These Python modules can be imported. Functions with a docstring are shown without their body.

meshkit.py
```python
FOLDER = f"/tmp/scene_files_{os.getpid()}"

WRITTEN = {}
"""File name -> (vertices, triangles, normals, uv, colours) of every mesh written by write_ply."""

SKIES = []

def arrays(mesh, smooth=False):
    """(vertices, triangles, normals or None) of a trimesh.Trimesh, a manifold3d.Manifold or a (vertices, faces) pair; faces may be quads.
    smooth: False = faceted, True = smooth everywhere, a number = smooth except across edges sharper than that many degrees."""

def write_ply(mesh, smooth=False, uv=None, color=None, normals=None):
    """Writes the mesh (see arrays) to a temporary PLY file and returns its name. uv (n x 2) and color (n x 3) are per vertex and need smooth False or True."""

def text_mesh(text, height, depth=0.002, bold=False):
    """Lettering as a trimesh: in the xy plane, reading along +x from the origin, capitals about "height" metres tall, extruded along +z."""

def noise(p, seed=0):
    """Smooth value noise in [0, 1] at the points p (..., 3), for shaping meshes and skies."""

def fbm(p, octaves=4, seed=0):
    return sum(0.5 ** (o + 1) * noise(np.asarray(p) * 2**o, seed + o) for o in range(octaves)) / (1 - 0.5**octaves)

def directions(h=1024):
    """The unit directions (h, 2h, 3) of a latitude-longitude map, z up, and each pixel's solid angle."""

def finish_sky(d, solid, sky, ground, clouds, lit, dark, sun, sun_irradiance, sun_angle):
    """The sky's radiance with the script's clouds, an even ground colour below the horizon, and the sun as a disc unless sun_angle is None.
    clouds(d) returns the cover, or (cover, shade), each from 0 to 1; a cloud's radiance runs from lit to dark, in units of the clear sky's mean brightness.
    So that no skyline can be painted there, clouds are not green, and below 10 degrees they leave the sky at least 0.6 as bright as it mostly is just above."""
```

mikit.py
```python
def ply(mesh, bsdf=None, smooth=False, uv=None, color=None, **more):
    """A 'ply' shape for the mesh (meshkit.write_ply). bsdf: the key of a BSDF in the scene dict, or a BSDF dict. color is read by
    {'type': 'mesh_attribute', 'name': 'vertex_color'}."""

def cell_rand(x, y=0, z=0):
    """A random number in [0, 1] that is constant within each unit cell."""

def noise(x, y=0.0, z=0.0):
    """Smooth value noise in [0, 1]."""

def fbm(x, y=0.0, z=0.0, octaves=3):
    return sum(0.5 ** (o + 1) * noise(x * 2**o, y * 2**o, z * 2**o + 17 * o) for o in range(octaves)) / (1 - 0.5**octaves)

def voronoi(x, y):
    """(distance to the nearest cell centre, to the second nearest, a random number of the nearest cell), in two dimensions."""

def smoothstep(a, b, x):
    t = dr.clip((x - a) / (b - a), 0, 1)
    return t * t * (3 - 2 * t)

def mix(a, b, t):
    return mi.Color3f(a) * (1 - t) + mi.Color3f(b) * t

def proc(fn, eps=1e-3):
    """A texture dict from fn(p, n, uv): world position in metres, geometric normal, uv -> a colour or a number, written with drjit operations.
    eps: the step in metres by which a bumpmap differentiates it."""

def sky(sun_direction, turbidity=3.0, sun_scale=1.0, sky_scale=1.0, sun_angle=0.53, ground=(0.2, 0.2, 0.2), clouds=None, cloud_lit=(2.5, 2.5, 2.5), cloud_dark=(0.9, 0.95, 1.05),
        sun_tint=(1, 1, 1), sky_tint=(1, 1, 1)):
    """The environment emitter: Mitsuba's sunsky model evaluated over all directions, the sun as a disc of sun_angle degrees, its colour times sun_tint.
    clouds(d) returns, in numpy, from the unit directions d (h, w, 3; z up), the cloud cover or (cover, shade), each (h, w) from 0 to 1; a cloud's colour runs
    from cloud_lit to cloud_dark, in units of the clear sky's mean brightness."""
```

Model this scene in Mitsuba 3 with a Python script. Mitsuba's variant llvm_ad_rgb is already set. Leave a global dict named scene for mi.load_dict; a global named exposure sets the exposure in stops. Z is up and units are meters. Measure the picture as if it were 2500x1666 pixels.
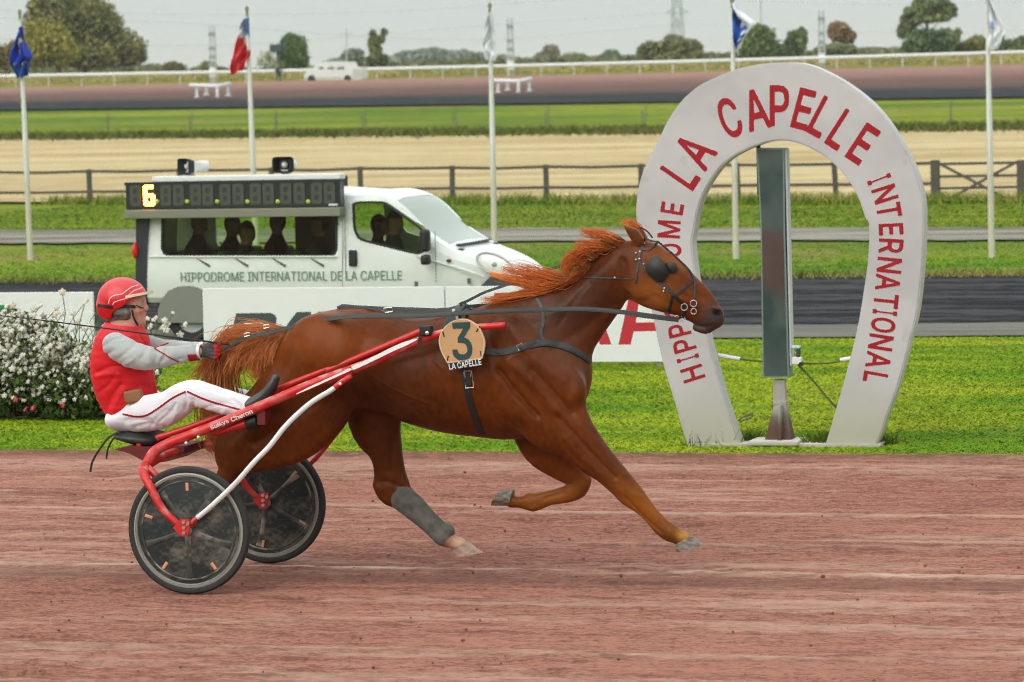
import math, random
import numpy as np, trimesh, mitsuba as mi, drjit as dr
import manifold3d as m3
from scipy.interpolate import PchipInterpolator
from shapely.geometry import Polygon, LineString
from shapely import affinity
import mikit, meshkit
from mikit import noise, fbm, mix, smoothstep, proc

T = mi.ScalarTransform4f
scene, labels = {}, {}
rng = np.random.default_rng(7)

# ---------------------------------------------------------------- camera
NW, NH, F = 2500.0, 1666.0, 9137.0              # the photograph's pixels, focal length in them
CAM = np.array([0.0, 0.0, 2.75])
YAW, PITCH, ROLL = math.radians(15.5), math.atan((833 - 202) / F), math.radians(1.3)
FWD = np.array([-math.sin(YAW) * math.cos(PITCH), math.cos(YAW) * math.cos(PITCH), -math.sin(PITCH)])
R0 = np.array([math.cos(YAW), math.sin(YAW), 0.0])
U0 = np.cross(R0, FWD)
RIGHT = R0 * math.cos(ROLL) - U0 * math.sin(ROLL)
UP = U0 * math.cos(ROLL) + R0 * math.sin(ROLL)
scene['camera'] = {'type': 'thinlens', 'fov': 2 * math.degrees(math.atan(NW / 2 / F)), 'fov_axis': 'x', 'near_clip': 0.5, 'far_clip': 9000.0,
                   'aperture_radius': 0.0098, 'focus_distance': 20.9,
                   'to_world': T().look_at(origin=CAM.tolist(), target=(CAM + FWD).tolist(), up=UP.tolist())}

# ---------------------------------------------------------------- light: bright overcast
exposure = 1.9


def clouds(d):
    el = np.clip(d[..., 2], 0, 1)
    shade = 1 - np.clip(el, 0, 1) ** 0.8            # an overcast sky is brighter overhead
    n = meshkit.fbm(d * [2.2, 2.2, 5.0] + 3.0, 4, 5) - 0.5
    return np.ones_like(el), np.clip(shade + 0.12 * n, 0, 1)


scene['sky'] = mikit.sky((-0.32, -0.72, 0.62), turbidity=4, sun_scale=0.44, sun_angle=50, sun_tint=(0.80, 0.96, 1.22), clouds=clouds,
                         cloud_lit=(3.2, 3.36, 3.42), cloud_dark=(1.76, 1.93, 1.89), ground=(0.15, 0.14, 0.1))

# ---------------------------------------------------------------- from pixels to places (the camera's survey of the place)


def ray(px, py):
    d = FWD + RIGHT * ((px - NW / 2) / F) - UP * ((py - NH / 2) / F)
    return d / np.linalg.norm(d)


def on_y(px, py, Y):
    d = ray(px, py)
    return CAM + d * (Y / d[1])


def project(P):
    v = np.asarray(P, float) - CAM
    z = v @ FWD
    return NW / 2 + F * (v @ RIGHT) / z, NH / 2 - F * (v @ UP) / z


_ter = PchipInterpolator([-50, 47, 52, 58, 66, 72, 78, 100, 108, 135, 180, 253, 290, 330, 342, 405, 500, 800, 2500, 6000],
                         [0, 0, -0.03, -0.22, -0.43, -0.43, -0.42, -0.58, -0.62, -0.33, 0.17, 1.25, 2.15, 3.18, 3.42, 4.6, 5.2, 6.6, 14, 14])


def terrain(Y):
    return _ter(np.clip(Y, -50, 6000))


def on_ground(px, py):
    d = ray(px, py)
    Y = np.concatenate([np.linspace(8, 120, 3000), np.linspace(120, 900, 6000)])
    t = Y / d[1]
    g = CAM[2] + d[2] * t - terrain(Y)
    k = np.nonzero(g < 0)[0]
    k = k[0] if len(k) else len(Y) - 1
    return CAM + d * t[k]


def zoomed(x0, y0, s):
    return lambda x, y: (x0 + x / s, y0 + y / s)


Z1, Z2, Z3 = (zoomed(x, 0, 2.6133) for x in (0, 800, 1600))
Z4, Z5, Z6 = (zoomed(x, 550, 2.6133) for x in (0, 800, 1600))
Z7, Z8 = (zoomed(x, 1066, 2.6133) for x in (0, 800))
ZH, ZR, ZV, ZS = zoomed(1350, 520, 5.2267), zoomed(200, 660, 6.5333), zoomed(820, 450, 4.612), zoomed(480, 880, 6.5333)
ZD = lambda x, y: (x * 1.0625, y * 1.0625)

# ---------------------------------------------------------------- materials


def rgb(c):
    return {'type': 'rgb', 'value': list(map(float, c))}


def M(name, c, rough=0.55, metal=0.0, spec=0.5, **more):
    scene[name] = {'type': 'twosided', 'bsdf': {'type': 'principled', 'base_color': c if isinstance(c, dict) else rgb(c), 'roughness': rough,
                                                'metallic': metal, 'specular': spec, **more}}
    return name


def VC(name, rough, spec=0.4, **more):
    return M(name, {'type': 'mesh_attribute', 'name': 'vertex_color'}, rough, 0.0, spec, **more)


VC('mat_vertex_rough', 0.8, 0.25)
VC('mat_vertex_cloth', 0.75, 0.3, sheen=0.3)
VC('mat_vertex_coat', 0.34, 0.13)
VC('mat_vertex_hair', 0.5, 0.2)
VC('mat_vertex_gloss', 0.3, 0.5)
M('mat_white_paint', (0.72, 0.73, 0.72), 0.35)
M('mat_arch', (0.60, 0.60, 0.59), 0.45)
M('mat_panel', (0.76, 0.77, 0.78), 0.4)
M('mat_letter_red', (0.34, 0.010, 0.017), 0.5, spec=.3)
M('mat_panel_red', (0.50, 0.030, 0.040), 0.5, spec=.3)
M('mat_panel_grey', (0.045, 0.06, 0.065), 0.5)
M('mat_panel_green', (0.02, 0.2, 0.08), 0.5)
M('mat_red', (0.55, 0.016, 0.014), 0.32, clearcoat=0.5)
M('mat_dark_red', (0.13, 0.008, 0.008), 0.5)
M('mat_red_cloth', (0.55, 0.018, 0.02), 0.75, sheen=0.4)
M('mat_black', (0.012, 0.013, 0.013), 0.5)
M('mat_rubber', (0.022, 0.021, 0.019), 0.7)
M('mat_leather', (0.013, 0.014, 0.014), 0.45)
M('mat_strap_grey', (0.036, 0.040, 0.037), 0.5)
M('mat_steel', (0.72, 0.72, 0.7), 0.25, 1.0)
M('mat_grey_metal', (0.36, 0.36, 0.35), 0.5, 0.3)
M('mat_rail_white', (0.78, 0.78, 0.78), 0.35)
M('mat_wood', (0.085, 0.08, 0.062), 0.85)
M('mat_concrete', (0.45, 0.42, 0.38), 0.85)
M('mat_skin', (0.56, 0.25, 0.18), 0.5)
M('mat_dark_cloth', (0.012, 0.013, 0.016), 0.85)
M('mat_glove', (0.06, 0.06, 0.055), 0.8)
M('mat_trousers', (0.74, 0.75, 0.80), 0.7, sheen=0.3)
M('mat_sleeve', (0.36, 0.37, 0.35), 0.65, sheen=0.3)
M('mat_brown_leather', (0.25, 0.115, 0.045), 0.55)
M('mat_tan', (0.56, 0.33, 0.155), 0.8)
M('mat_ink_green', (0.012, 0.055, 0.055), 0.6)
M('mat_orange', (0.62, 0.29, 0.16), 0.5)
M('mat_far_grey', (0.52, 0.54, 0.55), 0.6)
M('mat_pylon', (0.40, 0.46, 0.46), 0.7)
M('mat_wire', (0.46, 0.5, 0.5), 0.7)

# ---------------------------------------------------------------- entries of the scene


def key_for(base):
    if not any(k == base or k.startswith(base + '__') for k in scene):
        return base
    i = 1
    while any(k == f'{base}_{i:03d}' or k.startswith(f'{base}_{i:03d}__') for k in scene):
        i += 1
    return f'{base}_{i:03d}'


_counts = {}


def part(parent, name, mesh, bsdf, smooth=30, color=None, **more):
    base = f'{parent}__{name}' if parent else name
    n = _counts.get(base, 0)
    _counts[base] = n + 1
    key = base if n == 0 else f'{base}_{n:03d}'
    shape = dict(mesh) if isinstance(mesh, dict) else mikit.ply(mesh, bsdf, True if color is not None and smooth else smooth, color=color)
    shape.update(more)
    scene[key] = shape
    return key


def thing(name, label, category, group=None, kind=None):
    n = _counts.get(name, 0)
    _counts[name] = n + 1
    key = name if n == 0 else f'{name}_{n:03d}'
    labels[key] = {'label': label, 'category': category}
    if group:
        labels[key]['group'] = group
    if kind:
        labels[key]['kind'] = kind
    return key


def whole(name, mesh, bsdf, label, category, smooth=30, color=None, group=None, kind=None):
    key = thing(name, label, category, group, kind)
    scene[key] = mikit.ply(mesh, bsdf, True if color is not None and smooth else smooth, color=color)
    return key


def struct(name, mesh, bsdf, label=None, category=None, smooth=True, color=None):
    scene[name] = mikit.ply(mesh, bsdf, smooth, color=color)
    labels[name] = {'kind': 'structure', 'label': label or name.replace('_', ' '), 'category': category or name.split('_')[-1]}
    return name


# ---------------------------------------------------------------- mesh helpers


def cat(ms):
    return trimesh.util.concatenate(list(ms))


def box(lo, hi, bevel=0.0):
    lo, hi = np.minimum(lo, hi), np.maximum(lo, hi)
    if bevel:
        c = m3.CrossSection.square([hi[0] - lo[0] - 2 * bevel, hi[1] - lo[1] - 2 * bevel], True).offset(bevel, m3.JoinType.Round, circular_segments=8)
        pts = [m3.Manifold.sphere(bevel, 8).translate(((hi + lo) / 2 + np.array([sx, sy, sz]) * ((hi - lo) / 2 - bevel)).tolist()) for sx in (-1, 1) for sy in (-1, 1) for sz in (-1, 1)]
        return man(m3.Manifold.batch_hull(pts))
    m = trimesh.creation.box(hi - lo)
    m.apply_translation((lo + hi) / 2)
    return m


def man(m):
    t = m.to_mesh()
    return trimesh.Trimesh(np.asarray(t.vert_properties)[:, :3], np.asarray(t.tri_verts), process=False)


def to_man(m):
    m = trimesh.Trimesh(m.vertices, m.faces, process=True)
    return m3.Manifold(m3.Mesh(np.asarray(m.vertices, np.float32), np.asarray(m.faces, np.uint32)))


def spline(pts, n=8):
    """Catmull-Rom through the points (k x c), n steps per span."""
    p = np.asarray(pts, float)
    if len(p) < 3:
        return np.array([p[0] + (p[-1] - p[0]) * t for t in np.linspace(0, 1, n + 1)])
    q = np.vstack([2 * p[0] - p[1], p, 2 * p[-1] - p[-2]])
    out = []
    for i in range(1, len(q) - 2):
        t = np.linspace(0, 1, n, endpoint=False)[:, None]
        a, b, c, d = q[i - 1], q[i], q[i + 1], q[i + 2]
        out.append(0.5 * (2 * b + (c - a) * t + (2 * a - 5 * b + 4 * c - d) * t ** 2 + (3 * b - 3 * c + d - a) * t ** 3))
    return np.vstack(out + [p[-1:]])


def frames(p, up=(0, 0, 1)):
    t = np.gradient(p, axis=0)
    t /= np.linalg.norm(t, axis=1, keepdims=True) + 1e-12
    u = np.broadcast_to(np.asarray(up, float), t.shape)
    a = np.cross(t, u)
    bad = np.linalg.norm(a, axis=1) < 0.05
    a[bad] = np.cross(t[bad], [0.0, 1.0, 0.02])
    a /= np.linalg.norm(a, axis=1, keepdims=True) + 1e-12
    return t, a, np.cross(a, t)


def sweep(p, ra, rb, sides=10, up=(0, 0, 1), square=False):
    """A closed tube along p; ra is its half-width across, rb along 'up'."""
    p = np.asarray(p, float)
    t, a, b = frames(p, up)
    n = len(p)
    ra, rb = np.broadcast_to(ra, (n,)), np.broadcast_to(rb, (n,))
    if square:
        cs = np.array([[1, 1], [-1, 1], [-1, -1], [1, -1]], float)
        sides = 4
    else:
        g = np.arange(sides) * 2 * np.pi / sides
        cs = np.stack([np.cos(g), np.sin(g)], 1)
    v = p[:, None] + (cs[None, :, :1] * ra[:, None, None]) * a[:, None] + (cs[None, :, 1:] * rb[:, None, None]) * b[:, None]
    i, j = np.meshgrid(np.arange(n - 1), np.arange(sides), indexing='ij')
    q = np.stack([i * sides + j, i * sides + (j + 1) % sides, (i + 1) * sides + (j + 1) % sides, (i + 1) * sides + j], -1).reshape(-1, 4)
    f = np.vstack([q[:, [0, 1, 2]], q[:, [0, 2, 3]]])
    V = np.vstack([v.reshape(-1, 3), p[:1], p[-1:]])
    k = np.arange(sides)
    f = np.vstack([f, np.stack([(k + 1) % sides, k, np.full(sides, n * sides)], 1),
                   np.stack([(n - 1) * sides + k, (n - 1) * sides + (k + 1) % sides, np.full(sides, n * sides + 1)], 1)])
    m = trimesh.Trimesh(V, f, process=False)
    if m.volume < 0:
        m.invert()
    return m


def tube(p, r, sides=10):
    return sweep(p, r, r, sides)


def strap(p, width, thick, normals):
    """A flat strap along p lying on a surface with these normals."""
    p = np.asarray(p, float)
    t = np.gradient(p, axis=0)
    t /= np.linalg.norm(t, axis=1, keepdims=True) + 1e-12
    nrm = np.asarray(normals, float)
    nrm = np.broadcast_to(nrm, p.shape) if nrm.ndim == 1 else nrm
    nrm = nrm - (nrm * t).sum(1, keepdims=True) * t
    nrm /= np.linalg.norm(nrm, axis=1, keepdims=True) + 1e-12
    a = np.cross(t, nrm)
    w = np.broadcast_to(width, (len(p),))[:, None] / 2
    h = thick / 2
    V = np.stack([p + a * w + nrm * h, p - a * w + nrm * h, p - a * w - nrm * h, p + a * w - nrm * h], 1)
    n = len(p)
    i, j = np.meshgrid(np.arange(n - 1), np.arange(4), indexing='ij')
    q = np.stack([i * 4 + j, i * 4 + (j + 1) % 4, (i + 1) * 4 + (j + 1) % 4, (i + 1) * 4 + j], -1).reshape(-1, 4)
    f = np.vstack([q[:, [0, 1, 2]], q[:, [0, 2, 3]], [[0, 2, 1], [0, 3, 2]], np.array([[0, 1, 2], [0, 2, 3]]) + (n - 1) * 4])
    m = trimesh.Trimesh(V.reshape(-1, 3), f, process=False)
    if m.volume < 0:
        m.invert()
    return m


def ellipsoid(c, r, sub=3):
    m = trimesh.creation.icosphere(sub)
    m.vertices = m.vertices * np.asarray(r) + np.asarray(c)
    return m


def cyl(p0, p1, r, sides=20):
    return sweep(np.array([p0, p1], float), r, r, sides)


def revolve_y(profile, n=64):
    """Closed profile of (radius, y) turned about the y axis."""
    m = trimesh.creation.revolve(np.array(profile, float), sections=n)
    m.apply_transform(trimesh.transformations.rotation_matrix(math.pi / 2, [1, 0, 0]))
    m.vertices[:, 1] *= 1
    return m


def prism_y(pts, y0, y1):
    """Polygon of (x, z) points extruded from y0 to y1."""
    poly = pts if isinstance(pts, Polygon) else Polygon(pts)
    if not poly.is_valid:
        poly = poly.buffer(0)
    m = trimesh.creation.extrude_polygon(poly, abs(y1 - y0), engine='earcut')
    v = m.vertices.copy()
    m.vertices = np.stack([v[:, 0], max(y0, y1) - v[:, 2], v[:, 1]], 1)
    if m.volume < 0:
        m.invert()
    return m


def letter(ch, w, h, depth, bold=False):
    """One glyph fitted to a w x h box centred on the origin, in the xz plane, facing -y."""
    m = meshkit.text_mesh(ch, 0.2, depth, bold)
    v = m.vertices
    lo, hi = v.min(0), v.max(0)
    x = (v[:, 0] - (lo[0] + hi[0]) / 2) / (hi[0] - lo[0]) * w
    z = (v[:, 1] - (lo[1] + hi[1]) / 2) / (hi[1] - lo[1]) * h
    return trimesh.Trimesh(np.stack([x, -(v[:, 2] - lo[2]), z], 1), m.faces, process=False)


def text_line(s, width, h, depth, bold=False):
    return letter(s, width, h, depth, bold)


def rot_y(m, ang):
    m.apply_transform(trimesh.transformations.rotation_matrix(-ang, [0, 1, 0]))
    return m


def moved(m, d):
    m = m.copy()
    m.apply_translation(d)
    return m


def vnoise(p, s, octaves=3, seed=0):
    return meshkit.fbm(np.asarray(p) * s, octaves, seed) - 0.5


def relief(m, strokes, side=None):
    """Raises (+) or sinks (-) a skin along strokes ((px, py) points, width in pixels, height in metres); side -1 keeps to the half with y below the centre plane."""
    v, nrm = np.array(m.vertices), np.array(m.vertex_normals)
    px = np.stack(project(v), 1)
    off = np.zeros(len(v))
    for pts, w, hgt in strokes:
        p = spline(np.array(pts, float), 6)
        best = np.full(len(v), 1e9)
        sel = (px[:, 0] > p[:, 0].min() - 3 * w) & (px[:, 0] < p[:, 0].max() + 3 * w) & (px[:, 1] > p[:, 1].min() - 3 * w) & (px[:, 1] < p[:, 1].max() + 3 * w)
        if side is not None:
            sel &= (v[:, 1] - side[0]) * side[1] > 0
        q = px[sel]
        b = np.full(len(q), 1e9)
        for a, c in zip(p[:-1], p[1:]):
            ac = c - a
            t = np.clip(((q - a) @ ac) / max(ac @ ac, 1e-9), 0, 1)
            b = np.minimum(b, np.hypot(*(q - a - t[:, None] * ac).T))
        off[sel] += hgt * np.exp(-(b / w) ** 2)
    m.vertices = v + nrm * off[:, None]
    return m


# ---------------------------------------------------------------- soft bodies: distance fields and surface nets


class Field:
    def __init__(self, lo, hi, step):
        self.lo, self.step = np.asarray(lo, float), step
        self.n = np.ceil((np.asarray(hi) - self.lo) / step).astype(int) + 1
        self.ax = [self.lo[k] + np.arange(self.n[k]) * step for k in range(3)]
        self.d = np.full(self.n, 0.25, np.float32)

    def sub(self, lo, hi):
        s = []
        for k in range(3):
            a = int(np.clip(math.floor((lo[k] - self.lo[k]) / self.step), 0, self.n[k]))
            b = int(np.clip(math.ceil((hi[k] - self.lo[k]) / self.step) + 1, 0, self.n[k]))
            s.append(slice(a, b))
        return tuple(s), np.meshgrid(*[self.ax[k][s[k]].astype(np.float32) for k in range(3)], indexing='ij', sparse=True)

    def blank(self):
        return np.full(self.n, 0.25, np.float32)

    def chain(self, st, n=4, margin=0.09, out=None):
        """st rows: x, y, z of the centre, radius in the xz plane, radius along y."""
        out = self.blank() if out is None else out
        st = spline(st, n)
        st[:, 3:] = np.maximum(st[:, 3:], 0.002)
        for a, b in zip(st[:-1], st[1:]):
            r = max(a[3], b[3], a[4], b[4]) + margin
            s, (x, y, z) = self.sub(np.minimum(a[:3], b[:3]) - r, np.maximum(a[:3], b[:3]) + r)
            ab = b[:3] - a[:3]
            t = np.clip(((x - a[0]) * ab[0] + (y - a[1]) * ab[1] + (z - a[2]) * ab[2]) / max(ab @ ab, 1e-9), 0, 1).astype(np.float32)
            dx, dy, dz = x - a[0] - t * ab[0], y - a[1] - t * ab[1], z - a[2] - t * ab[2]
            ri, ro = a[3] + t * (b[3] - a[3]), a[4] + t * (b[4] - a[4])
            q = dx * dx + dz * dz
            k0 = np.sqrt(q / ri ** 2 + dy * dy / ro ** 2)
            k1 = np.sqrt(q / ri ** 4 + dy * dy / ro ** 4) + 1e-6
            np.minimum(out[s], k0 * (k0 - 1) / k1, out=out[s])
        return out

    def ball(self, c, r, rot=0.0, margin=0.08, out=None):
        """Ellipsoid with radii r, turned by rot about y (anticlockwise as seen by the camera)."""
        out = self.blank() if out is None else out
        c, r = np.asarray(c, float), np.asarray(r, float)
        m = max(r) + margin
        s, (x, y, z) = self.sub(c - m, c + m)
        dx, dy, dz = x - c[0], y - c[1], z - c[2]
        u, w = dx * math.cos(rot) + dz * math.sin(rot), -dx * math.sin(rot) + dz * math.cos(rot)
        k0 = np.sqrt((u / r[0]) ** 2 + (dy / r[1]) ** 2 + (w / r[2]) ** 2)
        k1 = np.sqrt((u / r[0] ** 2) ** 2 + (dy / r[1] ** 2) ** 2 + (w / r[2] ** 2) ** 2) + 1e-6
        np.minimum(out[s], k0 * (k0 - 1) / k1, out=out[s])
        return out

    def add(self, e, k=0.03):
        h = np.clip(0.5 + 0.5 * (e - self.d) / k, 0, 1)
        self.d = e * (1 - h) + self.d * h - k * h * (1 - h)

    def cut(self, e, k=0.01):
        e = -e
        h = np.clip(0.5 + 0.5 * (e - self.d) / k, 0, 1)
        self.d = self.d * (1 - h) + e * h + k * h * (1 - h)

    def clip(self, point, normal):
        """Keeps the side that the normal points away from."""
        x, y, z = np.meshgrid(*[a.astype(np.float32) for a in self.ax], indexing='ij', sparse=True)
        nrm = np.asarray(normal, float) / np.linalg.norm(normal)
        self.d = np.maximum(self.d, (x - point[0]) * nrm[0] + (y - point[1]) * nrm[1] + (z - point[2]) * nrm[2]).astype(np.float32)

    def mesh(self, relax=2):
        d = np.pad(self.d, 1, constant_values=0.25)
        ins = d < 0
        c = ins[:-1, :-1, :-1].astype(np.int8)
        tot = sum(ins[i:i + d.shape[0] - 1, j:j + d.shape[1] - 1, k:k + d.shape[2] - 1].astype(np.int8) for i in (0, 1) for j in (0, 1) for k in (0, 1))
        cell = (tot > 0) & (tot < 8)
        idx = np.full(cell.shape, -1, np.int64)
        ii = np.argwhere(cell)
        idx[cell] = np.arange(len(ii))
        acc, cnt = np.zeros((len(ii), 3)), np.zeros(len(ii))
        for ax in range(3):
            for o in np.ndindex(2, 2):
                a = np.insert(np.array(o), ax, 0)
                b = a.copy()
                b[ax] = 1
                da, db = d[tuple((ii + a).T)], d[tuple((ii + b).T)]
                hit = (da < 0) != (db < 0)
                t = da / np.where(hit, da - db, 1)
                pos = np.broadcast_to(a, (len(ii), 3)).astype(float).copy()
                pos[:, ax] = t
                acc[hit] += pos[hit]
                cnt[hit] += 1
        V = (ii + acc / cnt[:, None] - 1) * self.step + self.lo
        faces = []
        for ax in range(3):
            o1, o2 = [k for k in range(3) if k != ax]
            s0, s1 = [slice(1, -1)] * 3, [slice(1, -1)] * 3
            s0[ax], s1[ax] = slice(0, -1), slice(1, None)
            A, B = ins[tuple(s0)], ins[tuple(s1)]
            e = np.argwhere(A != B)
            flip = A[tuple(e.T)]
            e = e + 1
            e[:, ax] -= 1
            q = []
            for u, v in ((0, 0), (-1, 0), (-1, -1), (0, -1)):
                w = e.copy()
                w[:, o1] += u
                w[:, o2] += v
                q.append(idx[tuple(w.T)])
            q = np.stack(q, 1)
            if ax == 1:
                flip = ~flip
            q[flip] = q[flip][:, ::-1]
            faces.append(q)
        q = np.vstack(faces)
        m = trimesh.Trimesh(V, np.vstack([q[:, [0, 1, 2]], q[:, [0, 2, 3]]]), process=False)
        if m.volume < 0:
            m.invert()
        if relax:
            e = m.edges_unique
            deg = np.bincount(e.ravel(), minlength=len(V)).astype(float)[:, None]
            for _ in range(relax):
                for lam in (0.5, -0.52):
                    acc = np.zeros_like(V)
                    np.add.at(acc, e[:, 0], V[e[:, 1]])
                    np.add.at(acc, e[:, 1], V[e[:, 0]])
                    V = V + lam * np.clip(acc / np.maximum(deg, 1) - V, -self.step, self.step)
            m.vertices = V
        return m


def pair_stations(rows, Y):
    """Rows of ((px, py), (px, py), half-width along y, y offset): opposite outline points in the photograph, laid in the plane Y."""
    out = []
    for a, b, w, dy in rows:
        A, B = on_y(*a, Y + dy), on_y(*b, Y + dy)
        c = (A + B) / 2
        out.append([c[0], Y + dy, c[2], np.linalg.norm(A - B) / 2, w])
    return np.array(out)


def disc_stations(rows, Y):
    """Rows of ((px, py), radius in pixels, half-width along y or None, y offset)."""
    out = []
    for p, r, w, dy in rows:
        c = on_y(*p, Y + dy)
        rr = np.linalg.norm(on_y(p[0], p[1] + r, Y + dy) - c)
        out.append([c[0], c[1], c[2], rr, rr * 0.95 if w is None else w])
    return np.array(out)


class Surface:
    """Where the camera's rays meet a mesh: used to lay straps on the horse and seams on the clothes."""

    def __init__(self, mesh):
        self.m = mesh
        self.r = trimesh.ray.ray_pyembree.RayMeshIntersector(mesh) if hasattr(trimesh.ray, 'ray_pyembree') else mesh.ray

    def at(self, px, py, lift=0.004, default_y=None):
        d = ray(px, py)
        loc, _, tri = self.m.ray.intersects_location([CAM + d * 10], [d], multiple_hits=False)
        if len(loc):
            n = self.m.face_normals[tri[0]]
            n = n if n @ d < 0 else -n
            return loc[0] + n * lift, n
        return on_y(px, py, default_y), np.array([0, -1.0, 0])

    def strap(self, pts, width, thick=0.004, lift=0.004, default_y=None, n=8, smooth=2):
        path = spline(np.array(pts, float), n)
        hits = [self.at(x, y, lift, default_y) for x, y in path]
        p, nn = np.array([h[0] for h in hits]), np.array([h[1] for h in hits])
        for _ in range(smooth):
            nn[1:-1] = (nn[:-2] + 2 * nn[1:-1] + nn[2:]) / 4
            p[1:-1] = (p[:-2] + 2 * p[1:-1] + p[2:]) / 4
        return strap(p, width, thick, nn)

# ================================================================ the setting: ground, tracks, paths


def line_through(l, r):
    """The line on the ground through two photographed points, as y(x)."""
    A, B = on_ground(*ZD(*l)), on_ground(*ZD(*r))
    k = (B[1] - A[1]) / (B[0] - A[0])
    return lambda x: A[1] + k * (np.asarray(x) - A[0])


EDGE = {
    'dirt': line_through((0, 1035), (2353, 1046)),
    'strip0': line_through((0, 792), (2353, 772)), 'strip1': line_through((0, 763), (2353, 742)),
    'black1': line_through((0, 651), (2353, 635)),
    'path0': line_through((0, 562), (2353, 554)), 'path1': line_through((0, 531), (2353, 526)),
    'straw0': line_through((0, 468), (2353, 466)), 'straw1': line_through((0, 321), (2353, 299)),
    'far0': line_through((0, 256), (2353, 226)), 'far1': line_through((0, 242), (2353, 203)), 'far2': line_through((0, 205), (2353, 151)),
}


def band(y0, y1, xs, ny, lift, wobble=0.0, seed=1):
    """A sheet between two ground lines, lying on the terrain."""
    X = np.asarray(xs, float)
    a, b = y0(X), y1(X)
    if wobble:
        a = a + wobble * (meshkit.fbm(np.stack([X * 1.7, X * 0, X * 0], -1), 4, seed) - 0.5) * 2
        b = b + wobble * (meshkit.fbm(np.stack([X * 1.3, X * 0 + 5, X * 0], -1), 4, seed) - 0.5) * 2
    t = np.linspace(0, 1, ny)
    Y = a[None] + (b - a)[None] * t[:, None]
    XX = np.broadcast_to(X, Y.shape)
    return grid_mesh(XX, Y, terrain(Y) + lift)


def grid_mesh(X, Y, Zz):
    n, m = X.shape
    v = np.stack([X, Y, Zz], -1).reshape(-1, 3)
    i, j = np.meshgrid(np.arange(n - 1), np.arange(m - 1), indexing='ij')
    q = np.stack([i * m + j, i * m + j + 1, (i + 1) * m + j + 1, (i + 1) * m + j], -1).reshape(-1, 4)
    return trimesh.Trimesh(v, np.vstack([q[:, [0, 1, 2]], q[:, [0, 2, 3]]]), process=False)


def wide(x0, x1, n, far=80, m=12):
    return np.unique(np.concatenate([np.linspace(x0 - far, x0, m), np.linspace(x0, x1, n), np.linspace(x1, x1 + far, m)]))


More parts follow.
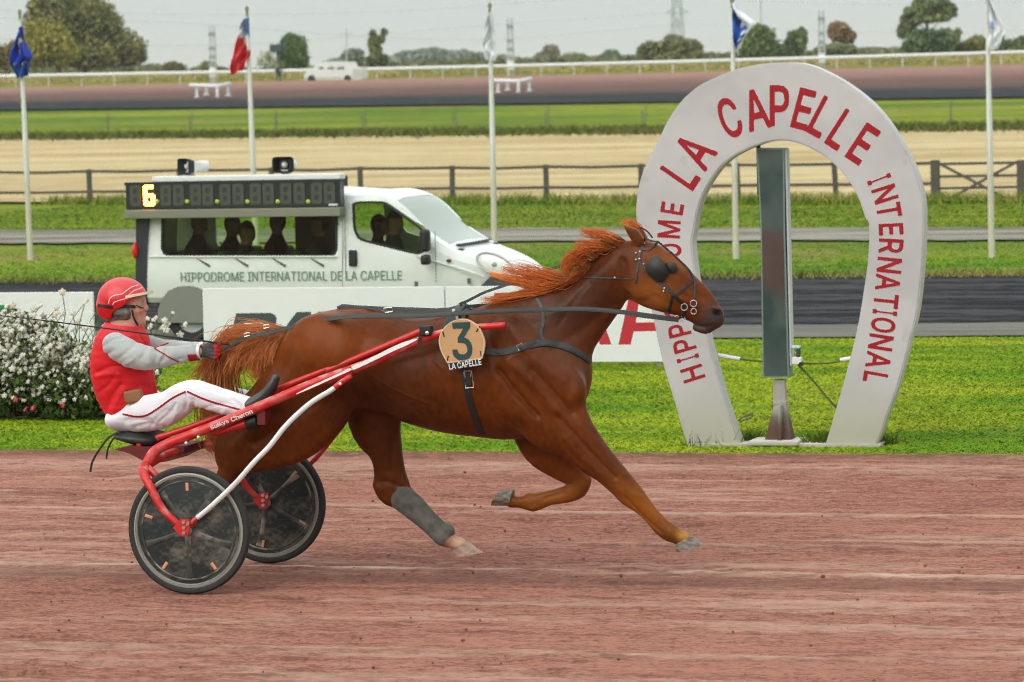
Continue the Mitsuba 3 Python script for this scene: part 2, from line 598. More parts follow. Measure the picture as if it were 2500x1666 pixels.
def grass_fn(p, n, uv):
    far = smoothstep(40.0, 120.0, p.y)
    k = 1.0 - 0.85 * far
    patch = fbm(p.x * 0.35 * k, p.y * 0.9 * k, 3.0, octaves=3)
    fine = fbm(p.x * 7 * k, p.y * 16 * k, 1.0, octaves=2)
    c = mix((0.062, 0.115, 0.003), (0.135, 0.165, 0.009), smoothstep(0.3, 0.72, patch))
    dry = smoothstep(0.56, 0.78, fbm(p.x * 0.5 * k + 40, p.y * 1.6 * k, 7.0, octaves=3))
    edge = dr.maximum(smoothstep(78.0, 90.0, p.y) * (1 - smoothstep(100.0, 104.0, p.y)) * 0.2, smoothstep(56.0, 49.5, p.y) * smoothstep(45.0, 49.0, p.y) * 0.75)
    verge = dr.maximum(smoothstep(58.0, 71.0, p.y) * (1 - smoothstep(71.0, 74.0, p.y)) * 0.25, smoothstep(330.0, 345.0, p.y) * 0.55)
    c = mix(c, (0.17, 0.14, 0.04), dr.clip(0.6 * dry + edge + verge, 0, 1))
    return c * (0.72 + 0.56 * fine)


M('mat_grass', proc(grass_fn), 0.9, spec=0.15)
yy = np.unique(np.concatenate([np.linspace(-60, 20, 9), np.linspace(20, 130, 111), np.linspace(130, 420, 117), np.linspace(420, 1200, 40), np.linspace(1200, 6000, 20)]))
xx = np.unique(np.concatenate([np.linspace(-2600, -200, 25), np.linspace(-200, 120, 81), np.linspace(120, 1600, 16)]))
XX, YY = np.meshgrid(xx, yy)
struct('ground', grid_mesh(XX, YY, terrain(YY) - 0.012 - 0.00012 * np.clip(YY - 60, 0, 300) - 0.12 * np.clip((26.6 - YY) / 1.0, 0, 1)), 'mat_grass', 'mown green grass of the racecourse infield', 'grass')

# ---- the near dirt track, harrowed along its length
STRIPES = [on_ground(*ZD(1176, y))[1] for y in (1072, 1178, 1248, 1312, 1500)]


def dirt_fn(p, n, uv):
    streak = fbm(p.x * 0.8, p.y * 9, 2.0, octaves=3)
    grain = fbm(p.x * 45, p.y * 60, 5.0, octaves=2)
    clump = fbm(p.x * 9, p.y * 17, 7.0, octaves=3)
    broad = fbm(p.x * 0.3, p.y * 1.3, 9.0, octaves=2)
    c = mix((0.138, 0.056, 0.041), (0.295, 0.136, 0.098), smoothstep(0.26, 0.74, 0.16 * streak + 0.44 * grain + 0.22 * clump + 0.20 * broad))
    wav = 0.05 * (noise(p.x * 0.5, 3.0, 1.0) - 0.5)
    pale = mi.Float(0)
    for y, w, a in zip(STRIPES, (0.30, 0.10, 0.07, 0.075, 0.05), (0.40, 0.50, 0.32, 1.0, 0.5)):
        q = (p.y + wav - y) / w
        pale = dr.maximum(pale, a * dr.exp(-q * q) * smoothstep(0.25, 0.68, 0.6 * fbm(p.x * 1.6 + y, p.y * 9, y, octaves=3) + 0.4 * clump))
    pale = dr.maximum(pale, 0.36 * smoothstep(0.50, 0.80, 0.75 * fbm(p.x * 0.55, p.y * 5.0 + 50, 4.0, octaves=3) + 0.25 * clump))
    c = mix(c, (0.43, 0.315, 0.24), pale)
    q = (p.y - STRIPES[3] + 0.36 + wav) / 0.22
    c = mix(c, (0.105, 0.058, 0.044), 0.5 * dr.exp(-q * q))
    dark = smoothstep(0.66, 0.78, fbm(p.x * 6.0 + 11, p.y * 17, 8.0, octaves=2))
    edge = smoothstep(26.05, 26.75, p.y)
    c = mix(c, (0.085, 0.040, 0.030), 0.40 * dark * smoothstep(0.35, 0.6, broad))
    return mix(c, (0.085, 0.052, 0.030), 0.75 * edge * smoothstep(0.25, 0.6, clump))


M('mat_dirt', proc(dirt_fn), 0.95, spec=0.1)
gx = np.unique(np.concatenate([np.linspace(-70, -13.5, 40), np.arange(-13.5, -0.5, 0.035), np.linspace(-0.5, 60, 40)]))
gt = np.unique(np.concatenate([np.linspace(-12, 13.5, 30), np.arange(13.5, 24.0, 0.019), np.linspace(24.0, 26.0, 90)]))
ed = EDGE['dirt'](gx)
ed = ed + 0.10 * (meshkit.fbm(np.stack([gx * 1.9, gx * 0, gx * 0], -1), 4, 3) - 0.5)
Y = np.where(gt[:, None] <= 24, gt[:, None], 24 + (ed[None] - 24) * (gt[:, None] - 24) / 2)
X = np.broadcast_to(gx, Y.shape)
P = np.stack([X, Y, 0 * X], -1)
Zd = 0.004 * (meshkit.fbm(P * [1.5, 11, 1], 3, 21) - 0.5) + 0.013 * (meshkit.fbm(P * [11, 15, 1], 3, 22) - 0.5)
hol = meshkit.noise(P * [3.1, 5.3, 1], 31)
Zd -= 0.022 * np.clip((hol - 0.72) / 0.2, 0, 1) * np.clip((meshkit.noise(P * [0.7, 1.2, 1], 33) - 0.35) * 3, 0, 1)
for y, w in zip(STRIPES, (0.3, 0.1, 0.07, 0.09, 0.06)):
    Zd += 0.012 * np.exp(-((Y - y) / w) ** 2)
fade = np.clip((ed[None] - Y) / 0.3, 0, 1)
near_wheel = np.exp(-(((X + 7.17) / 0.25) ** 2 + ((Y - 19.13) / 0.25) ** 2))
Zd = Zd * fade * (1 - 0.9 * near_wheel) - 0.012 * fade + 0.006
struct('dirt_track', grid_mesh(X, Y, Zd), 'mat_dirt', 'reddish sand racing track with harrow streaks', 'track')

# ---- the strips beyond
def strip_fn(p, n, uv):
    s = fbm(p.x * 0.5, p.y * 5, 2.0, octaves=3)
    return mix((0.085, 0.082, 0.072), (0.145, 0.142, 0.128), s)


def black_fn(p, n, uv):
    s = fbm(p.x * 0.35, p.y * 3.2, 2.0, octaves=4)
    g = fbm(p.x * 5, p.y * 9, 4.0, octaves=2)
    c = mix((0.010, 0.0105, 0.012), (0.046, 0.045, 0.047), smoothstep(0.3, 0.75, 0.65 * s + 0.4 * g))
    return mix(c, (0.012, 0.013, 0.016), smoothstep(49.0, 50.6, p.y + 0.0 * p.x + 0.35 * (s - 0.5)) * 0.8)


def path_fn(p, n, uv):
    s = fbm(p.x * 0.25, p.y * 1.8, 2.0, octaves=4)
    return mix((0.105, 0.098, 0.076), (0.205, 0.195, 0.165), smoothstep(0.3, 0.7, s))


def straw_fn(p, n, uv):
    s = fbm(p.x * 0.05, p.y * 0.45, 2.0, octaves=4)
    g = fbm(p.x * 0.8, p.y * 1.6, 6.0, octaves=2)
    c = mix((0.27, 0.205, 0.10), (0.385, 0.315, 0.18), smoothstep(0.28, 0.72, 0.7 * s + 0.3 * g))
    return c


def far_fn(p, n, uv):
    g = 0.8 + 0.4 * fbm(p.x * 0.2, p.y * 0.7, 3.0, octaves=3)
    return mi.Color3f(0.30, 0.165, 0.135) * g


def far_dark_fn(p, n, uv):
    g = 0.75 + 0.5 * fbm(p.x * 0.2, p.y * 0.7, 3.0, octaves=3)
    return mi.Color3f(0.035, 0.04, 0.044) * g


for nm, fn in (('mat_strip', strip_fn), ('mat_black_sand', black_fn), ('mat_path', path_fn), ('mat_straw', straw_fn)):
    M(nm, proc(fn), 0.95, spec=0.1)
xs = wide(-26, 2, 141, 60)
struct('gravel_path', band(EDGE['strip0'], EDGE['strip1'], xs, 6, 0.006, 0.10, 4), 'mat_strip', 'grey gravel strip beside the black track', 'path')
struct('black_track', band(EDGE['strip1'], EDGE['black1'], xs, 12, 0.010, 0.06, 5), 'mat_black_sand', 'dark sand training track behind the advertising boards', 'track')
xs = wide(-40, 4, 161, 80)
struct('path', band(EDGE['path0'], EDGE['path1'], xs, 8, 0.03, 0.5, 6), 'mat_path', 'pale grey path across the infield', 'path')
xs = wide(-80, 12, 141, 150)
struct('straw_field', band(EDGE['straw0'], EDGE['straw1'], xs, 50, 0.06, 0.25, 7), 'mat_straw', 'pale straw stubble field behind the wooden fence', 'field')
xs = wide(-160, 20, 121, 160)


def far_track_fn(p, n, uv):
    # uv.x runs from the dark near edge (0) to the pink far edge (1) of the old track
    g = 0.82 + 0.36 * fbm(p.x * 0.3, p.y * 0.8, 3.0, octaves=3)
    t = uv.x + 0.06 * (fbm(p.x * 0.03, p.y * 0.2, 1.0, octaves=2) - 0.5)
    c = mix((0.022, 0.026, 0.028), (0.090, 0.056, 0.048), smoothstep(0.18, 0.40, t))
    c = mix(c, (0.215, 0.122, 0.102), smoothstep(0.42, 0.95, t))
    return c * g


M('mat_far_track', proc(far_track_fn), 0.95, spec=0.1)
ft = band(EDGE['far0'], EDGE['far2'], xs, 24, 0.10)
scene['far_track'] = mikit.ply(ft, 'mat_far_track', True, uv=np.stack([np.repeat(np.linspace(0, 1, 24), len(xs)), np.tile(np.linspace(0, 1, len(xs)), 24)], 1))
labels['far_track'] = {'kind': 'structure', 'label': 'far side of the racing track, pink sand with a dark edge', 'category': 'track'}

# ---- loose clods on the dirt and grass blades (nobody could count them)
ico = trimesh.creation.icosphere(0)


def scatter(base, n, place, size, seed):
    r = np.random.default_rng(seed)
    V, Fc = [], []
    pos = place(r, n)
    s = size(r, len(pos))
    a = r.uniform(0, 6.28, len(pos))
    bv = np.asarray(base.vertices)
    ca, sa = np.cos(a)[:, None], np.sin(a)[:, None]
    v = bv[None] * s[:, None, :]
    x = v[..., 0] * ca - v[..., 1] * sa
    y = v[..., 0] * sa + v[..., 1] * ca
    V = np.stack([x, y, v[..., 2]], -1) + pos[:, None]
    Fc = base.faces[None] + (np.arange(len(pos)) * len(bv))[:, None, None]
    return trimesh.Trimesh(V.reshape(-1, 3), Fc.reshape(-1, 3), process=False)


M('mat_clod', (0.19, 0.09, 0.065), 0.95, spec=0.1)


def clod_places(r, n):
    y = r.uniform(16.0, 26.9, n)
    x = -0.277 * y + r.uniform(-1, 1, n) * (0.145 * y)
    return np.stack([x, y, np.full(n, 0.004)], 1)


whole('dirt_clods', scatter(ico, 420, clod_places, lambda r, n: np.abs(r.normal(0, 1, (n, 1))) * [0.005, 0.004, 0.003] + 0.002, 5), 'mat_clod',
      'small loose clods of reddish sand scattered on the racing track', 'clods', False, kind='stuff')


def blades(n, place, h, w, seed, c0, c1, lean=0.5):
    r = np.random.default_rng(seed)
    p = place(r, n)
    n = len(p)
    a = r.uniform(0, 6.28, n)
    hh = h * r.uniform(0.5, 1.3, n)
    side = np.stack([np.cos(a), np.sin(a), 0 * a], 1) * (w / 2)
    b = r.uniform(0, 6.28, n)
    tip = p + np.stack([np.cos(b) * lean * hh, np.sin(b) * lean * hh, hh], 1)
    V = np.stack([p - side, p + side, tip], 1).reshape(-1, 3)
    t = np.clip(meshkit.fbm(p * [0.5, 1.9, 0], 4, seed) * 3.4 - 1.2 + r.normal(0, 0.09, n), 0, 1)[:, None]
    c = np.asarray(c0) * (1 - t) + np.asarray(c1) * t
    return trimesh.Trimesh(V, np.arange(3 * n).reshape(-1, 3), process=False), np.repeat(np.clip(c, 0.002, 1), 3, 0)


def verge_places(r, n):
    u = r.uniform(0, 1, n)
    x = r.uniform(-17.0, -3.2, n)
    lo, hi = EDGE['dirt'](x) + 0.10 * (meshkit.fbm(np.stack([x * 1.9, x * 0, x * 0], -1), 4, 3) - 0.5), EDGE['strip0'](x)
    y = lo + (hi - lo) * (u ** 1.05) - 0.06 + r.normal(0, 0.04, n)
    return np.stack([x, y, np.full(n, -0.012)], 1)


g1, c1 = blades(280000, verge_places, 0.017, 0.014, 11, (0.105, 0.255, 0.001), (0.31, 0.395, 0.008), 3.2)


def rough_places(edge, spread, z=0.0, x0=-34, x1=4):
    def f(r, n):
        x = r.uniform(x0, x1, n)
        y = edge(x) + r.normal(0, spread, n)
        return np.stack([x, y, terrain(y) - 0.02 + z], 1)
    return f


def field_places(e0, e1, x0, x1):
    def f(r, n):
        x = r.uniform(x0, x1, n)
        a, b = e0(x), e1(x)
        y = a + (b - a) * r.uniform(0.02, 0.98, n)
        return np.stack([x, y, terrain(y) - 0.03], 1)
    return f


g2, c2 = blades(60000, field_places(EDGE['black1'], EDGE['path0'], -30, 1), 0.045, 0.035, 12, (0.036, 0.185, 0.0005), (0.13, 0.265, 0.002), 2.4)
g3, c3 = blades(60000, field_places(EDGE['path1'], EDGE['straw0'], -42, 2), 0.06, 0.045, 13, (0.055, 0.165, 0.001), (0.19, 0.245, 0.008), 2.2)
g4, c4 = blades(9000, rough_places(EDGE['straw0'], 0.8, 0, -44, 4), 0.30, 0.05, 14, (0.09, 0.17, 0.008), (0.22, 0.24, 0.03), 0.6)
g5, c5 = blades(7000, rough_places(EDGE['black1'], 0.35), 0.13, 0.03, 15, (0.10, 0.12, 0.02), (0.26, 0.22, 0.07), 0.8)
g6, c6 = blades(16000, rough_places(EDGE['straw1'], 2.2, 0, -100, 4), 0.42, 0.14, 16, (0.06, 0.10, 0.01), (0.13, 0.135, 0.03), 0.9)


def tuft_places(r, n):
    c = np.array([[1822, 1078], [1835, 1080], [1760, 1086], [2005, 1085], [2020, 1082], [2160, 1083], [1985, 1086], [1690, 1087]], float)
    k = r.integers(0, len(c), n)
    P = np.array([on_ground(*q) for q in c])[k]
    P = P + np.stack([r.normal(0, .05, n), r.normal(0, .05, n) + .04, 0 * k], 1)
    P[:, 2] = -.01
    return P


g7, c7 = blades(700, tuft_places, 0.10, 0.012, 17, (0.05, 0.11, 0.004), (0.16, 0.20, 0.02), 0.7)
whole('grass', cat([g1, g2, g3, g4, g5, g6, g7]), 'mat_vertex_rough', 'short green grass growing along the verges and infield strips', 'grass', False,
      color=np.vstack([c1, c2, c3, c4, c5, c6, c7]), kind='stuff')

# ================================================================ the horse
YH = 19.78                                             # the horse, the sulky and the driver share this centre plane


def horse_chains():
    c = {}
    c['torso'] = pair_stations([((752, 800), (745, 925), .15, 0), ((790, 768), (795, 985), .245, 0), ((845, 752), (860, 1003), .285, 0), ((900, 756), (925, 1003), .285, 0),
                                ((972, 773), (985, 1019), .275, 0), ((1040, 776), (1045, 1043), .285, 0), ((1110, 767), (1115, 1060), .28, 0), ((1170, 757), (1190, 1068), .262, 0),
                                ((1225, 738), (1255, 1073), .245, 0), ((1275, 748), (1305, 1060), .225, 0), ((1325, 815), (1352, 1022), .19, 0)], YH)
    c['neck'] = pair_stations([((1205, 770), (1390, 950), .17, 0), ((1255, 738), (1420, 885), .15, 0), ((1305, 732), (1446, 856), .13, 0), ((1350, 712), (1470, 820), .112, 0), ((1401, 676), (1491, 787), .098, 0),
                               ((1431, 645), (1512, 757), .09, 0), ((1473, 615), (1528, 735), .085, 0), ((1518, 600), (1545, 705), .078, 0)], YH)
    c['head'] = pair_stations([((1558, 592), (1532, 690), .075, 0), ((1590, 591), (1546, 722), .09, 0), ((1620, 606), (1562, 741), .095, 0), ((1648, 630), (1590, 752), .09, 0),
                               ((1675, 656), (1622, 762), .08, 0), ((1694, 675), (1650, 770), .07, 0), ((1711, 691), (1672, 780), .062, 0), ((1728, 711), (1690, 788), .056, 0),
                               ((1746, 735), (1707, 797), .056, 0), ((1757, 756), (1726, 799), .054, 0), ((1760, 772), (1742, 797), .044, 0)], YH)
    y = -.12
    c['hind_near'] = pair_stations([((712, 810), (870, 930), .13, -.10), ((672, 865), (866, 985), .13, -.115), ((638, 925), (850, 1022), .115, -.125), ((598, 977), (800, 1063), .10, -.13),
                                    ((560, 1022), (733, 1085), .083, -.135), ((530, 1066), (660, 1106), .068, -.14), ((527, 1100), (612, 1130), .055, -.14), ((538, 1128), (589, 1152), .044, -.14),
                                    ((517, 1182), (556, 1194), .034, -.14), ((480, 1250), (512, 1264), .03, -.14), ((452, 1300), (492, 1314), .036, -.14), ((432, 1335), (466, 1350), .032, -.14)], YH)
    y = .13
    c['hind_far'] = pair_stations([((835, 940), (985, 975), .12, .10), ((857, 1036), (977, 1045), .10, .12), ((892, 1080), (980, 1091), .085, .13), ((909, 1123), (984, 1123), .07, .135),
                                   ((914, 1158), (991, 1160), .058, .14), ((915, 1184), (1001, 1196), .052, .14), ((948, 1215), (1010, 1209), .045, .14), ((986, 1250), (1040, 1234), .036, .14),
                                   ((1026, 1284), (1070, 1266), .034, .14), ((1062, 1321), (1103, 1295), .038, .14), ((1090, 1333), (1115, 1311), .031, .14), ((1106, 1340), (1138, 1322), .032, .14)], YH)
    c['fore_near'] = pair_stations([((1215, 930), (1424, 930), .11, -.10), ((1262, 1020), (1433, 1000), .10, -.12), ((1330, 1072), (1447, 1035), .085, -.13), ((1372, 1098), (1470, 1075), .073, -.13),
                                    ((1404, 1122), (1491, 1108), .063, -.13), ((1446, 1150), (1519, 1143), .054, -.13), ((1486, 1186), (1550, 1181), .05, -.13), ((1508, 1207), (1570, 1206), .046, -.13),
                                    ((1539, 1227), (1588, 1232), .038, -.13), ((1569, 1262), (1608, 1251), .031, -.13), ((1597, 1297), (1635, 1277), .031, -.13), ((1620, 1314), (1656, 1290), .036, -.13),
                                    ((1644, 1322), (1669, 1299), .03, -.13), ((1650, 1334), (1686, 1306), .033, -.13)], YH)
    c['fore_far'] = pair_stations([((1235, 1020), (1400, 1000), .09, .10), ((1271, 1081), (1383, 1089), .08, .12), ((1318, 1119), (1413, 1123), .066, .13), ((1360, 1148), (1436, 1146), .053, .13),
                                   ((1393, 1170), (1441, 1164), .047, .13), ((1391, 1183), (1433, 1203), .046, .13), ((1366, 1193), (1398, 1221), .036, .13), ((1332, 1200), (1351, 1232), .031, .13),
                                   ((1296, 1206), (1311, 1247), .036, .13), ((1266, 1213), (1277, 1240), .03, .13), ((1249, 1209), (1249, 1240), .033, .13)], YH)
    return c


HC = horse_chains()
hf = Field((on_y(390, 1400, YH)[0], YH - .42, -0.02), (on_y(1790, 540, YH)[0], YH + .42, 2.02), 0.0095)
for nm, k in (('torso', .03), ('neck', .06), ('head', .045), ('hind_near', .05), ('hind_far', .04), ('fore_near', .035), ('fore_far', .03)):
    hf.add(hf.chain(HC[nm]), k)


def hball(px, py, Y, r, rot, k):
    c = on_y(px, py, YH + Y)
    hf.add(hf.ball(c, r, rot), k)


def hmuscle(pts, k=.025):
    hf.add(hf.chain(disc_stations([(p, r, w, dy) for p, r, w, dy in pts], YH)), k)


for sy in (-1, 1):                                       # muscles on both sides
    hball(790, 860, sy * .19, (.22, .10, .20), -.3, .08)
    hball(700, 950, sy * .17, (.17, .085, .12), .7, .04)
    hmuscle([((1240, 810), 34, .04, sy * .185), ((1310, 890), 42, .05, sy * .185), ((1392, 950), 36, .05, sy * .155)], .05)
    hmuscle([((1215, 915), 40, .04, sy * .20), ((1265, 985), 44, .055, sy * .19), ((1335, 1025), 32, .05, sy * .145)], .03)
    hmuscle([((1330, 805), 26, .03, sy * .118), ((1420, 738), 30, .03, sy * .080), ((1500, 668), 26, .03, sy * .064)], .04)
    hball(1560, 690, sy * .07, (.085, .035, .09), .5, .02)   # cheek
e = hf.chain(disc_stations([((1700, 800), 9, .03, 0), ((1722, 806), 10, .032, 0), ((1738, 803), 7, .026, 0)], YH), margin=.05)
hf.add(e, .012)                                          # lower lip
for sy in (-1, 1):
    hf.cut(hf.ball(on_y(1749, 764, YH + sy * .05), (.021, .022, .011), .05), .01)   # nostrils
    hf.add(hf.ball(on_y(1752, 755, YH + sy * .045), (.022, .012, .008), -.3), .008)
body = hf.mesh(3)
STROKES = [
    ([(1218, 905), (1262, 960), (1310, 1015)], 8, -.024), ([(1245, 885), (1305, 940), (1355, 1000)], 15, .016), ([(1392, 900), (1412, 935), (1406, 975)], 14, .014),
    ([(1300, 905), (1350, 960), (1395, 1010)], 9, -.016), ([(1255, 815), (1300, 870), (1370, 930)], 13, .008), ([(1190, 800), (1205, 860), (1225, 910)], 12, -.006),
    ([(1365, 1020), (1420, 1080), (1500, 1165)], 6, -.012), ([(1420, 1040), (1470, 1095), (1525, 1160)], 8, .008), ([(1380, 1070), (1430, 1125), (1470, 1160)], 7, .007), ([(1528, 1216), (1575, 1266), (1615, 1298)], 3.2, -.007), ([(1548, 1206), (1562, 1214)], 8, .006), ([(1505, 1190), (1515, 1203)], 6, .006), ([(1640, 1300), (1650, 1312)], 6, .005),
    ([(1525, 600), (1440, 690), (1330, 790)], 14, .006), ([(1500, 745), (1430, 800), (1350, 850)], 12, -.009), ([(1520, 640), (1530, 690), (1535, 740)], 10, -.010),
    ([(1545, 735), (1580, 748), (1620, 755)], 8, .006), ([(1610, 700), (1660, 728), (1700, 748)], 6, .007), ([(1600, 725), (1650, 750)], 7, -.005), ([(1620, 640), (1645, 650), (1665, 668)], 7, .007),
    ([(1700, 798), (1725, 797), (1747, 792)], 2.2, -.006), ([(1735, 752), (1752, 752), (1762, 762)], 4, .004), ([(1660, 690), (1700, 715), (1725, 735)], 7, -.004),
    ([(1000, 800), (1020, 900), (1060, 980)], 22, -.005), ([(1090, 830), (1110, 900), (1140, 960)], 25, .006), ([(900, 800), (880, 880), (900, 960)], 22, -.014), ([(860, 960), (900, 985), (950, 1000)], 14, -.010),
    ([(720, 830), (700, 890), (660, 950)], 12, -.009), ([(760, 830), (750, 900), (720, 970)], 18, .008), ([(840, 800), (830, 880), (845, 950)], 24, .008), ([(690, 985), (630, 1040), (570, 1090)], 12, .008),
    ([(770, 985), (690, 1040), (620, 1085)], 9, -.010), ([(1060, 880), (1080, 900)], 4, .004), ([(880, 900), (960, 950), (1040, 985)], 3, .004), ([(1230, 880), (1280, 860), (1340, 850)], 3, .004), ([(1440, 690), (1400, 740), (1360, 800)], 4, -.005), ([(955, 1120), (960, 1160)], 6, -.006), ([(925, 1170), (960, 1185), (990, 1195)], 8, .006)]
relief(body, STROKES, (YH + .04, -1))
relief(body, [([(1406, 1120), (1432, 1160)], 6, -.010), ([(1300, 1060), (1370, 1110), (1415, 1150)], 7, .007), ([(1430, 1186), (1438, 1172)], 8, .009), ([(1375, 1203), (1330, 1217)], 3.5, -.007), ([(1300, 1243), (1308, 1240)], 6, .008), ([(1282, 1206), (1294, 1205)], 4.5, .011), ([(960, 1080), (955, 1150)], 8, -.010), ([(925, 1195), (918, 1185)], 8, .010), ([(940, 1175), (985, 1190)], 6, -.008), ([(990, 1235), (1050, 1285)], 3.5, -.006)], (YH + .04, 1))
relief(body, [([(1700, 798), (1725, 797), (1747, 792)], 2.2, -.006), ([(1600, 725), (1650, 750)], 7, -.005), ([(1610, 700), (1660, 728), (1700, 748)], 6, .007)], (YH + .04, 1))
hx = body.vertices
HSURF = Surface(body)


def coat_colors(v):
    px = np.array([project(p) for p in v])
    n1, n2 = vnoise(v, 3.0, 3, 3), vnoise(v, 11.0, 3, 4)
    base = np.array([0.175, 0.040, 0.005])
    dark = np.array([0.062, 0.016, 0.004])
    warm = np.array([0.285, 0.068, 0.005])
    n3 = vnoise(v * [1, 1, .45], 60.0, 2, 8)
    t = np.clip(0.45 + 1.2 * n1 + 0.30 * n2 + 0.8 * n3, 0, 1)[:, None]
    c = dark * (1 - t) + base * t

    def blob(x, y, rx, ry, col, a, yl=None):
        nonlocal c
        w = a * np.exp(-((px[:, 0] - x) / rx) ** 2 - ((px[:, 1] - y) / ry) ** 2)
        if yl is not None:
            w = w * (np.sign(yl) * (v[:, 1] - YH) > -0.01)
        c = c * (1 - w[:, None]) + np.asarray(col) * w[:, None]
    blob(780, 830, 110, 70, warm, .45)                 # quarters
    blob(1590, 720, 55, 40, (.36, .12, .028), .75)     # cheek
    blob(1650, 620, 60, 40, (.34, .115, .035), .6)
    blob(1560, 1250, 110, 70, (.31, .095, .014), .85, -1)   # fore legs paler
    blob(1350, 1215, 90, 40, (.31, .10, .014), .85, 1)
    blob(1440, 1150, 30, 50, (.30, .095, .014), .6, 1)
    blob(1672, 1306, 22, 15, (.44, .23, .045), .9, -1)
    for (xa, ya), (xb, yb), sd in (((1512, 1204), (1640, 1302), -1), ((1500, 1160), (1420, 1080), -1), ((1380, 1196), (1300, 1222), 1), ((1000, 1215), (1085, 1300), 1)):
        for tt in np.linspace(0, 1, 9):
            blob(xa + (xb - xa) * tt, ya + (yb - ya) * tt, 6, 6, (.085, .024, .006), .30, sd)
    blob(1125, 1325, 34, 24, (.62, .38, .28), 1.0, 1)       # pale pastern
    blob(1745, 775, 34, 34, (.050, .042, .040), .95)        # muzzle
    blob(1710, 800, 36, 16, (.05, .045, .042), .85)
    blob(1749, 765, 10, 7, (.008, .006, .006), 1.0)
    blob(1400, 880, 80, 60, (.15, .07, .045), .35)          # sweat marks on shoulder and neck
    blob(1340, 790, 80, 70, (.085, .045, .032), .6)
    blob(1440, 740, 60, 50, (.085, .038, .026), .5)
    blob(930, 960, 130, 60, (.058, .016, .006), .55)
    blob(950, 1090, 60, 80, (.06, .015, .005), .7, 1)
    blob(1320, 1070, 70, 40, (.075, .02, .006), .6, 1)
    return np.clip(c, 0.004, 1)


thing('horse', 'chestnut trotting horse stretched out in full stride, pulling the red sulky', 'horse')
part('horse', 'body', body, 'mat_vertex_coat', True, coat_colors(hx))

# hooves


def hoof_fn(p, n, uv):
    d = fbm(p.x * 30, p.y * 30, p.z * 60, octaves=3)
    return mix((.12, .09, .07), (.27, .235, .19), smoothstep(.25, .75, d))


def hoof_pale_fn(p, n, uv):
    d = fbm(p.x * 30, p.y * 30, p.z * 60, octaves=3)
    return mix((.26, .165, .125), (.42, .28, .215), smoothstep(.2, .75, d))


M('mat_hoof', proc(hoof_fn), 0.6)
M('mat_hoof_pale', proc(hoof_pale_fn), 0.65)


def hoof(top_a, top_b, toe, heel, dy, w, mat, label=None):
    """Coronet edge (back, front), toe and heel in the photograph."""
    A, B, C, D = (on_y(*p, YH + dy) for p in (top_a, top_b, toe, heel))
    rings = []
    for t in (0, .35, .8, 1.0):
        l, r = A + (D - A) * t, B + (C - B) * t
        c, h = (l + r) / 2, (r - l) / 2
        g = np.arange(24) * 2 * np.pi / 24
        ww = w * (0.85 + 0.3 * t)
        rings.append(c + np.cos(g)[:, None] * h + np.stack([0 * g, np.sin(g) * ww * (1 - .25 * np.maximum(-np.cos(g), 0)), 0 * g], 1))
    V = np.vstack(rings + [[(A + B) / 2], [(C + D) / 2]])
    f = []
    k = np.arange(24)
    for i in range(3):
        a, b = i * 24 + k, i * 24 + (k + 1) % 24
        f += [np.stack([a, b, b + 24], 1), np.stack([a, b + 24, a + 24], 1)]
    f += [np.stack([(k + 1) % 24, k, np.full(24, 96)], 1), np.stack([72 + k, 72 + (k + 1) % 24, np.full(24, 97)], 1)]
    m = trimesh.Trimesh(V, np.vstack(f), process=False)
    if m.volume < 0:
        m.invert()
    key = part('horse', 'hoof', m, mat, 40)
    if label:
        labels[key] = {'label': label}


hoof((1648, 1330), (1690, 1307), (1719, 1331), (1651, 1348), -.13, .058, 'mat_hoof', 'grey hoof of the outstretched foreleg')
hoof((1107, 1338), (1142, 1322), (1178, 1349), (1109, 1360), .14, .056, 'mat_hoof_pale', 'pale pinkish hoof of the hind leg under the belly')
hoof((1247, 1236), (1254, 1195), (1222, 1196), (1200, 1235), .13, .055, 'mat_hoof', 'grey hoof of the folded foreleg')
hoof((430, 1338), (466, 1350), (462, 1392), (400, 1382), -.14, .055, 'mat_hoof')

# ears
for sy, pts in ((-1, [((1560, 588), 15), ((1549, 572), 15), ((1537, 562), 9), ((1524, 551), 2.0)]), (1, [((1568, 584), 14), ((1558, 568), 14), ((1546, 556), 8), ((1534, 545), 2.0)])):
    ef = Field(on_y(1490, 620, YH + .16) - [0, .24, 0], on_y(1600, 520, YH + .16) + [.02, .02, .02], .005)
    st = disc_stations([(p, r, .022 if r > 8 else .012, sy * .05) for p, r in pts], YH)
    ef.add(ef.chain(st, margin=.04), .01)
    em = ef.mesh(2)
    ec = np.tile([0.30, 0.09, 0.026], (len(em.vertices), 1))
    ec[(np.array(em.vertex_normals)[:, 1] < -.75)] *= .35
    part('horse', 'ear', em, 'mat_vertex_coat', True, ec)


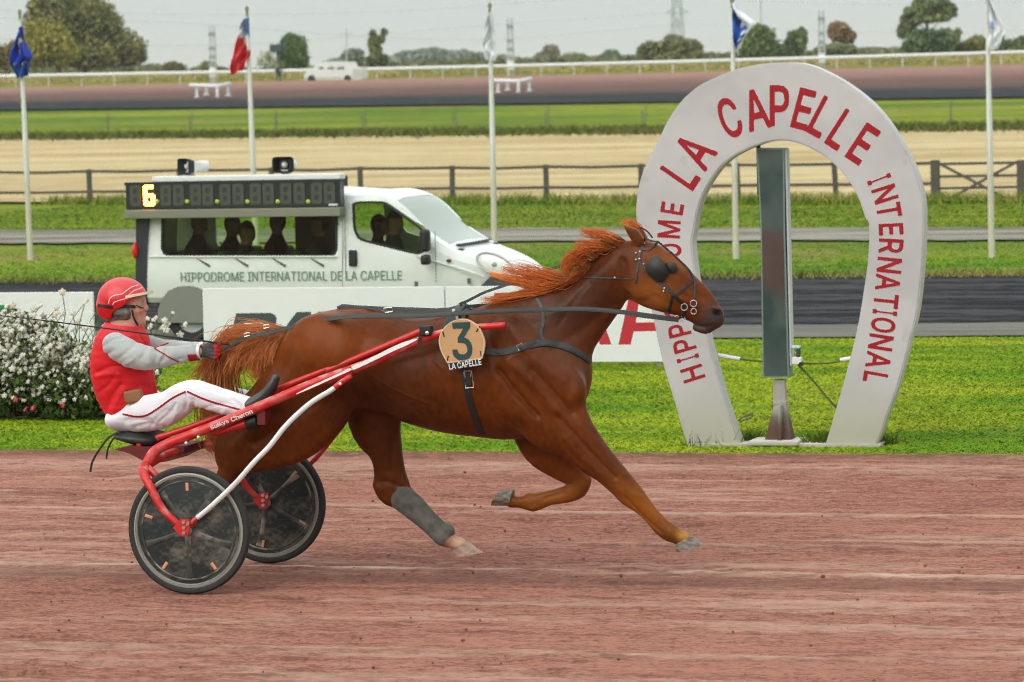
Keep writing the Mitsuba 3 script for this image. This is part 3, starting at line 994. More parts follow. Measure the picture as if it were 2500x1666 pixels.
def hair(strands, r0, r1, cols, seed, sides=3, root_shade=.35):
    """Strands: arrays of points; each becomes a thin tapering tube with its own tint."""
    V, Fc, C = [], [], []
    r = np.random.default_rng(seed)
    at = 0
    for s in strands:
        n = len(s)
        t = np.linspace(0, 1, n)
        rad = (r0 + (r1 - r0) * t) * r.uniform(.7, 1.3)
        v, f = None, None
        tt = np.gradient(s, axis=0)
        tt /= np.linalg.norm(tt, axis=1, keepdims=True) + 1e-9
        a = np.cross(tt, [0.1, 1, .2])
        a /= np.linalg.norm(a, axis=1, keepdims=True) + 1e-9
        b = np.cross(tt, a)
        g = np.arange(sides) * 2 * np.pi / sides
        v = (s[:, None] + rad[:, None, None] * (np.cos(g)[None, :, None] * a[:, None] + np.sin(g)[None, :, None] * b[:, None])).reshape(-1, 3)
        i, j = np.meshgrid(np.arange(n - 1), np.arange(sides), indexing='ij')
        q = np.stack([i * sides + j, i * sides + (j + 1) % sides, (i + 1) * sides + (j + 1) % sides, (i + 1) * sides + j], -1).reshape(-1, 4)
        V.append(v)
        Fc.append(np.vstack([q[:, [0, 1, 2]], q[:, [0, 2, 3]]]) + at)
        at += len(v)
        k = np.clip(r.normal(.5, .28), 0, 1)
        c = np.asarray(cols[0]) * (1 - k) + np.asarray(cols[1]) * k
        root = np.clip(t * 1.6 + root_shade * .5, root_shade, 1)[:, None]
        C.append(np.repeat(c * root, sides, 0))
    return trimesh.Trimesh(np.vstack(V), np.vstack(Fc), process=False), np.clip(np.vstack(C), .003, 1)


def lock(path, n, spread, seed, depth=.02, y0=0.0, frizz=.008, root=.35):
    """n strands along a photographed path; spread in metres grows from root to tip."""
    r = np.random.default_rng(seed)
    c = spline(np.array([on_y(x, y, YH + y0) for x, y in path]), 4)
    t = np.linspace(0, 1, len(c))[:, None]
    out = []
    for _ in range(n):
        o = np.array([r.normal(0, spread), r.normal(0, depth), r.normal(0, spread)])
        L = r.uniform(.62, 1.08)
        w = root + (1 - root) * np.sin(np.pi * np.clip(t * .84, 0, 1)) * (1 if r.uniform() < .93 else 1.9)
        ph = r.uniform(0, 6.28, 3)
        wav = np.stack([np.sin(t[:, 0] * 7 + ph[0]), np.sin(t[:, 0] * 5 + ph[1]), np.sin(t[:, 0] * 8 + ph[2])], 1) * frizz * t
        idx = np.clip(t[:, 0] * L, 0, 1) * (len(c) - 1)
        base = np.stack([np.interp(idx, np.arange(len(c)), c[:, k]) for k in range(3)], 1)
        out.append(base + o * w * 1.15 + wav + np.array([0, 0, 1.0]) * (r.normal(0, .010) * t ** 2))
    return out


mane = []
H = lambda *p: [ZH(*q) for q in p]
V5 = lambda *p: [Z5(*q) for q in p]
mane += lock(V5((1590, 345), (1480, 350), (1370, 320), (1250, 290), (1120, 262)), 127, .016, 1, .02, -.05)
mane += lock(V5((1570, 350), (1440, 375), (1330, 385), (1200, 350), (1085, 320)), 127, .018, 2, .02, -.05)
mane += lock(V5((1560, 365), (1420, 420), (1280, 440), (1130, 470), (980, 480)), 136, .013, 3, .02, -.04)
mane += lock(V5((1500, 380), (1350, 455), (1220, 480), (1100, 490), (1010, 500)), 76, .010, 4, .02, -.03)
mane += lock(V5((1660, 270), (1600, 210), (1560, 220), (1530, 270), (1515, 315)), 170, .018, 5, .03, -.05, .008, .5)
mane += lock(V5((1700, 200), (1640, 165), (1590, 190), (1545, 250)), 153, .017, 6, .03, -.05, .008, .5)
mane += lock(V5((1760, 165), (1690, 150), (1620, 175), (1580, 210)), 102, .013, 7, .025, -.04)
mane += lock(V5((1810, 145), (1740, 130), (1660, 125), (1580, 120)), 85, .010, 8, .02, -.04)
mane += lock(V5((1860, 130), (1790, 95), (1730, 60), (1650, 42), (1610, 45)), 93, .010, 9, .02, -.03)
mane += lock(V5((1900, 110), (1840, 85), (1770, 55), (1700, 35)), 68, .009, 10, .02, .0)
mane += lock(H((1140, 330), (1080, 190), (1000, 135), (900, 125), (830, 140)), 44, .009, 11, .02, 0)
mane += lock(V5((1640, 290), (1580, 320), (1540, 350), (1500, 370)), 102, .012, 12, .02, -.06)
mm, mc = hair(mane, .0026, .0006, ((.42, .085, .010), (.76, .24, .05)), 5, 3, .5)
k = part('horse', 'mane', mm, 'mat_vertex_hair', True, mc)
labels[k] = {'label': 'flaxen red mane blown back by the wind'}
tail = []
S3 = zoomed(460, 780, 9.8)
Q = lambda *p: [S3(*q) for q in p]
tail += lock(Q((2260, 380), (1900, 400), (1500, 450), (1150, 620), (930, 960), (780, 1400)), 442, .030, 21, .05, .0, .010, .4)
tail += lock(Q((2260, 360), (1800, 370), (1300, 390), (1000, 480), (800, 760), (620, 1080), (480, 1420)), 476, .026, 22, .05, .02, .010, .4)
tail += lock(Q((1900, 420), (1300, 400), (1000, 470), (750, 720), (520, 1050), (330, 1300)), 204, .022, 23, .05, .03, .012, .4)
tail += lock(Q((1300, 420), (900, 600), (620, 850), (430, 1080), (200, 1300), (20, 1350)), 68, .018, 24, .05, .03, .014, .5)
tail += lock(Q((2200, 420), (2000, 560), (1850, 800), (1780, 1050), (1800, 1300), (1850, 1500)), 408, .022, 25, .04, -.06, .008, .5)
tail += lock(Q((2180, 430), (1800, 560), (1600, 760), (1560, 950), (1650, 1180), (1800, 1350)), 374, .022, 26, .04, -.04, .008, .5)
tail += lock(Q((2230, 450), (2130, 620), (2060, 850), (2050, 1080), (1980, 1300)), 289, .016, 27, .03, -.10, .006, .5)
tail += lock(Q((1700, 500), (1300, 700), (1200, 900), (1100, 1100), (1000, 1350)), 408, .026, 28, .05, -.02, .01, .5)
tail += lock(Q((2230, 400), (1900, 470), (1600, 560), (1350, 720), (1150, 950)), 442, .028, 31, .05, -.02, .01, .5)
tail += lock(Q((700, 1000), (600, 1500), (560, 2200), (700, 2900), (900, 3300)), 204, .03, 29, .06, .03, .014, .6)
tail += lock(Q((900, 1000), (900, 1600), (950, 2300), (1000, 2900)), 136, .03, 30, .06, .04, .014, .6)
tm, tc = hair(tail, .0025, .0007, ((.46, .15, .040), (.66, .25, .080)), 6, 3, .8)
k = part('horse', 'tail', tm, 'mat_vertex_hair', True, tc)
labels[k] = {'label': 'long reddish brown tail streaming back over the driver'}

# ================================================================ harness on the horse
thing('harness', 'black leather driving harness with steel buckles on the chestnut horse', 'harness')


def flat(name, pts, width, mat='mat_leather', thick=.006, lift=.004, dy=-.2, holder='harness', **kw):
    return part(holder, name, HSURF.strap(pts, width, thick, lift, YH + dy, **kw), mat, 30)


def ring(px, py, rpx, dy, tube_r=.0028, lift=.01, holder='harness', name='ring', squash=1.0):
    c, n = HSURF.at(px, py, lift, YH + dy)
    R = np.linalg.norm(on_y(px, py + rpx, c[1]) - on_y(px, py, c[1]))
    g = np.linspace(0, 2 * np.pi, 25)
    p = c + np.stack([np.cos(g) * R * squash, 0 * g, np.sin(g) * R], 1)
    return part(holder, name, tube(p, tube_r, 6), 'mat_steel', True)


def buckle(px, py, w, h, ang, dy, holder='harness'):
    c, n = HSURF.at(px, py, .010, YH + dy)
    q = np.array([(-w, -h), (w, -h), (w, h), (-w, h), (-w, -h), (w, -h)], float) / 2
    ca, sa = math.cos(ang), math.sin(ang)
    p = c + np.stack([q[:, 0] * ca - q[:, 1] * sa, 0 * q[:, 0], q[:, 0] * sa + q[:, 1] * ca], 1)
    return part(holder, 'buckle', sweep(p, .003, .003, 6), 'mat_steel', False)


flat('girth', V5((835, 560), (850, 700), (875, 900), (890, 1050), (920, 1160), (960, 1270), (985, 1335)), .036)
buckle(*Z5(900, 985), .045, .09, .1, -.28)
buckle(*Z5(893, 950), .032, .035, .1, -.28)
flat('girth_keeper', V5((880, 990), (897, 990), (915, 988)), .05, lift=.012)
flat('breast_collar', V5((1000, 806), (1100, 806), (1200, 790), (1300, 760), (1400, 750), (1500, 770), (1600, 815), (1672, 862)), .030, 'mat_strap_grey', .010)
flat('breast_collar_edge', V5((1000, 826), (1100, 825), (1200, 808), (1300, 780), (1400, 768), (1500, 788), (1600, 833), (1668, 878)), .012, 'mat_leather', .010)
flat('collar_end', V5((1230, 795), (1280, 770), (1325, 742)), .020, lift=.012)
buckle(*Z5(1232, 777), .032, .028, .4, -.25)
flat('neck_strap', V5((1335, 470), (1372, 545), (1376, 620), (1360, 690), (1380, 745)), .018, 'mat_strap_grey')
# saddle: pad over the back, terrets, backstrap
sp = []
for Yo in np.linspace(-.27, .27, 13):
    c = on_y(1125, 760, YH)
    zz = c[2] - 1.15 * Yo ** 2 * 1.6 + .012
    sp.append([c[0] + .01, YH + Yo, zz])
part('harness', 'saddle_pad', sweep(np.array(sp), .055, .014, 10), 'mat_leather', 30)
part('harness', 'saddle_tree', sweep(np.array(sp)[3:10] + [0, 0, .018], .028, .012, 10), 'mat_strap_grey', 30)
for yo, (px, py) in ((-.06, Z5(852, 515)), (.06, Z5(880, 512))):
    b = on_y(px, py, YH + yo)
    part('harness', 'terret', tube(np.array([b + [0, 0, -.045], b + [0, 0, .012]]), .006, 8), 'mat_black', 30)
ph = [on_y(*Z5(*q), YH - .285) for q in ((800, 535), (808, 560), (822, 580), (828, 600))]
part('harness', 'plate_hook', tube(spline(ph, 4), .008, 8), 'mat_white_paint', True)


def line(name, pts, dys, width, mat='mat_leather', thick=.006, holder='harness', nrm=(0, -1, 0.25)):
    """A strap hung in the air between photographed points, each at its own depth."""
    p = np.array([on_y(x, y, YH + d) for (x, y), d in zip(pts, dys)])
    return part(holder, name, strap(spline(p, 8), width, thick, nrm), mat, 30)


line('back_strap', V5((60, 527), (110, 518), (240, 524), (380, 530), (560, 535), (740, 540), (830, 520)), (-.02,) * 7, .016)
line('back_strap', V5((250, 528), (320, 545), (370, 560), (480, 562), (620, 556), (800, 548)), (-.05,) * 6, .012)
buckle(*Z5(385, 542), .05, .024, .1, -.05)
line('check_rein', V5((838, 505), (900, 480), (1000, 430), (1130, 385), (1250, 340), (1370, 300), (1490, 258), (1700, 185), (1900, 110)), (.0, .03, .08, .11, .12, .13, .13, .12, .06), .014)
line('back_strap', V5((880, 520), (960, 512), (1040, 508)), (-.03, .02, .05), .014)
flat('trace', V5((790, 640), (810, 600), (850, 575)), .03, 'mat_strap_grey')

# ---- reins, from the bit to the driver's hands
thing('reins', 'long flat black leather reins running from the bit to the driver in red', 'reins')
rp = [Z4(1435, 800), Z4(1500, 752), Z4(1580, 712), Z4(1700, 690), Z4(1850, 652), Z4(2000, 618), Z4(2180, 590), Z5(0, 600), Z5(150, 582), Z5(300, 578), Z5(550, 578), Z5(850, 560), Z5(1100, 546), Z5(1400, 538), Z5(1650, 534), Z5(1900, 556), Z5(2080, 580), Z5(2230, 602)]
line('near_rein', rp, (-.13, -.15, -.17, -.19, -.21, -.23, -.25, -.27, -.285, -.29, -.30, -.30, -.26, -.20, -.17, -.14, -.12, -.09), .021, 'mat_strap_grey', holder='reins')
k = line('near_rein_edge', [(x, y + 4.2) for x, y in rp[8:]], (-.286, -.292, -.302, -.302, -.262, -.202, -.172, -.142, -.122, -.092), .009, 'mat_black', .008, holder='reins')
line('bit_end', V5((1880, 554), (1990, 575), (2110, 590), (2240, 606)), (-.145, -.135, -.122, -.095), .023, 'mat_leather', .010, holder='reins')
fr = [Z4(1445, 770), Z4(1560, 706), Z4(1640, 684), Z4(1690, 655), Z4(1760, 668), Z4(1900, 655), Z4(2040, 600), Z4(2200, 552), Z5(100, 515), Z5(400, 548), Z5(800, 535), Z5(1040, 508), Z5(1300, 470), Z5(1600, 400)]
line('far_rein', fr, (.0, .02, .04, .05, .06, .10, .15, .17, .10, .10, .10, .14, .17, .15), .018, 'mat_leather', holder='reins')
for q, s in ((Z4(1702, 648), .3), (Z4(1578, 700), .3)):
    c = on_y(*q, YH - .17)
    g = np.array([(-.016, -.010), (.016, -.004), (.016, .012), (-.016, .008), (-.016, -.010)])
    part('reins', 'buckle', sweep(c + np.stack([g[:, 0], 0 * g[:, 0] - .006, g[:, 1]], 1), .003, .003, 6), 'mat_steel', False)

# ---- bridle
thing('bridle', 'black bridle with dark blinkers, bit rings and silver fittings on the horse head', 'bridle')
B = dict(holder='bridle', dy=-.09)
flat('crown_piece', H((1180, 320), (1150, 420), (1110, 520), (1100, 610), (1160, 690)), .014, **B)
flat('browband', H((1130, 450), (1200, 480), (1280, 430), (1340, 375)), .012, 'mat_strap_grey', **B)
flat('browband', H((1180, 330), (1260, 360), (1350, 372)), .010, 'mat_strap_grey', **B)
flat('cheek_piece', H((1160, 690), (1260, 800), (1340, 880), (1450, 960), (1560, 1060), (1640, 1150), (1665, 1190)), .018, **B)
flat('face_strap', H((1340, 372), (1440, 450), (1540, 545), (1640, 640), (1720, 720), (1775, 800), (1795, 870)), .010, **B)
flat('noseband', H((1560, 1060), (1640, 1000), (1720, 920), (1790, 860)), .012, **B)
flat('jaw_strap', H((1530, 1060), (1500, 1180), (1480, 1290)), .014, **B)
flat('throat_strap', H((1090, 640), (1075, 760), (1060, 900)), .010, **B)
flat('nose_strap', H((1800, 870), (1810, 960), (1805, 1060), (1795, 1120)), .008, 'mat_strap_grey', **B)
flat('chin_strap', H((1660, 1190), (1680, 1290), (1600, 1350)), .014, **B)
part('bridle', 'overcheck_cord', strap(np.array([HSURF.at(*q, .004, YH - .1)[0] for q in spline(np.array(V5((1500, 332), (1650, 336), (1800, 338), (1950, 345))), 8)]), .007, .004, (0, -1, .2)), 'mat_leather', 30)
lp = [on_y(*ZH(*q), YH - .02) for q in ((1080, 230), (1090, 200), (1120, 190), (1180, 220), (1230, 265), (1270, 320))]
part('bridle', 'ear_loop', tube(spline(lp, 5), .0045, 8), 'mat_black', True)
for q, r in ((ZH(1680, 1195), 8), (ZH(1793, 1160), 8), (ZH(1800, 1250), 7), (ZH(1580, 1345), 6), (ZH(1665, 1335), 6)):
    ring(*q, r, -.075, .0026, .010, 'bridle', 'bit_ring')
for q in ((1060, 520), (1110, 500), (1060, 600), (1105, 590), (1165, 400), (1160, 655), (1420, 965), (1415, 995), (790, 825)):
    c, n = HSURF.at(*ZH(*q), .006, YH - .09)
    part('bridle', 'stud', ellipsoid(c, (.006, .004, .006), 1), 'mat_steel', True)


def blinker(pts, dy, bulge, mat='mat_black'):
    poly = Polygon([(p[0], p[2]) for p in (on_y(*ZH(*q), YH + dy) for q in spline(np.array(pts + pts[:1], float), 6)[:-1])]).buffer(0)
    m = prism_y(poly, YH + dy - .004, YH + dy + .004)
    m = m.subdivide_to_size(.02)
    c = np.array(poly.centroid.coords[0])
    d = np.hypot(m.vertices[:, 0] - c[0], m.vertices[:, 2] - c[1])
    m.vertices[:, 1] += bulge * (d / d.max()) ** 2
    return part('bridle', 'blinker', m, mat, 40)


blinker([(1165, 690), (1230, 590), (1300, 545), (1370, 600), (1430, 690), (1465, 760), (1420, 850), (1350, 890), (1250, 820), (1180, 760)], -.125, .028)
blinker([(1430, 650), (1500, 632), (1560, 650), (1582, 720), (1550, 765), (1480, 770), (1430, 740)], -.085, .012)

# ---- saddle number plate
thing('number_plate', 'tan number plate with dark green 3 hanging at the saddle', 'number plate')
pl = spline(np.array(V5((755, 640), (800, 610), (850, 598), (900, 605), (955, 640), (985, 690), (1003, 745), (998, 800), (985, 852))), 6)
pl = np.vstack([pl, V5((985, 852), (765, 882)), spline(np.array(V5((765, 882), (735, 830), (715, 780), (710, 730), (725, 680), (755, 640))), 6)])
PY = YH - .345
A3 = [(p[0], p[2]) for p in (on_y(x, y, PY) for x, y in pl)]
plate = Polygon(A3).buffer(0)
part('number_plate', 'board', prism_y(plate, PY, PY + .012), 'mat_tan', 30)
part('number_plate', 'rim', prism_y(plate.difference(plate.buffer(-.006)), PY - .003, PY + .014), M('mat_plate_rim', (.66, .50, .33), .7), 30)
foot = Polygon([(p[0], p[2]) for p in (on_y(*Z5(*q), PY) for q in ((765, 884), (985, 852), (978, 898), (785, 922)))])
part('number_plate', 'foot_strip', prism_y(foot, PY - .004, PY + .012), 'mat_black', False)


def placed(m, px, py, Y, tilt=0.0):
    m = rot_y(m, tilt)
    c = on_y(px, py, Y)
    return moved(m, c)


part('number_plate', 'numeral', placed(letter('3', .112, .208, .004, True), *Z5(858, 742), PY - .001, .03), 'mat_ink_green', 30)
part('number_plate', 'lettering', placed(letter('LA CAPELLE', .185, .033, .002, True), *Z5(877, 888), PY - .0045, .145), 'mat_white_paint', False)
for q, a in (((738, 695), -.25), ((958, 665), .6), ((765, 855), .25), ((978, 825), -.15)):
    m = box((-.0035, 0, -.018), (.0035, .004, .018))
    part('number_plate', 'slot', placed(m, *Z5(*q), PY - .0025, -a), 'mat_dark_cloth', False)

# ---- leg boot on the far hind leg
bs = HC['hind_far'].copy()
bf = Field(on_y(935, 1340, YH + .14) - [0, .09, 0], on_y(1125, 1190, YH + .14) + [0, .09, 0], .006)
bsel = bs[5:10].copy()
bsel[:, 3] += .003
bsel[:, 4] += .005
bsel[0, 3:] -= .010
bf.add(bf.chain(bsel, margin=.05), .01)
bf.add(bf.ball(on_y(1094, 1292, YH + .14), (.034, .045, .024), -.7), .03)
bm = bf.mesh(2)
bc = np.clip(np.array([.115, .112, .098]) * (1 + 1.1 * vnoise(bm.vertices, 25, 3, 9)[:, None]), .01, 1)
k = thing('leg_boot', 'dirty grey leg boot on the hind leg under the belly', 'leg boot')
scene[k] = mikit.ply(bm, 'mat_vertex_rough', True, color=bc)

# ================================================================ the sulky
thing('sulky', 'red two-wheeled racing sulky with black disc wheels', 'sulky')
WY0, WY1 = 19.13, 20.44
c0 = on_y(462, 1293, WY0)
R = float(c0[2])
WX = c0[0]
WC = [np.array([WX, WY0, R - .004]), np.array([on_y(654, 1227, WY1)[0], WY1, R - .004])]
M('mat_disc', (.017, .021, .021), .35)


def disc_fn(p, n, uv):
    d = fbm(p.x * 9, p.y * 9, p.z * 9, octaves=4)
    s = fbm(p.x * 55, p.y * 40, p.z * 55, octaves=2)
    return mix((.012, .020, .019), (.135, .12, .10), smoothstep(.40, .80, .65 * d + .35 * s))


M('mat_wheel_disc', proc(disc_fn), .4)
def spoke_fn(p, n, uv):
    d = fbm(p.x * 14, p.y * 14, p.z * 14, octaves=3)
    return mix((.040, .042, .036), (.27, .24, .20), smoothstep(.42, .72, d))


M('mat_spoke', proc(spoke_fn), .5)
M('mat_rim', (.30, .295, .26), .4)


def local(m, c):
    return moved(m, c)


for wi, c in enumerate(WC):
    tyre = revolve_y([(R - .036, -.014), (R - .026, -.019), (R - .010, -.017), (R, -.006), (R, .006), (R - .010, .017), (R - .026, .019), (R - .036, .014), (R - .036, -.014)], 96)
    tk = part('sulky', 'wheel', local(tyre, c), 'mat_rubber', 40)
    rim = revolve_y([(R - .058, -.012), (R - .053, -.0195), (R - .050, -.013), (R - .047, -.013), (R - .0445, -.0195), (R - .036, -.0165), (R - .036, .0165), (R - .0445, .0195), (R - .047, .013), (R - .050, .013), (R - .053, .0195), (R - .058, .012), (R - .058, -.012)], 96)
    part(tk, 'rim', local(rim, c), 'mat_rim', 40)
    disc = revolve_y([(0.0, -.022), (.05, -.021), (R - .10, -.012), (R - .06, -.009), (R - .06, .009), (R - .10, .012), (.05, .021), (0.0, .022)], 96)
    part(tk, 'disc', local(disc, c), 'mat_wheel_disc', 50)
    for a in (270, 342, 198, 126, 54):
        a = math.radians(a - (0 if wi == 0 else 12))
        for sy in (-1, 1):
            L = R - .095
            p = np.array([[math.cos(a) * t, sy * (.021 - .010 * t / L), math.sin(a) * t] for t in np.linspace(.03, L, 6)])
            part(tk, 'spoke', local(sweep(p, np.array([.020, .017, .015, .0145, .017, .026]), .007, 10, up=(0, 1, 0)), c), 'mat_spoke', True)
    for sy in (-1, 1):
        g_ = np.linspace(0, 2 * np.pi, 65)
        rr_ = R - .082
        part(tk, 'moulded_ring', local(tube(np.stack([np.cos(g_) * rr_, 0 * g_ + sy * .010, np.sin(g_) * rr_], 1), .006, 6), c), 'mat_spoke', True)
    slots = (90, 162, 234, 306) if wi == 0 else (270 - 8, 332, 45, 125)
    for a in slots:
        a = math.radians(a)
        for sy in (-1, 1):
            p = np.array([[math.cos(a) * t, sy * .0145, math.sin(a) * t] for t in np.linspace(.218, .262, 4)])
            part(tk, 'reflector', local(sweep(p, .0095, .004, 8, up=(0, 1, 0)), c), 'mat_orange', True)
    part(tk, 'hub', local(revolve_y([(0, -.05), (.02, -.05), (.026, -.03), (.026, .03), (.02, .05), (0, .05)], 32), c), 'mat_grey_metal', 40)


def red_fn(p, n, uv):
    d = fbm(p.x * 22, p.y * 22, p.z * 22, octaves=3)
    up = smoothstep(.1, .9, n.z)
    return mix((.56, .013, .012), (.60, .36, .32), smoothstep(.42, .78, d) * (0.22 + 0.60 * up))


M('mat_red_dusty', proc(red_fn), .38, clearcoat=.3)
SH = -.42


def pathline(pts, dys):
    return np.array([on_y(x, y, YH + d) for (x, y), d in zip(pts, dys)])


def mirror_y(p):
    q = p.copy()
    q[:, 1] = 2 * YH - q[:, 1]
    return q


shaft = pathline([Z7(930, 190), Z7(975, 110), Z7(1040, 62), Z4(1200, 1345), Z4(1400, 1268), Z4(1700, 1138), Z4(2000, 1010), Z4(2240, 925), Z5(0, 985), Z5(300, 862), Z5(560, 748), Z5(720, 690), Z5(860, 660), Z5(970, 650), Z5(1135, 638)],
                 (-.52, -.47, -.44, -.43, -.42, -.41, -.40, -.39, -.38, -.36, -.335, -.32, -.31, -.30, -.29))
shaft_r = np.interp(np.linspace(0, 1, (len(shaft) - 1) * 6 + 1), [0, .08, .2, .6, .72, .8, 1], [.028, .030, .029, .026, .023, .019, .0175])
fork_o = pathline([Z7(930, 190), Z7(915, 215), Z7(930, 265), Z7(965, 330), Z7(1010, 420), Z7(1060, 490), Z7(1140, 562)], (-.55, -.60, -.66, -.69, -.70, -.705, -.705))
fork_r = np.interp(np.linspace(0, 1, 6 * 6 + 1), [0, .3, 1], [.031, .026, .019])
fork_i = fork_o.copy()
fork_i[:, 1] = np.array([.55, .565, .575, .585, .59, .595, .595]) * -1 + YH
fork_i[:, 0] += np.array([0, .02, .03, .03, .02, .01, 0])
stay = pathline([Z7(1215, 575), Z7(1230, 545), Z7(1345, 448), Z7(1500, 302), Z7(1620, 165), Z7(1720, 62), Z4(1810, 1296), Z4(1900, 1205), Z4(2000, 1122), Z4(2110, 1055), Z4(2165, 1012), Z4(2240, 960)],
                (-.705, -.705, -.703, -.70, -.685, -.65, -.61, -.565, -.52, -.47, -.44, -.40))
upper = pathline([Z4(1000, 1358), Z4(1200, 1292), Z4(1400, 1215), Z4(1790, 1040), Z4(2100, 915), Z5(0, 925), Z5(300, 800), Z5(612, 668)], (-.27, -.275, -.28, -.285, -.29, -.292, -.295, -.30))
for s, mir in ((0, lambda p: p), (1, mirror_y)):
    sp_ = spline(mir(shaft), 6)
    sk = part('sulky', 'shaft', tube(sp_, shaft_r, 14), 'mat_red_dusty', True)
    part('sulky', 'fork', cat([tube(spline(mir(fork_o), 6), fork_r, 12)]), 'mat_red_dusty', True)
    part('sulky', 'fork', tube(spline(mir(fork_i), 6), fork_r * .8, 12), 'mat_red_dusty', True)
    st_ = spline(mir(stay), 6)
    if s == 0:
        part('sulky', 'stay', tube(st_[8:57], .0145, 10), 'mat_white_paint', True)
        part('sulky', 'stay_end', tube(st_[:9], .013, 10), 'mat_red_dusty', True)
        part('sulky', 'stay_end', tube(st_[56:], .0155, 10), 'mat_red_dusty', True)
    else:
        part('sulky', 'stay', tube(st_, .0145, 10), 'mat_red_dusty', True)
    part('sulky', 'seat_bar', tube(spline(mir(upper), 6), .0165, 12), 'mat_red', True)
    hub = WC[0] + [0, -.065, 0] if s == 0 else np.array([WC[1][0], WC[1][1] - .065, WC[1][2]])
    g = [(-.066, .022), (-.022, .068), (.028, .070), (.034, .026), (.016, -.024), (-.020, -.024)]
    pk = part('sulky', 'axle_plate', prism_y([(hub[0] + x, hub[2] + z) for x, z in g], hub[1] - .012, hub[1]), 'mat_red', False)
    for x, z in ((0, -.004), (0, .024), (0, .054), (.024, .046)):
        part(pk, 'bolt', cyl((hub[0] + x, hub[1] - .024, hub[2] + z), (hub[0] + x, hub[1] - .012, hub[2] + z), .010, 10), 'mat_steel', 40)
# white stripes on the near shaft, and its white brush lettering
st = pathline([Z4(1890, 1078), Z4(2050, 1005), Z4(2240, 918), Z5(0, 975), Z5(150, 918), Z5(300, 848), Z5(440, 780), Z5(570, 728)], (-.43, -.425, -.42, -.408, -.40, -.39, -.375, -.362))
part('sulky', 'white_stripe', strap(spline(st, 6), np.interp(np.linspace(0, 1, 43), [0, .08, .5, .6, .92, 1], [.004, .012, .013, .022, .024, .006]), .003, (0, -1, .15)), 'mat_white_paint', 30)
sl = pathline([Z4(1345, 1298), Z4(1610, 1186)], (-.45, -.45))
ang = math.atan2(sl[1][2] - sl[0][2], sl[1][0] - sl[0][0])
for w0, w1, wd, hgt in ((.0, .43, 'Sulkys', .026), (.49, 1.0, 'Cheron', .026)):
    m = rot_y(letter(wd, np.linalg.norm(sl[1] - sl[0]) * (w1 - w0), hgt, .003, True), ang)
    part('sulky', 'lettering', moved(m, sl[0] + (sl[1] - sl[0]) * (w0 + w1) / 2), 'mat_white_paint', False)
for q in ((1265, 1353), (1187, 1390), (2170, 1012)):
    c = on_y(*Z4(*q), YH - .455)
    part('sulky', 'rivet', ellipsoid(c, (.009, .006, .009), 2), 'mat_white_paint', True)
c = on_y(*Z5(632, 672), YH - .345)
part('sulky', 'clamp', box(c - [.035, .03, .028], c + [.030, .03, .028], .008), 'mat_black', 40)
part('sulky', 'clamp_bolt', ellipsoid(c + [.012, -.036, -.012], (.012, .008, .012), 2), 'mat_steel', True)
part('sulky', 'clamp_band', strap(np.array([on_y(*Z5(*q), YH - .365) for q in ((592, 700), (585, 740), (580, 770))]), .016, .006, (0, -1, 0)), 'mat_black', 30)
# cross arch between the two shafts, seat, splash shields, foot rests
a0, a1 = shaft[0], mirror_y(shaft[:1])[0]
arch = np.array([a0, a0 + [.03, .16, .035], (a0 + a1) / 2 + [.05, 0, .045], a1 + [.03, -.16, .035], a1])
part('sulky', 'cross_bar', tube(spline(arch, 8), .026, 14), 'mat_red_dusty', True)
sc = on_y(*Z4(900, 1345), YH)
sf = Field(sc - [.26, .24, .14], sc + [.26, .24, .12], .008)
sf.add(sf.chain(disc_stations([(Z4(790, 1340), 12, .13, 0), (Z4(880, 1348), 18, .17, 0), (Z4(990, 1362), 20, .15, 0), (Z4(1040, 1352), 12, .10, 0)], YH)), .02)
part('sulky', 'seat', sf.mesh(3), 'mat_strap_grey', True)
part('sulky', 'seat_post', tube(np.array([on_y(*Z4(890, 1400), YH - .05), on_y(*Z4(960, 1440), YH), on_y(*Z4(1000, 1490), YH)]), .02, 10), 'mat_dark_red', True)
b0 = on_y(*Z4(895, 1400), YH - .12)
part('sulky', 'seat_bolt', cyl(b0 - [0, .03, 0], b0 + [0, .24, 0], .013, 12), 'mat_red', 40)
pan = [Z4(800, 1412), Z4(900, 1390), Z4(1060, 1400), Z4(1250, 1390), Z4(1230, 1440), Z4(1130, 1490), Z4(1010, 1500), Z4(900, 1440)]
part('sulky', 'seat_pan', prism_y([(p[0], p[2]) for p in (on_y(*q, YH) for q in pan)], YH - .17, YH + .17), 'mat_dark_red', 30)
for dy in (-.38, .38):
    fr_ = np.array([on_y(*Z4(*q), YH + dy) for q in ((1360, 1340), (1460, 1300), (1580, 1262))])
    fk = part('sulky', 'foot_rest', tube(fr_, [.010, .020, .026], 12), 'mat_red', True)
    part(fk, 'rubber_cap', tube(np.array([on_y(*Z4(*q), YH + dy) for q in ((1575, 1266), (1640, 1250))]), [.036, .034], 12), 'mat_black', True)
part('sulky', 'pedal', box(on_y(*Z4(1690, 1250), YH - .36) - [.03, .05, .02], on_y(*Z4(1690, 1210), YH - .36) + [.02, .05, .03], .006), 'mat_dark_red', 30)

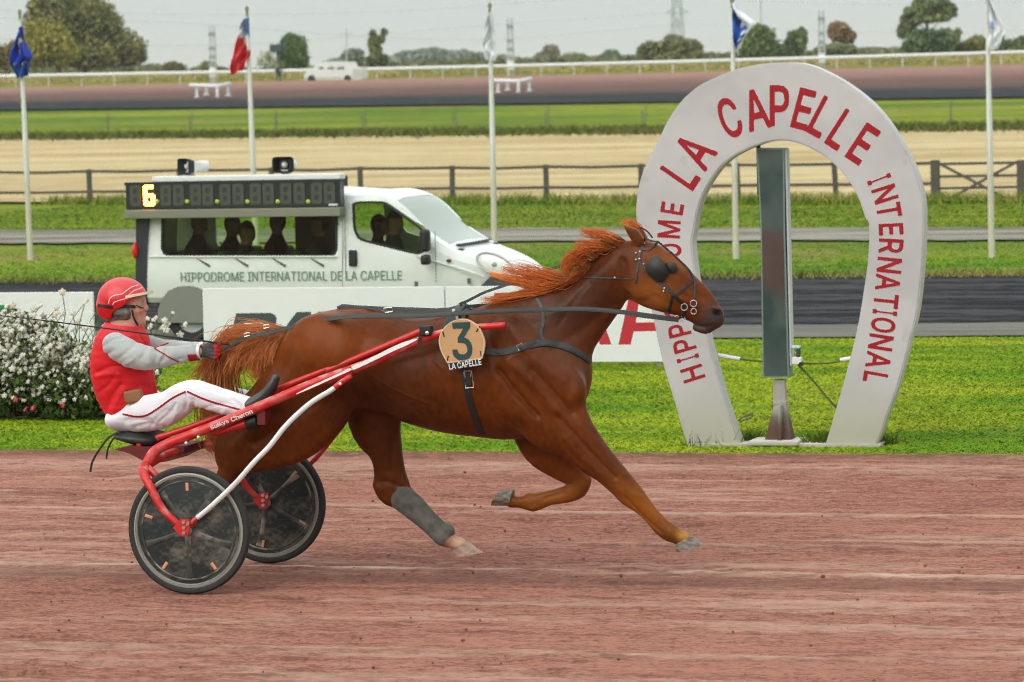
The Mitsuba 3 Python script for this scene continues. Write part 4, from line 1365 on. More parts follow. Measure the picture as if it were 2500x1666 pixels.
# ---- the whip
thing('whip', 'thin black driving whip held back over the driver shoulder', 'whip')
wp = pathline([Z4(1470, 762), Z4(1340, 745), Z4(1000, 702), Z4(590, 648), Z4(250, 605), Z4(-120, 565)], (-.14, -.18, -.27, -.33, -.36, -.38))
part('whip', 'shaft', tube(spline(wp, 8), np.linspace(.006, .0028, 41), 8), 'mat_black', True)
lash = pathline([Z4(762, 1318), Z4(690, 1360), Z4(630, 1440), Z4(590, 1510), Z4(576, 1575)], (-.12, -.14, -.15, -.15, -.15))
k = thing('safety_strap', 'longer black strap dangling behind the sulky seat', 'strap', None)
scene[k] = mikit.ply(strap(spline(lash, 8), .012, .004, (.3, -1, .2)), 'mat_black', 30)
lash = pathline([Z4(752, 1335), Z4(715, 1375), Z4(688, 1430), Z4(679, 1490)], (-.05, -.06, -.06, -.06))
k = thing('safety_strap', 'shorter black strap dangling behind the sulky seat', 'strap', None)
scene[k] = mikit.ply(strap(spline(lash, 8), .010, .004, (.3, -1, .2)), 'mat_black', 30)

# ================================================================ the driver
DRV = thing('person', 'person in red vest and red helmet leaning back on the sulky seat, holding the reins', 'person')


def soft(lo, hi, step, parts, relax=2, clips=()):
    f = Field(lo, hi, step)
    for st, k in parts:
        f.add(st if not isinstance(st, np.ndarray) or st.ndim == 3 else f.chain(st, margin=.06), k)
    for p, n in clips:
        f.clip(p, n)
    return f.mesh(relax)


def bounds(*sts, pad=.05):
    a = np.vstack([np.asarray(s)[:, :3] for s in sts])
    r = max(np.asarray(s)[:, 3:].max() for s in sts) + pad
    return a.min(0) - r, a.max(0) + r


Y0 = YH
# body under the clothes: head, neck, trunk, arms and hands in one skin
R4 = lambda rows: disc_stations([(Z4(x, y), r / 2.6133, w, dy) for x, y, r, w, dy in rows], Y0)
torso = pair_stations([(Z4(702, 640), Z4(868, 668), .085, 0), (Z4(645, 700), Z4(925, 752), .17, 0), (Z4(600, 800), Z4(955, 860), .19, 0), (Z4(592, 930), Z4(968, 950), .18, 0), (Z4(617, 1050), Z4(985, 1025), .165, 0),
                       (Z4(660, 1140), Z4(985, 1078), .16, 0), (Z4(715, 1225), Z4(900, 1140), .16, 0)], Y0)
arm_n = R4([(735, 765, 82, .085, -.165), (790, 800, 88, .085, -.19), (870, 835, 84, .075, -.205), (955, 848, 75, .066, -.21), (1060, 838, 66, .058, -.20), (1160, 825, 56, .05, -.18), (1235, 812, 47, .043, -.165), (1272, 806, 41, .038, -.158)])
arm_f = R4([(800, 745, 80, .08, .165), (900, 765, 74, .07, .20), (1000, 785, 66, .06, .21), (1110, 790, 56, .052, .19), (1220, 792, 48, .045, .14), (1290, 790, 40, .038, .11)])
head_c = on_y(*ZR(770, 580), Y0)
hr = lambda px: px / 6.5333 / 437.0


def face_field(f):
    def b(x, y, rx, ry, rz, rot=0, k=.012, dy=0.0):
        f.add(f.ball(on_y(*ZR(x, y), Y0 + dy), (hr(rx), ry, hr(rz)), rot), k)
    b(730, 500, 300, .078, 300, 0)
    b(830, 640, 190, .066, 220, .1, .03)
    b(890, 800, 110, .042, 120, .5, .03)                  # chin and jaw
    b(965, 830, 52, .022, 45, 0, .018)
    f.add(f.chain(disc_stations([(ZR(760, 830), hr(150) * 437, .055, 0), (ZR(700, 960), hr(165) * 437, .058, 0)], Y0), margin=.05), .03)   # neck
    f.add(f.chain(disc_stations([(ZR(985, 520), 4.0, .009, 0), (ZR(1015, 575), 5.5, .012, 0), (ZR(1030, 612), 6.0, .017, 0)], Y0), margin=.03), .010)   # nose
    b(985, 690, 38, .022, 20, -.1, .008)                  # lips
    b(975, 728, 34, .019, 17, .1, .008)
    b(945, 480, 55, .045, 30, 0, .012)                    # brow
    for sy in (-1, 1):
        b(905, 640, 50, .018, 45, 0, .015, sy * .042)     # cheekbones
        f.cut(f.ball(on_y(*ZR(965, 545), Y0 + sy * .032), (hr(40), .014, hr(26))), .012)
        f.add(f.ball(on_y(*ZR(945, 545), Y0 + sy * .032), (hr(28), .011, hr(18))), .003)
        b(655, 610, 45, .012, 70, .2, .006, sy * .073)    # ears
    f.cut(f.ball(on_y(*ZR(1010, 710), Y0), (hr(40), .022, hr(4))), .004)


lo, hi = bounds(torso, arm_n, arm_f)
lo[2] -= .02
hi[2] = on_y(*ZR(700, 80), Y0)[2]
bf = Field(lo, hi, .009)
shr = lambda s, k: np.hstack([s[:, :3], s[:, 3:] * k])
for s_, k in ((shr(torso, .86), .03), (shr(arm_n, .74), .03), (shr(arm_f, .74), .03)):
    bf.add(bf.chain(s_, margin=.05), k)
face_field(bf)


def hand(f, wrist, palm, Yp, k=.008):
    """A fist closed on the rein: palm, four curled fingers of unequal length and a thumb on top."""
    f.add(f.chain(disc_stations([(wrist, 13.5, .024, Yp), (palm, 17, .020, Yp)], Y0), margin=.04), .014)
    px, py = palm
    for i, (L, r) in enumerate(((17, 4.6), (19, 4.9), (18, 4.7), (14, 4.1))):
        yy = py - 13 + 8.4 * i
        f.add(f.chain(disc_stations([((px + 4, yy), r + .4, .0105, Yp - .016), ((px + L * .75, yy + 1), r, .0105, Yp - .022), ((px + L, yy + 2), r, .010, Yp - .006), ((px + L * .72, yy + 3), r * .92, .0095, Yp + .012), ((px + 6, yy + 3), r * .85, .009, Yp + .018)], Y0), margin=.03), .003)
    f.add(f.chain(disc_stations([((px - 8, py - 12), 5.6, .012, Yp - .004), ((px + 6, py - 19), 5.2, .011, Yp - .010), ((px + 20, py - 20), 4.6, .010, Yp - .012)], Y0), margin=.03), .004)


PALM_N, PALM_F = Z4(1345, 812), Z4(1420, 775)
bodyd = bf.mesh(2)
part(DRV, 'body', bodyd, 'mat_skin', True)
for nm, wr, pa, yp, lab in (('glove', Z4(1292, 806), PALM_N, -.15, 'dark grey glove with red fingers gripping the reins'), ('glove', Z4(1330, 785), PALM_F, .02, None)):
    c = on_y(*pa, Y0 + yp)
    gf = Field(c - [.14, .07, .09], c + [.11, .07, .09], .0042)
    hand(gf, wr, pa, yp)
    gm = gf.mesh(2)
    gx_ = project(gm.vertices)[0]
    t = np.clip((gx_ - pa[0] - 7) / 3, 0, 1)[:, None]
    gc = np.array([.062, .064, .058]) * (1 - t) + np.array([.45, .02, .025]) * t
    gc = gc * (1 + .9 * vnoise(gm.vertices, 60, 2, 4)[:, None])
    k = part(DRV, nm, gm, 'mat_vertex_rough', True, np.clip(gc, .01, 1))
    if lab:
        labels[k] = {'label': lab}


def wrinkle(m, amp, s=22, stretch=(1, 1, 1), seed=3):
    v, n = np.array(m.vertices), np.array(m.vertex_normals)
    d = vnoise(v * np.asarray(stretch), s, 3, seed) + .6 * vnoise(v * np.asarray(stretch), s * 2.3, 2, seed + 7)
    m.vertices = v + n * (d * amp)[:, None]
    return m


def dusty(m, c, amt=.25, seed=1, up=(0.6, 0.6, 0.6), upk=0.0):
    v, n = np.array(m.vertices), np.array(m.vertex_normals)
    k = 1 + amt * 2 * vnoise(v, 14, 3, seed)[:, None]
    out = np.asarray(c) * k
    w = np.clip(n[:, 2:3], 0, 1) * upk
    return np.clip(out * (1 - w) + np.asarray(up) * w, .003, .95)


# vest
vest = soft(*bounds(torso), .008, [(torso, .03), (R4([(745, 770, 98, .07, -.125), (700, 700, 40, .05, -.10)]), .03), (R4([(800, 745, 95, .07, .125)]), .03)], 2,
            [(on_y(*Z4(780, 628), Y0), (.13, 0, 1)), (on_y(*Z4(845, 1165), Y0), (.46, 0, -1))])
f_ = bounds(torso)
wrinkle(vest, .009, 9, (1, .5, 2.2), 5)
relief(vest, [([Z4(620, 940), Z4(700, 905), Z4(790, 900)], 5, -.010), ([Z4(615, 970), Z4(690, 950), Z4(760, 955)], 6, .008), ([Z4(640, 1060), Z4(700, 1010), Z4(730, 960)], 5, -.008), ([Z4(690, 1150), Z4(720, 1080), Z4(770, 1020)], 6, -.009),
              ([Z4(730, 1170), Z4(760, 1100), Z4(800, 1050)], 6, .008), ([Z4(880, 690), Z4(945, 800), Z4(975, 1000), Z4(985, 1070)], 2.5, -.006)], (Y0, -1))
part(DRV, 'vest', vest, 'mat_vertex_cloth', True, dusty(vest, (.66, .012, .018), .12, 3, (.66, .22, .24), .20))
col = pair_stations([(Z4(694, 622), Z4(862, 652), .078, 0), (Z4(690, 640), Z4(872, 672), .082, 0)], Y0)
g = np.linspace(0, 2 * np.pi, 49)
ca, cb = on_y(*Z4(692, 632), Y0), on_y(*Z4(868, 660), Y0)
cp = (ca + cb) / 2 + np.cos(g)[:, None] * (cb - ca) / 2 + np.stack([0 * g, .078 * np.sin(g), 0 * g], 1)
part(DRV, 'collar', strap(cp, .036, .010, (cp - (ca + cb) / 2)), 'mat_red_cloth', 40)
# sleeves
for arm, mid in ((arm_n, -.2), (arm_f, .2)):
    cutp = arm[-1, :3] + [0.004, 0, 0]
    sl = soft(*bounds(arm), .0075, [(arm, .03)], 2, [(cutp, (1, 0, .03))])
    wrinkle(sl, .009, 11, (1.6, .7, .8), 8)
    if arm is arm_n:
        relief(sl, [([Z4(660, 770), Z4(720, 730), Z4(780, 720)], 4, -.008), ([Z4(650, 850), Z4(720, 800)], 5, -.008), ([Z4(900, 850), Z4(930, 800)], 5, -.010), ([Z4(985, 900), Z4(1000, 830), Z4(990, 780)], 6, -.009),
                    ([Z4(1040, 860), Z4(1060, 800)], 5, -.008), ([Z4(1100, 870), Z4(1180, 850)], 5, -.006), ([Z4(950, 880), Z4(955, 800)], 7, .010), ([Z4(760, 850), Z4(820, 800), Z4(860, 760)], 5, -.008), ([Z4(800, 890), Z4(860, 850)], 5, .008), ([Z4(1010, 905), Z4(1040, 850)], 4, -.008), ([Z4(1130, 800), Z4(1150, 860)], 4, -.006), ([Z4(1200, 790), Z4(1215, 850)], 4, -.006)], (Y0, -1))
    part(DRV, 'sleeve', sl, 'mat_vertex_cloth', True, dusty(sl, (.43, .46, .45), .10, 5))
    if arm is arm_n:
        SS = Surface(sl)
        piping = lambda pts, w, mat, lift=.003: part(DRV, 'piping', SS.strap(pts, w, .003, lift, Y0 - .2), mat, 30)
        piping([Z4(1075, 752), Z4(1030, 768), Z4(985, 788)], .007, 'mat_letter_red')
        piping([Z4(985, 788), Z4(1040, 820), Z4(1090, 848), Z4(1140, 872)], .007, 'mat_letter_red')
    g = np.linspace(0, 2 * np.pi, 33)
    e = arm[-1]
    ring_ = e[:3] + np.stack([0 * g, np.cos(g) * (e[4] + .002), np.sin(g) * (e[3] + .002)], 1)
    part(DRV, 'cuff', strap(ring_, .022, .006, ring_ - e[:3]), 'mat_white_paint', 40)
    ring2 = arm[-2, :3] + np.stack([0 * g, np.cos(g) * (arm[-2, 4] + .004), np.sin(g) * (arm[-2, 3] + .004)], 1) + [.005, 0, 0]
    half = ring2[(np.sin(g) < .35)] if False else ring2[17:32]
    part(DRV, 'cuff_band', strap(half, .052, .004, half - arm[-2, :3]), 'mat_letter_red', 40)
# trousers
pel = pair_stations([(Z4(765, 1150), Z4(775, 1312), .155, 0), (Z4(830, 1115), Z4(850, 1318), .165, 0), (Z4(905, 1090), Z4(920, 1320), .15, 0)], Y0)
leg_n = pair_stations([(Z4(880, 1095), Z4(900, 1318), .085, -.10), (Z4(960, 1080), Z4(985, 1312), .09, -.16), (Z4(1050, 1062), Z4(1085, 1278), .085, -.22), (Z4(1135, 1015), Z4(1165, 1222), .075, -.27), (Z4(1205, 988), Z4(1225, 1165), .065, -.31),
                       (Z4(1275, 992), Z4(1270, 1165), .06, -.325), (Z4(1350, 1018), Z4(1330, 1182), .058, -.335), (Z4(1450, 1048), Z4(1420, 1205), .054, -.345), (Z4(1540, 1078), Z4(1500, 1218), .05, -.35), (Z4(1598, 1098), Z4(1548, 1212), .045, -.35)], Y0)
leg_f = pair_stations([(Z4(900, 1110), Z4(920, 1318), .085, .12), (Z4(1010, 1085), Z4(1040, 1280), .08, .20), (Z4(1130, 1030), Z4(1160, 1210), .072, .27), (Z4(1240, 995), Z4(1250, 1140), .062, .32), (Z4(1330, 1000), Z4(1320, 1130), .055, .34),
                       (Z4(1450, 1024), Z4(1430, 1130), .05, .355), (Z4(1570, 1052), Z4(1545, 1140), .047, .36), (Z4(1665, 1078), Z4(1640, 1150), .042, .36)], Y0)
tro = soft(*bounds(pel, leg_n, leg_f), .009, [(pel, .03), (leg_n, .03), (leg_f, .03)], 2,
           [(on_y(*Z4(780, 1135), Y0), (-.5, 0, 1)) if False else (on_y(*Z4(850, 1110), Y0), (-.45, 0, 1)) if False else (on_y(*Z4(1560, 1200), Y0) + [.06, 0, 0], (1, 0, .1)) if False else (on_y(700, 1, Y0), (0, 0, 1))])
wrinkle(tro, .007, 9, (1, .8, 1.6), 12)
relief(tro, [([Z4(1010, 1260), Z4(1080, 1200), Z4(1120, 1140)], 4, -.009), ([Z4(960, 1290), Z4(1010, 1220), Z4(1060, 1180)], 4, -.007), ([Z4(1080, 1270), Z4(1130, 1200)], 5, .007), ([Z4(1180, 1180), Z4(1190, 1120), Z4(1180, 1080)], 4, -.008),
             ([Z4(1300, 1170), Z4(1400, 1140), Z4(1480, 1150)], 4, -.006), ([Z4(1230, 1170), Z4(1235, 1120)], 5, -.008), ([Z4(1420, 1200), Z4(1450, 1160)], 4, .006), ([Z4(800, 1250), Z4(880, 1240), Z4(960, 1250)], 6, -.008), ([Z4(860, 1290), Z4(950, 1270), Z4(1010, 1290)], 5, -.008), ([Z4(1320, 1040), Z4(1400, 1070), Z4(1480, 1085)], 4, -.005), ([Z4(1480, 1110), Z4(1530, 1150), Z4(1540, 1190)], 4, -.007), ([Z4(820, 1140), Z4(900, 1130)], 5, -.006)], (Y0 - .05, -1))
part(DRV, 'trousers', tro, 'mat_vertex_cloth', True, dusty(tro, (.74, .75, .80), .05, 9))
TS = Surface(tro)
part(DRV, 'trouser_stripe', TS.strap([Z4(785, 1206), Z4(860, 1220), Z4(930, 1215), Z4(1010, 1170), Z4(1100, 1105), Z4(1185, 1062)], .010, .003, .003, Y0 - .2), 'mat_letter_red', 30)
part(DRV, 'trouser_stripe', TS.strap([Z4(1195, 1062), Z4(1290, 1105), Z4(1400, 1142), Z4(1540, 1180)], .010, .003, .003, Y0 - .33), 'mat_letter_red', 30)
belt_a, belt_b = on_y(*Z4(752, 1210), Y0), on_y(*Z4(975, 1092), Y0)
# boots
for pts, dy in ((((1585, 1150, 44), (1630, 1128, 42), (1690, 1085, 38), (1735, 1030, 34), (1758, 978, 27)), -.355), (((1650, 1110, 40), (1700, 1090, 38), (1755, 1050, 34), (1795, 1000, 30), (1815, 960, 24)), .36)):
    bt = R4([(x, y, r, .042 if r > 30 else .034, dy) for x, y, r in pts])
    bm_ = soft(*bounds(bt), .006, [(bt, .02), (R4([(1605, 1180, 30, .036, dy), (1650, 1160, 26, .034, dy)]) if dy < 0 else R4([(1680, 1140, 28, .036, dy)]), .02)], 2)
    bp = project(bm_.vertices)
    c = dusty(bm_, (.028, .033, .03), .3, 4, (.16, .16, .14), .5)
    part(DRV, 'boot', bm_, 'mat_vertex_gloss', True, c)
# pouch on the hip
c = on_y(*Z4(852, 1092), Y0 - .175)
part(DRV, 'pouch', rot_y(box((-.055, -.02, -.036), (.055, .02, .036), .012), .18).apply_translation(c), 'mat_brown_leather', 40)
# helmet
hc = on_y(*ZR(655, 455), Y0)
lo, hi = on_y(*ZR(200, 830), Y0) - [0, .16, 0], on_y(*ZR(1150, 60), Y0) + [0, .16, 0]
lo, hi = np.minimum(lo, hi), np.maximum(lo, hi)
hfld = Field(lo, hi, .0055)
hfld.add(hfld.ball(on_y(*ZR(655, 470), Y0), (hr(405), .122, hr(362))), .01)
hfld.add(hfld.ball(on_y(*ZR(590, 480), Y0), (hr(340), .118, hr(330))), .02)
hfld.add(hfld.chain(disc_stations([(ZR(380, 560), 18, .10, 0), (ZR(390, 640), 17.5, .095, 0), (ZR(405, 700), 13, .085, 0)], Y0), margin=.06), .02)
for sy in (-1, 1):
    hfld.add(hfld.chain(disc_stations([(ZR(400, 600), 17, .03, sy * .085), (ZR(420, 680), 14, .026, sy * .082), (ZR(425, 720), 10, .022, sy * .078)], Y0), margin=.05), .015)
hfld.cut(hfld.ball(on_y(*ZR(760, 740), Y0), (hr(265), .15, hr(245))), .006)       # opening for the face
hfld.cut(hfld.ball(on_y(*ZR(960, 640), Y0), (hr(330), .15, hr(255)), .1), .006)
hfld.cut(hfld.ball(on_y(*ZR(700, 620), Y0), (hr(250), .082, hr(330))), .006)
hm = hfld.mesh(2)
px, py = project(hm.vertices)
part(DRV, 'helmet', hm, 'mat_vertex_gloss', True, dusty(hm, (.62, .010, .016), .10, 3, (.74, .20, .22), .34))
HSF = Surface(hm)
R_ = lambda *p: [ZR(*q) for q in p]
for pts in (R_((425, 540), (450, 450), (530, 400), (640, 380), (720, 320), (800, 270), (900, 240)), R_((490, 550), (520, 510), (600, 480), (700, 450), (750, 395), (830, 330), (960, 280))):
    part(DRV, 'helmet_stripe', HSF.strap(pts, .0065, .0025, .002, Y0 - .1), M('mat_pink_stripe', (.72, .40, .40), .5) if 'mat_pink_stripe' not in scene else 'mat_pink_stripe', 30)
part(DRV, 'goggle_strap', HSF.strap(R_((262, 560), (320, 572), (400, 582), (490, 592)), .017, .004, .003, Y0 - .1), 'mat_black', 30)
BS = Surface(bodyd)
part(DRV, 'goggle_strap', strap(np.array([on_y(*ZR(*q), Y0 + d) for q, d in (((480, 592), -.118), ((600, 580), -.100), ((720, 575), -.090), ((815, 580), -.080), ((850, 590), -.07))]), .017, .004, (0, -1, 0)), 'mat_black', 30)
# peak
pc_ = on_y(*ZR(655, 395), Y0)
ph_ = np.radians(np.linspace(-66, 66, 25))
inn = pc_ + np.stack([np.cos(ph_) * hr(392), np.sin(ph_) * .119, .026 * np.cos(ph_) - .010], 1)
out_ = pc_ + np.stack([np.cos(ph_) * (hr(392) + .044 * np.cos(ph_) ** .8), np.sin(ph_) * .125, .040 * np.cos(ph_) - .016], 1)
V = np.vstack([inn, out_, inn - [0, 0, .016], out_ - [0, 0, .014]])
n = len(ph_)
f = []
for i in range(n - 1):
    for o, w in ((0, n), (3 * n, 2 * n), (n, 3 * n), (2 * n, 0)):
        f += [[o + i, o + i + 1, w + i + 1], [o + i, w + i + 1, w + i]]
f += [[0, n, 3 * n], [0, 3 * n, 2 * n], [n - 1, 3 * n - 1, 4 * n - 1], [n - 1, 4 * n - 1, 2 * n - 1]]
pm = trimesh.Trimesh(V, np.array(f), process=False)
part(DRV, 'helmet_peak', pm, M('mat_peak', (.78, .74, .52), .5), 30)
# grey hood and hair at the side of the head, chin strap, goggles
hd = Field(on_y(*ZR(420, 960), Y0) - [0, .12, 0], on_y(*ZR(900, 420), Y0) + [0, .12, 0], .006)
hd.add(hd.ball(on_y(*ZR(680, 620), Y0), (hr(215), .102, hr(215))), .01)
hd.add(hd.ball(on_y(*ZR(770, 660), Y0), (hr(120), .094, hr(165))), .02)
hd.add(hd.chain(disc_stations([(ZR(560, 760), 19, .066, 0), (ZR(590, 840), 21, .068, 0), (ZR(620, 880), 21, .07, 0)], Y0), margin=.05), .02)
hd.cut(hd.ball(on_y(*ZR(985, 700), Y0), (hr(150), .14, hr(330)), -.12), .006)
hd.cut(hd.ball(on_y(*ZR(860, 930), Y0), (hr(150), .14, hr(140))), .006)
hdm = hd.mesh(2)
wrinkle(hdm, .006, 40, (1, 1, 2), 2)
part(DRV, 'hood', hdm, 'mat_vertex_cloth', True, np.clip(np.array([.16, .15, .13]) * (1 + 1.6 * vnoise(hdm.vertices, 45, 2, 3)[:, None]), .02, 1))
part(DRV, 'chin_strap', tube(np.array([on_y(*ZR(*q), Y0 + d) for q, d in (((800, 640), -.085), ((820, 740), -.075), ((865, 840), -.055), ((905, 895), -.02), ((905, 895), .02), ((865, 840), .055))]), .0055, 8), 'mat_black', True)
vis = []
for t in np.linspace(-1, 1, 13):
    vis.append([on_y(*ZR(835 + 155 * math.sqrt(max(0, 1 - (t * .98) ** 2)) * .99, y), Y0 + t * .074) for y in (535 - 65 * (1 - abs(t) ** 7), 535 - 28 * (1 - abs(t) ** 7), 545 + 20 * (1 - abs(t) ** 7), 555 + 45 * (1 - abs(t) ** 7))])
vis = np.array(vis)
i, j = np.meshgrid(np.arange(12), np.arange(3), indexing='ij')
q = np.stack([i * 4 + j, i * 4 + j + 1, (i + 1) * 4 + j + 1, (i + 1) * 4 + j], -1).reshape(-1, 4)
scene['mat_visor'] = {'type': 'blendbsdf', 'weight': .30, 'a': {'type': 'thindielectric'}, 'b': {'type': 'twosided', 'bsdf': {'type': 'principled', 'base_color': rgb((.55, .56, .50)), 'roughness': .15}}}
part(DRV, 'goggles', (vis.reshape(-1, 3), q), 'mat_visor', True)
gl = np.vstack([vis[:, 3]])
part(DRV, 'goggle_rim', tube(spline(gl, 3), .0035, 6), 'mat_black', True)

# ================================================================ the finish arch, the mirror post, the boards
YA = float(on_ground(1900, 1088)[1])
AO = [(1678, 1088), (1664, 1040), (1650, 990), (1634, 938), (1619, 887), (1608, 840), (1598, 790), (1585, 735), (1572, 680), (1561, 610), (1554, 536), (1554, 497), (1560, 455), (1570, 420), (1584, 388), (1611, 335), (1633, 291), (1661, 251), (1686, 226), (1715, 205), (1784, 174),
      (1849, 158), (1906, 153), (1958, 155), (2003, 169), (2063, 201), (2118, 242), (2158, 284), (2196, 340), (2228, 400), (2247, 456), (2255, 500), (2256, 552), (2252, 646), (2240, 757), (2217, 852), (2191, 948), (2168, 1010), (2158, 1040), (2151, 1062), (2138, 1088)]
AI = [(2015, 1088), (2044, 990), (2071, 894), (2094, 799), (2109, 711), (2120, 627), (2122, 550), (2113, 532), (2097, 486), (2071, 440), (2029, 394), (1983, 364), (1937, 347), (1891, 345), (1845, 357), (1791, 383), (1753, 417), (1719, 471), (1703, 517), (1695, 560), (1690, 600), (1703, 700), (1733, 841), (1772, 982), (1809, 1088)]
smooth_px = lambda pts: spline(np.array(pts, float), 5)
arch_px = np.vstack([smooth_px(AO), smooth_px(AI)])
flat_y = lambda pts, Y: [(p[0], p[2]) for p in (on_y(x, y, Y) for x, y in pts)]
AP = Polygon(flat_y(arch_px, YA)).buffer(0)
thing('finish_arch', 'white horseshoe-shaped finish arch with red lettering on the grass verge', 'arch')


def arch_fn(p, n, uv):
    d = fbm(p.x * 2.2, p.y * 2.2, p.z * 2.2, octaves=4)
    low = smoothstep(.55, .0, p.z + .35 * (d - .5))
    c = mix((.53, .53, .525), (.46, .46, .455), smoothstep(.35, .7, d))
    spots = smoothstep(.74, .80, fbm(p.x * 9, p.y * 9, p.z * 7, octaves=2))
    c = mix(c, (.42, .40, .35), .35 * spots)
    return mix(c, (.40, .375, .28), .75 * low)


M('mat_arch', proc(arch_fn), .5)
part('finish_arch', 'front', prism_y(AP.buffer(-.010), YA - .010, YA), 'mat_arch', 30)
part('finish_arch', 'frame', prism_y(AP, YA, YA + .16), 'mat_arch', 30)
part('finish_arch', 'base_slab', box([on_y(1680, 1090, YA)[0], YA - .03, -.03], [on_y(2150, 1090, YA)[0], YA + .20, .012]), 'mat_concrete', False)
lets = [('H', 1692, 912), ('I', 1680, 875), ('P', 1671, 843), ('P', 1659, 806), ('O', 1650, 760), ('D', 1643, 712), ('R', 1639, 662), ('O', 1637, 612), ('M', 1634, 560), ('E', 1642, 509)]
big = [('L', 1662, 424), ('A', 1698, 369), ('C', 1782, 288), ('A', 1847, 268), ('P', 1904, 258), ('E', 1962, 267), ('L', 2007, 286), ('L', 2055, 317), ('E', 2107, 352)]
inter = [('I', 2147, 438), ('N', 2161, 474), ('T', 2171, 514), ('E', 2176, 560), ('R', 2176, 601), ('N', 2172, 648), ('A', 2168, 690), ('T', 2164, 735), ('I', 2161, 763), ('O', 2157, 794), ('N', 2151, 836), ('A', 2145, 880), ('L', 2138, 922)]
wid = {'I': .19, 'L': .46, 'E': .50, 'T': .62, 'P': .58, 'A': .70, 'C': .58, 'H': .66, 'O': .64, 'D': .62, 'R': .62, 'M': .80, 'N': .66}
for grp, hpx, big_ in ((lets, 57, 0), (big, 100, 1), (inter, 60, 0)):
    cs = np.array([on_y(x, y, YA) for _, x, y in grp])
    for i, (ch, x, y) in enumerate(grp):
        a, b = cs[max(i - 1, 0)], cs[min(i + 1, len(cs) - 1)]
        if big_ and i == 1:
            b = cs[1] + (cs[1] - cs[0])
        if big_ and i == 2:
            a = cs[2] - np.array([.10, 0, .055])
        t = (b - a) / np.linalg.norm(b - a)
        hgt = hpx / 328 * (1.0 if big_ else 1.0)
        w = wid[ch] * hgt * (.84 if big_ else .93)
        m = rot_y(letter(ch, w, hgt, .004, True), math.atan2(t[2], t[0]))
        part('finish_arch', 'letter', moved(m, cs[i] - [0, .011, 0]), 'mat_letter_red', False)

# ---- the mirror post inside the arch
YP = YA + .10
thing('mirror_post', 'tall grey-green mirror box on a rusty tapered post inside the finish arch', 'post')
q = lambda x, y: on_y(x, y, YP)
boxp = flat_y([Z3(650, 945), Z3(826, 945), Z3(832, 1500), Z6(858, 970), Z6(690, 970), Z6(676, 0)], YP)


def mirror_fn(p, n, uv):
    d = fbm(p.x * 4, 1.0, p.z * 3, octaves=3)
    c = mix((.035, .062, .058), (.075, .105, .095), smoothstep(.3, .7, d))
    c = mix(c, (.10, .058, .05), .8 * smoothstep(.5, .62, noise(p.x * .8, 2.0, p.z * 2.1)))
    return mix(c, (.17, .22, .20), .6 * smoothstep(.9, .0, p.z))


M('mat_mirror', proc(mirror_fn), .25, spec=.35)
part('mirror_post', 'casing', prism_y(boxp, YP - .03, YP + .12), M('mat_casing', (.15, .23, .21), .4), 30)
inner_ = Polygon(boxp).buffer(0).buffer(-.012)
part('mirror_post', 'mirror', prism_y(inner_, YP - .036, YP - .028), 'mat_mirror', 30)
part('mirror_post', 'edge_strip', prism_y(flat_y([Z3(826, 950), Z3(836, 950), Z6(868, 900), Z6(858, 900)], YP - .01), YP - .01, YP + .10), 'mat_far_grey', False)
part('mirror_post', 'side_plate', prism_y(flat_y([Z3(640, 930), Z3(662, 930), Z3(668, 1245), Z3(646, 1245)], YP), YP + .02, YP + .06), M('mat_plate_dark', (.06, .075, .055), .6), False)


def rust_fn(p, n, uv):
    d = fbm(p.x * 7, p.y * 7, p.z * 5, octaves=4)
    low = smoothstep(.27, .10, p.z + .22 * (d - .5))
    ringz = dr.exp(-dr.square((p.z - .565) / .02))
    c = mix((.30, .285, .26), (.40, .385, .36), d)
    return mix(c, (.085, .035, .016), dr.clip(.95 * low + .8 * ringz, 0, 1))


M('mat_rusty', proc(rust_fn), .75)
pc = [(Z6(794, 985), 36), (Z6(796, 1115), 40), (Z6(800, 1130), 43), (Z6(800, 1150), 40), (Z6(798, 1260), 62), (Z6(796, 1388), 92)]
pp = np.array([on_y(*a, YP + .04) for a, _ in pc])
part('mirror_post', 'post', sweep(pp, [r / 2.6133 / 328 for _, r in pc], [r / 2.6133 / 328 * .8 for _, r in pc], square=True, up=(0, 1, 0)), 'mat_rusty', False)
part('mirror_post', 'rib', prism_y(flat_y([Z6(790, 1150), Z6(800, 1150), Z6(806, 1385), Z6(784, 1385)], YP - .07), YP - .10, YP), 'mat_rusty', False)
part('mirror_post', 'base_plate', box(on_y(*Z6(615, 1398), YP) * [1, 0, 0] + [0, YA - .07, .0], on_y(*Z6(935, 1398), YP) * [1, 0, 0] + [0, YA + .28, .034], .01), 'mat_concrete', False)
cb = on_y(*Z6(885, 860), YP - .02)
part('mirror_post', 'bracket', box(cb + [-.02, 0, -.035], cb + [.055, .05, .02], .006), 'mat_white_paint', False)
part('mirror_post', 'bracket', box(cb + [-.02, 0, .085], cb + [.045, .05, .105], .004), M('mat_blue_pale', (.45, .6, .75), .4), False)
part('mirror_post', 'sensor', cyl(cb + [.03, .02, -.015], cb + [.03, .02, .09], .016, 12), 'mat_panel_grey', 40)
part('mirror_post', 'lamp', cyl(cb + [.055, -.02, -.03], cb + [.055, .04, -.03], .016, 12), 'mat_black', 40)
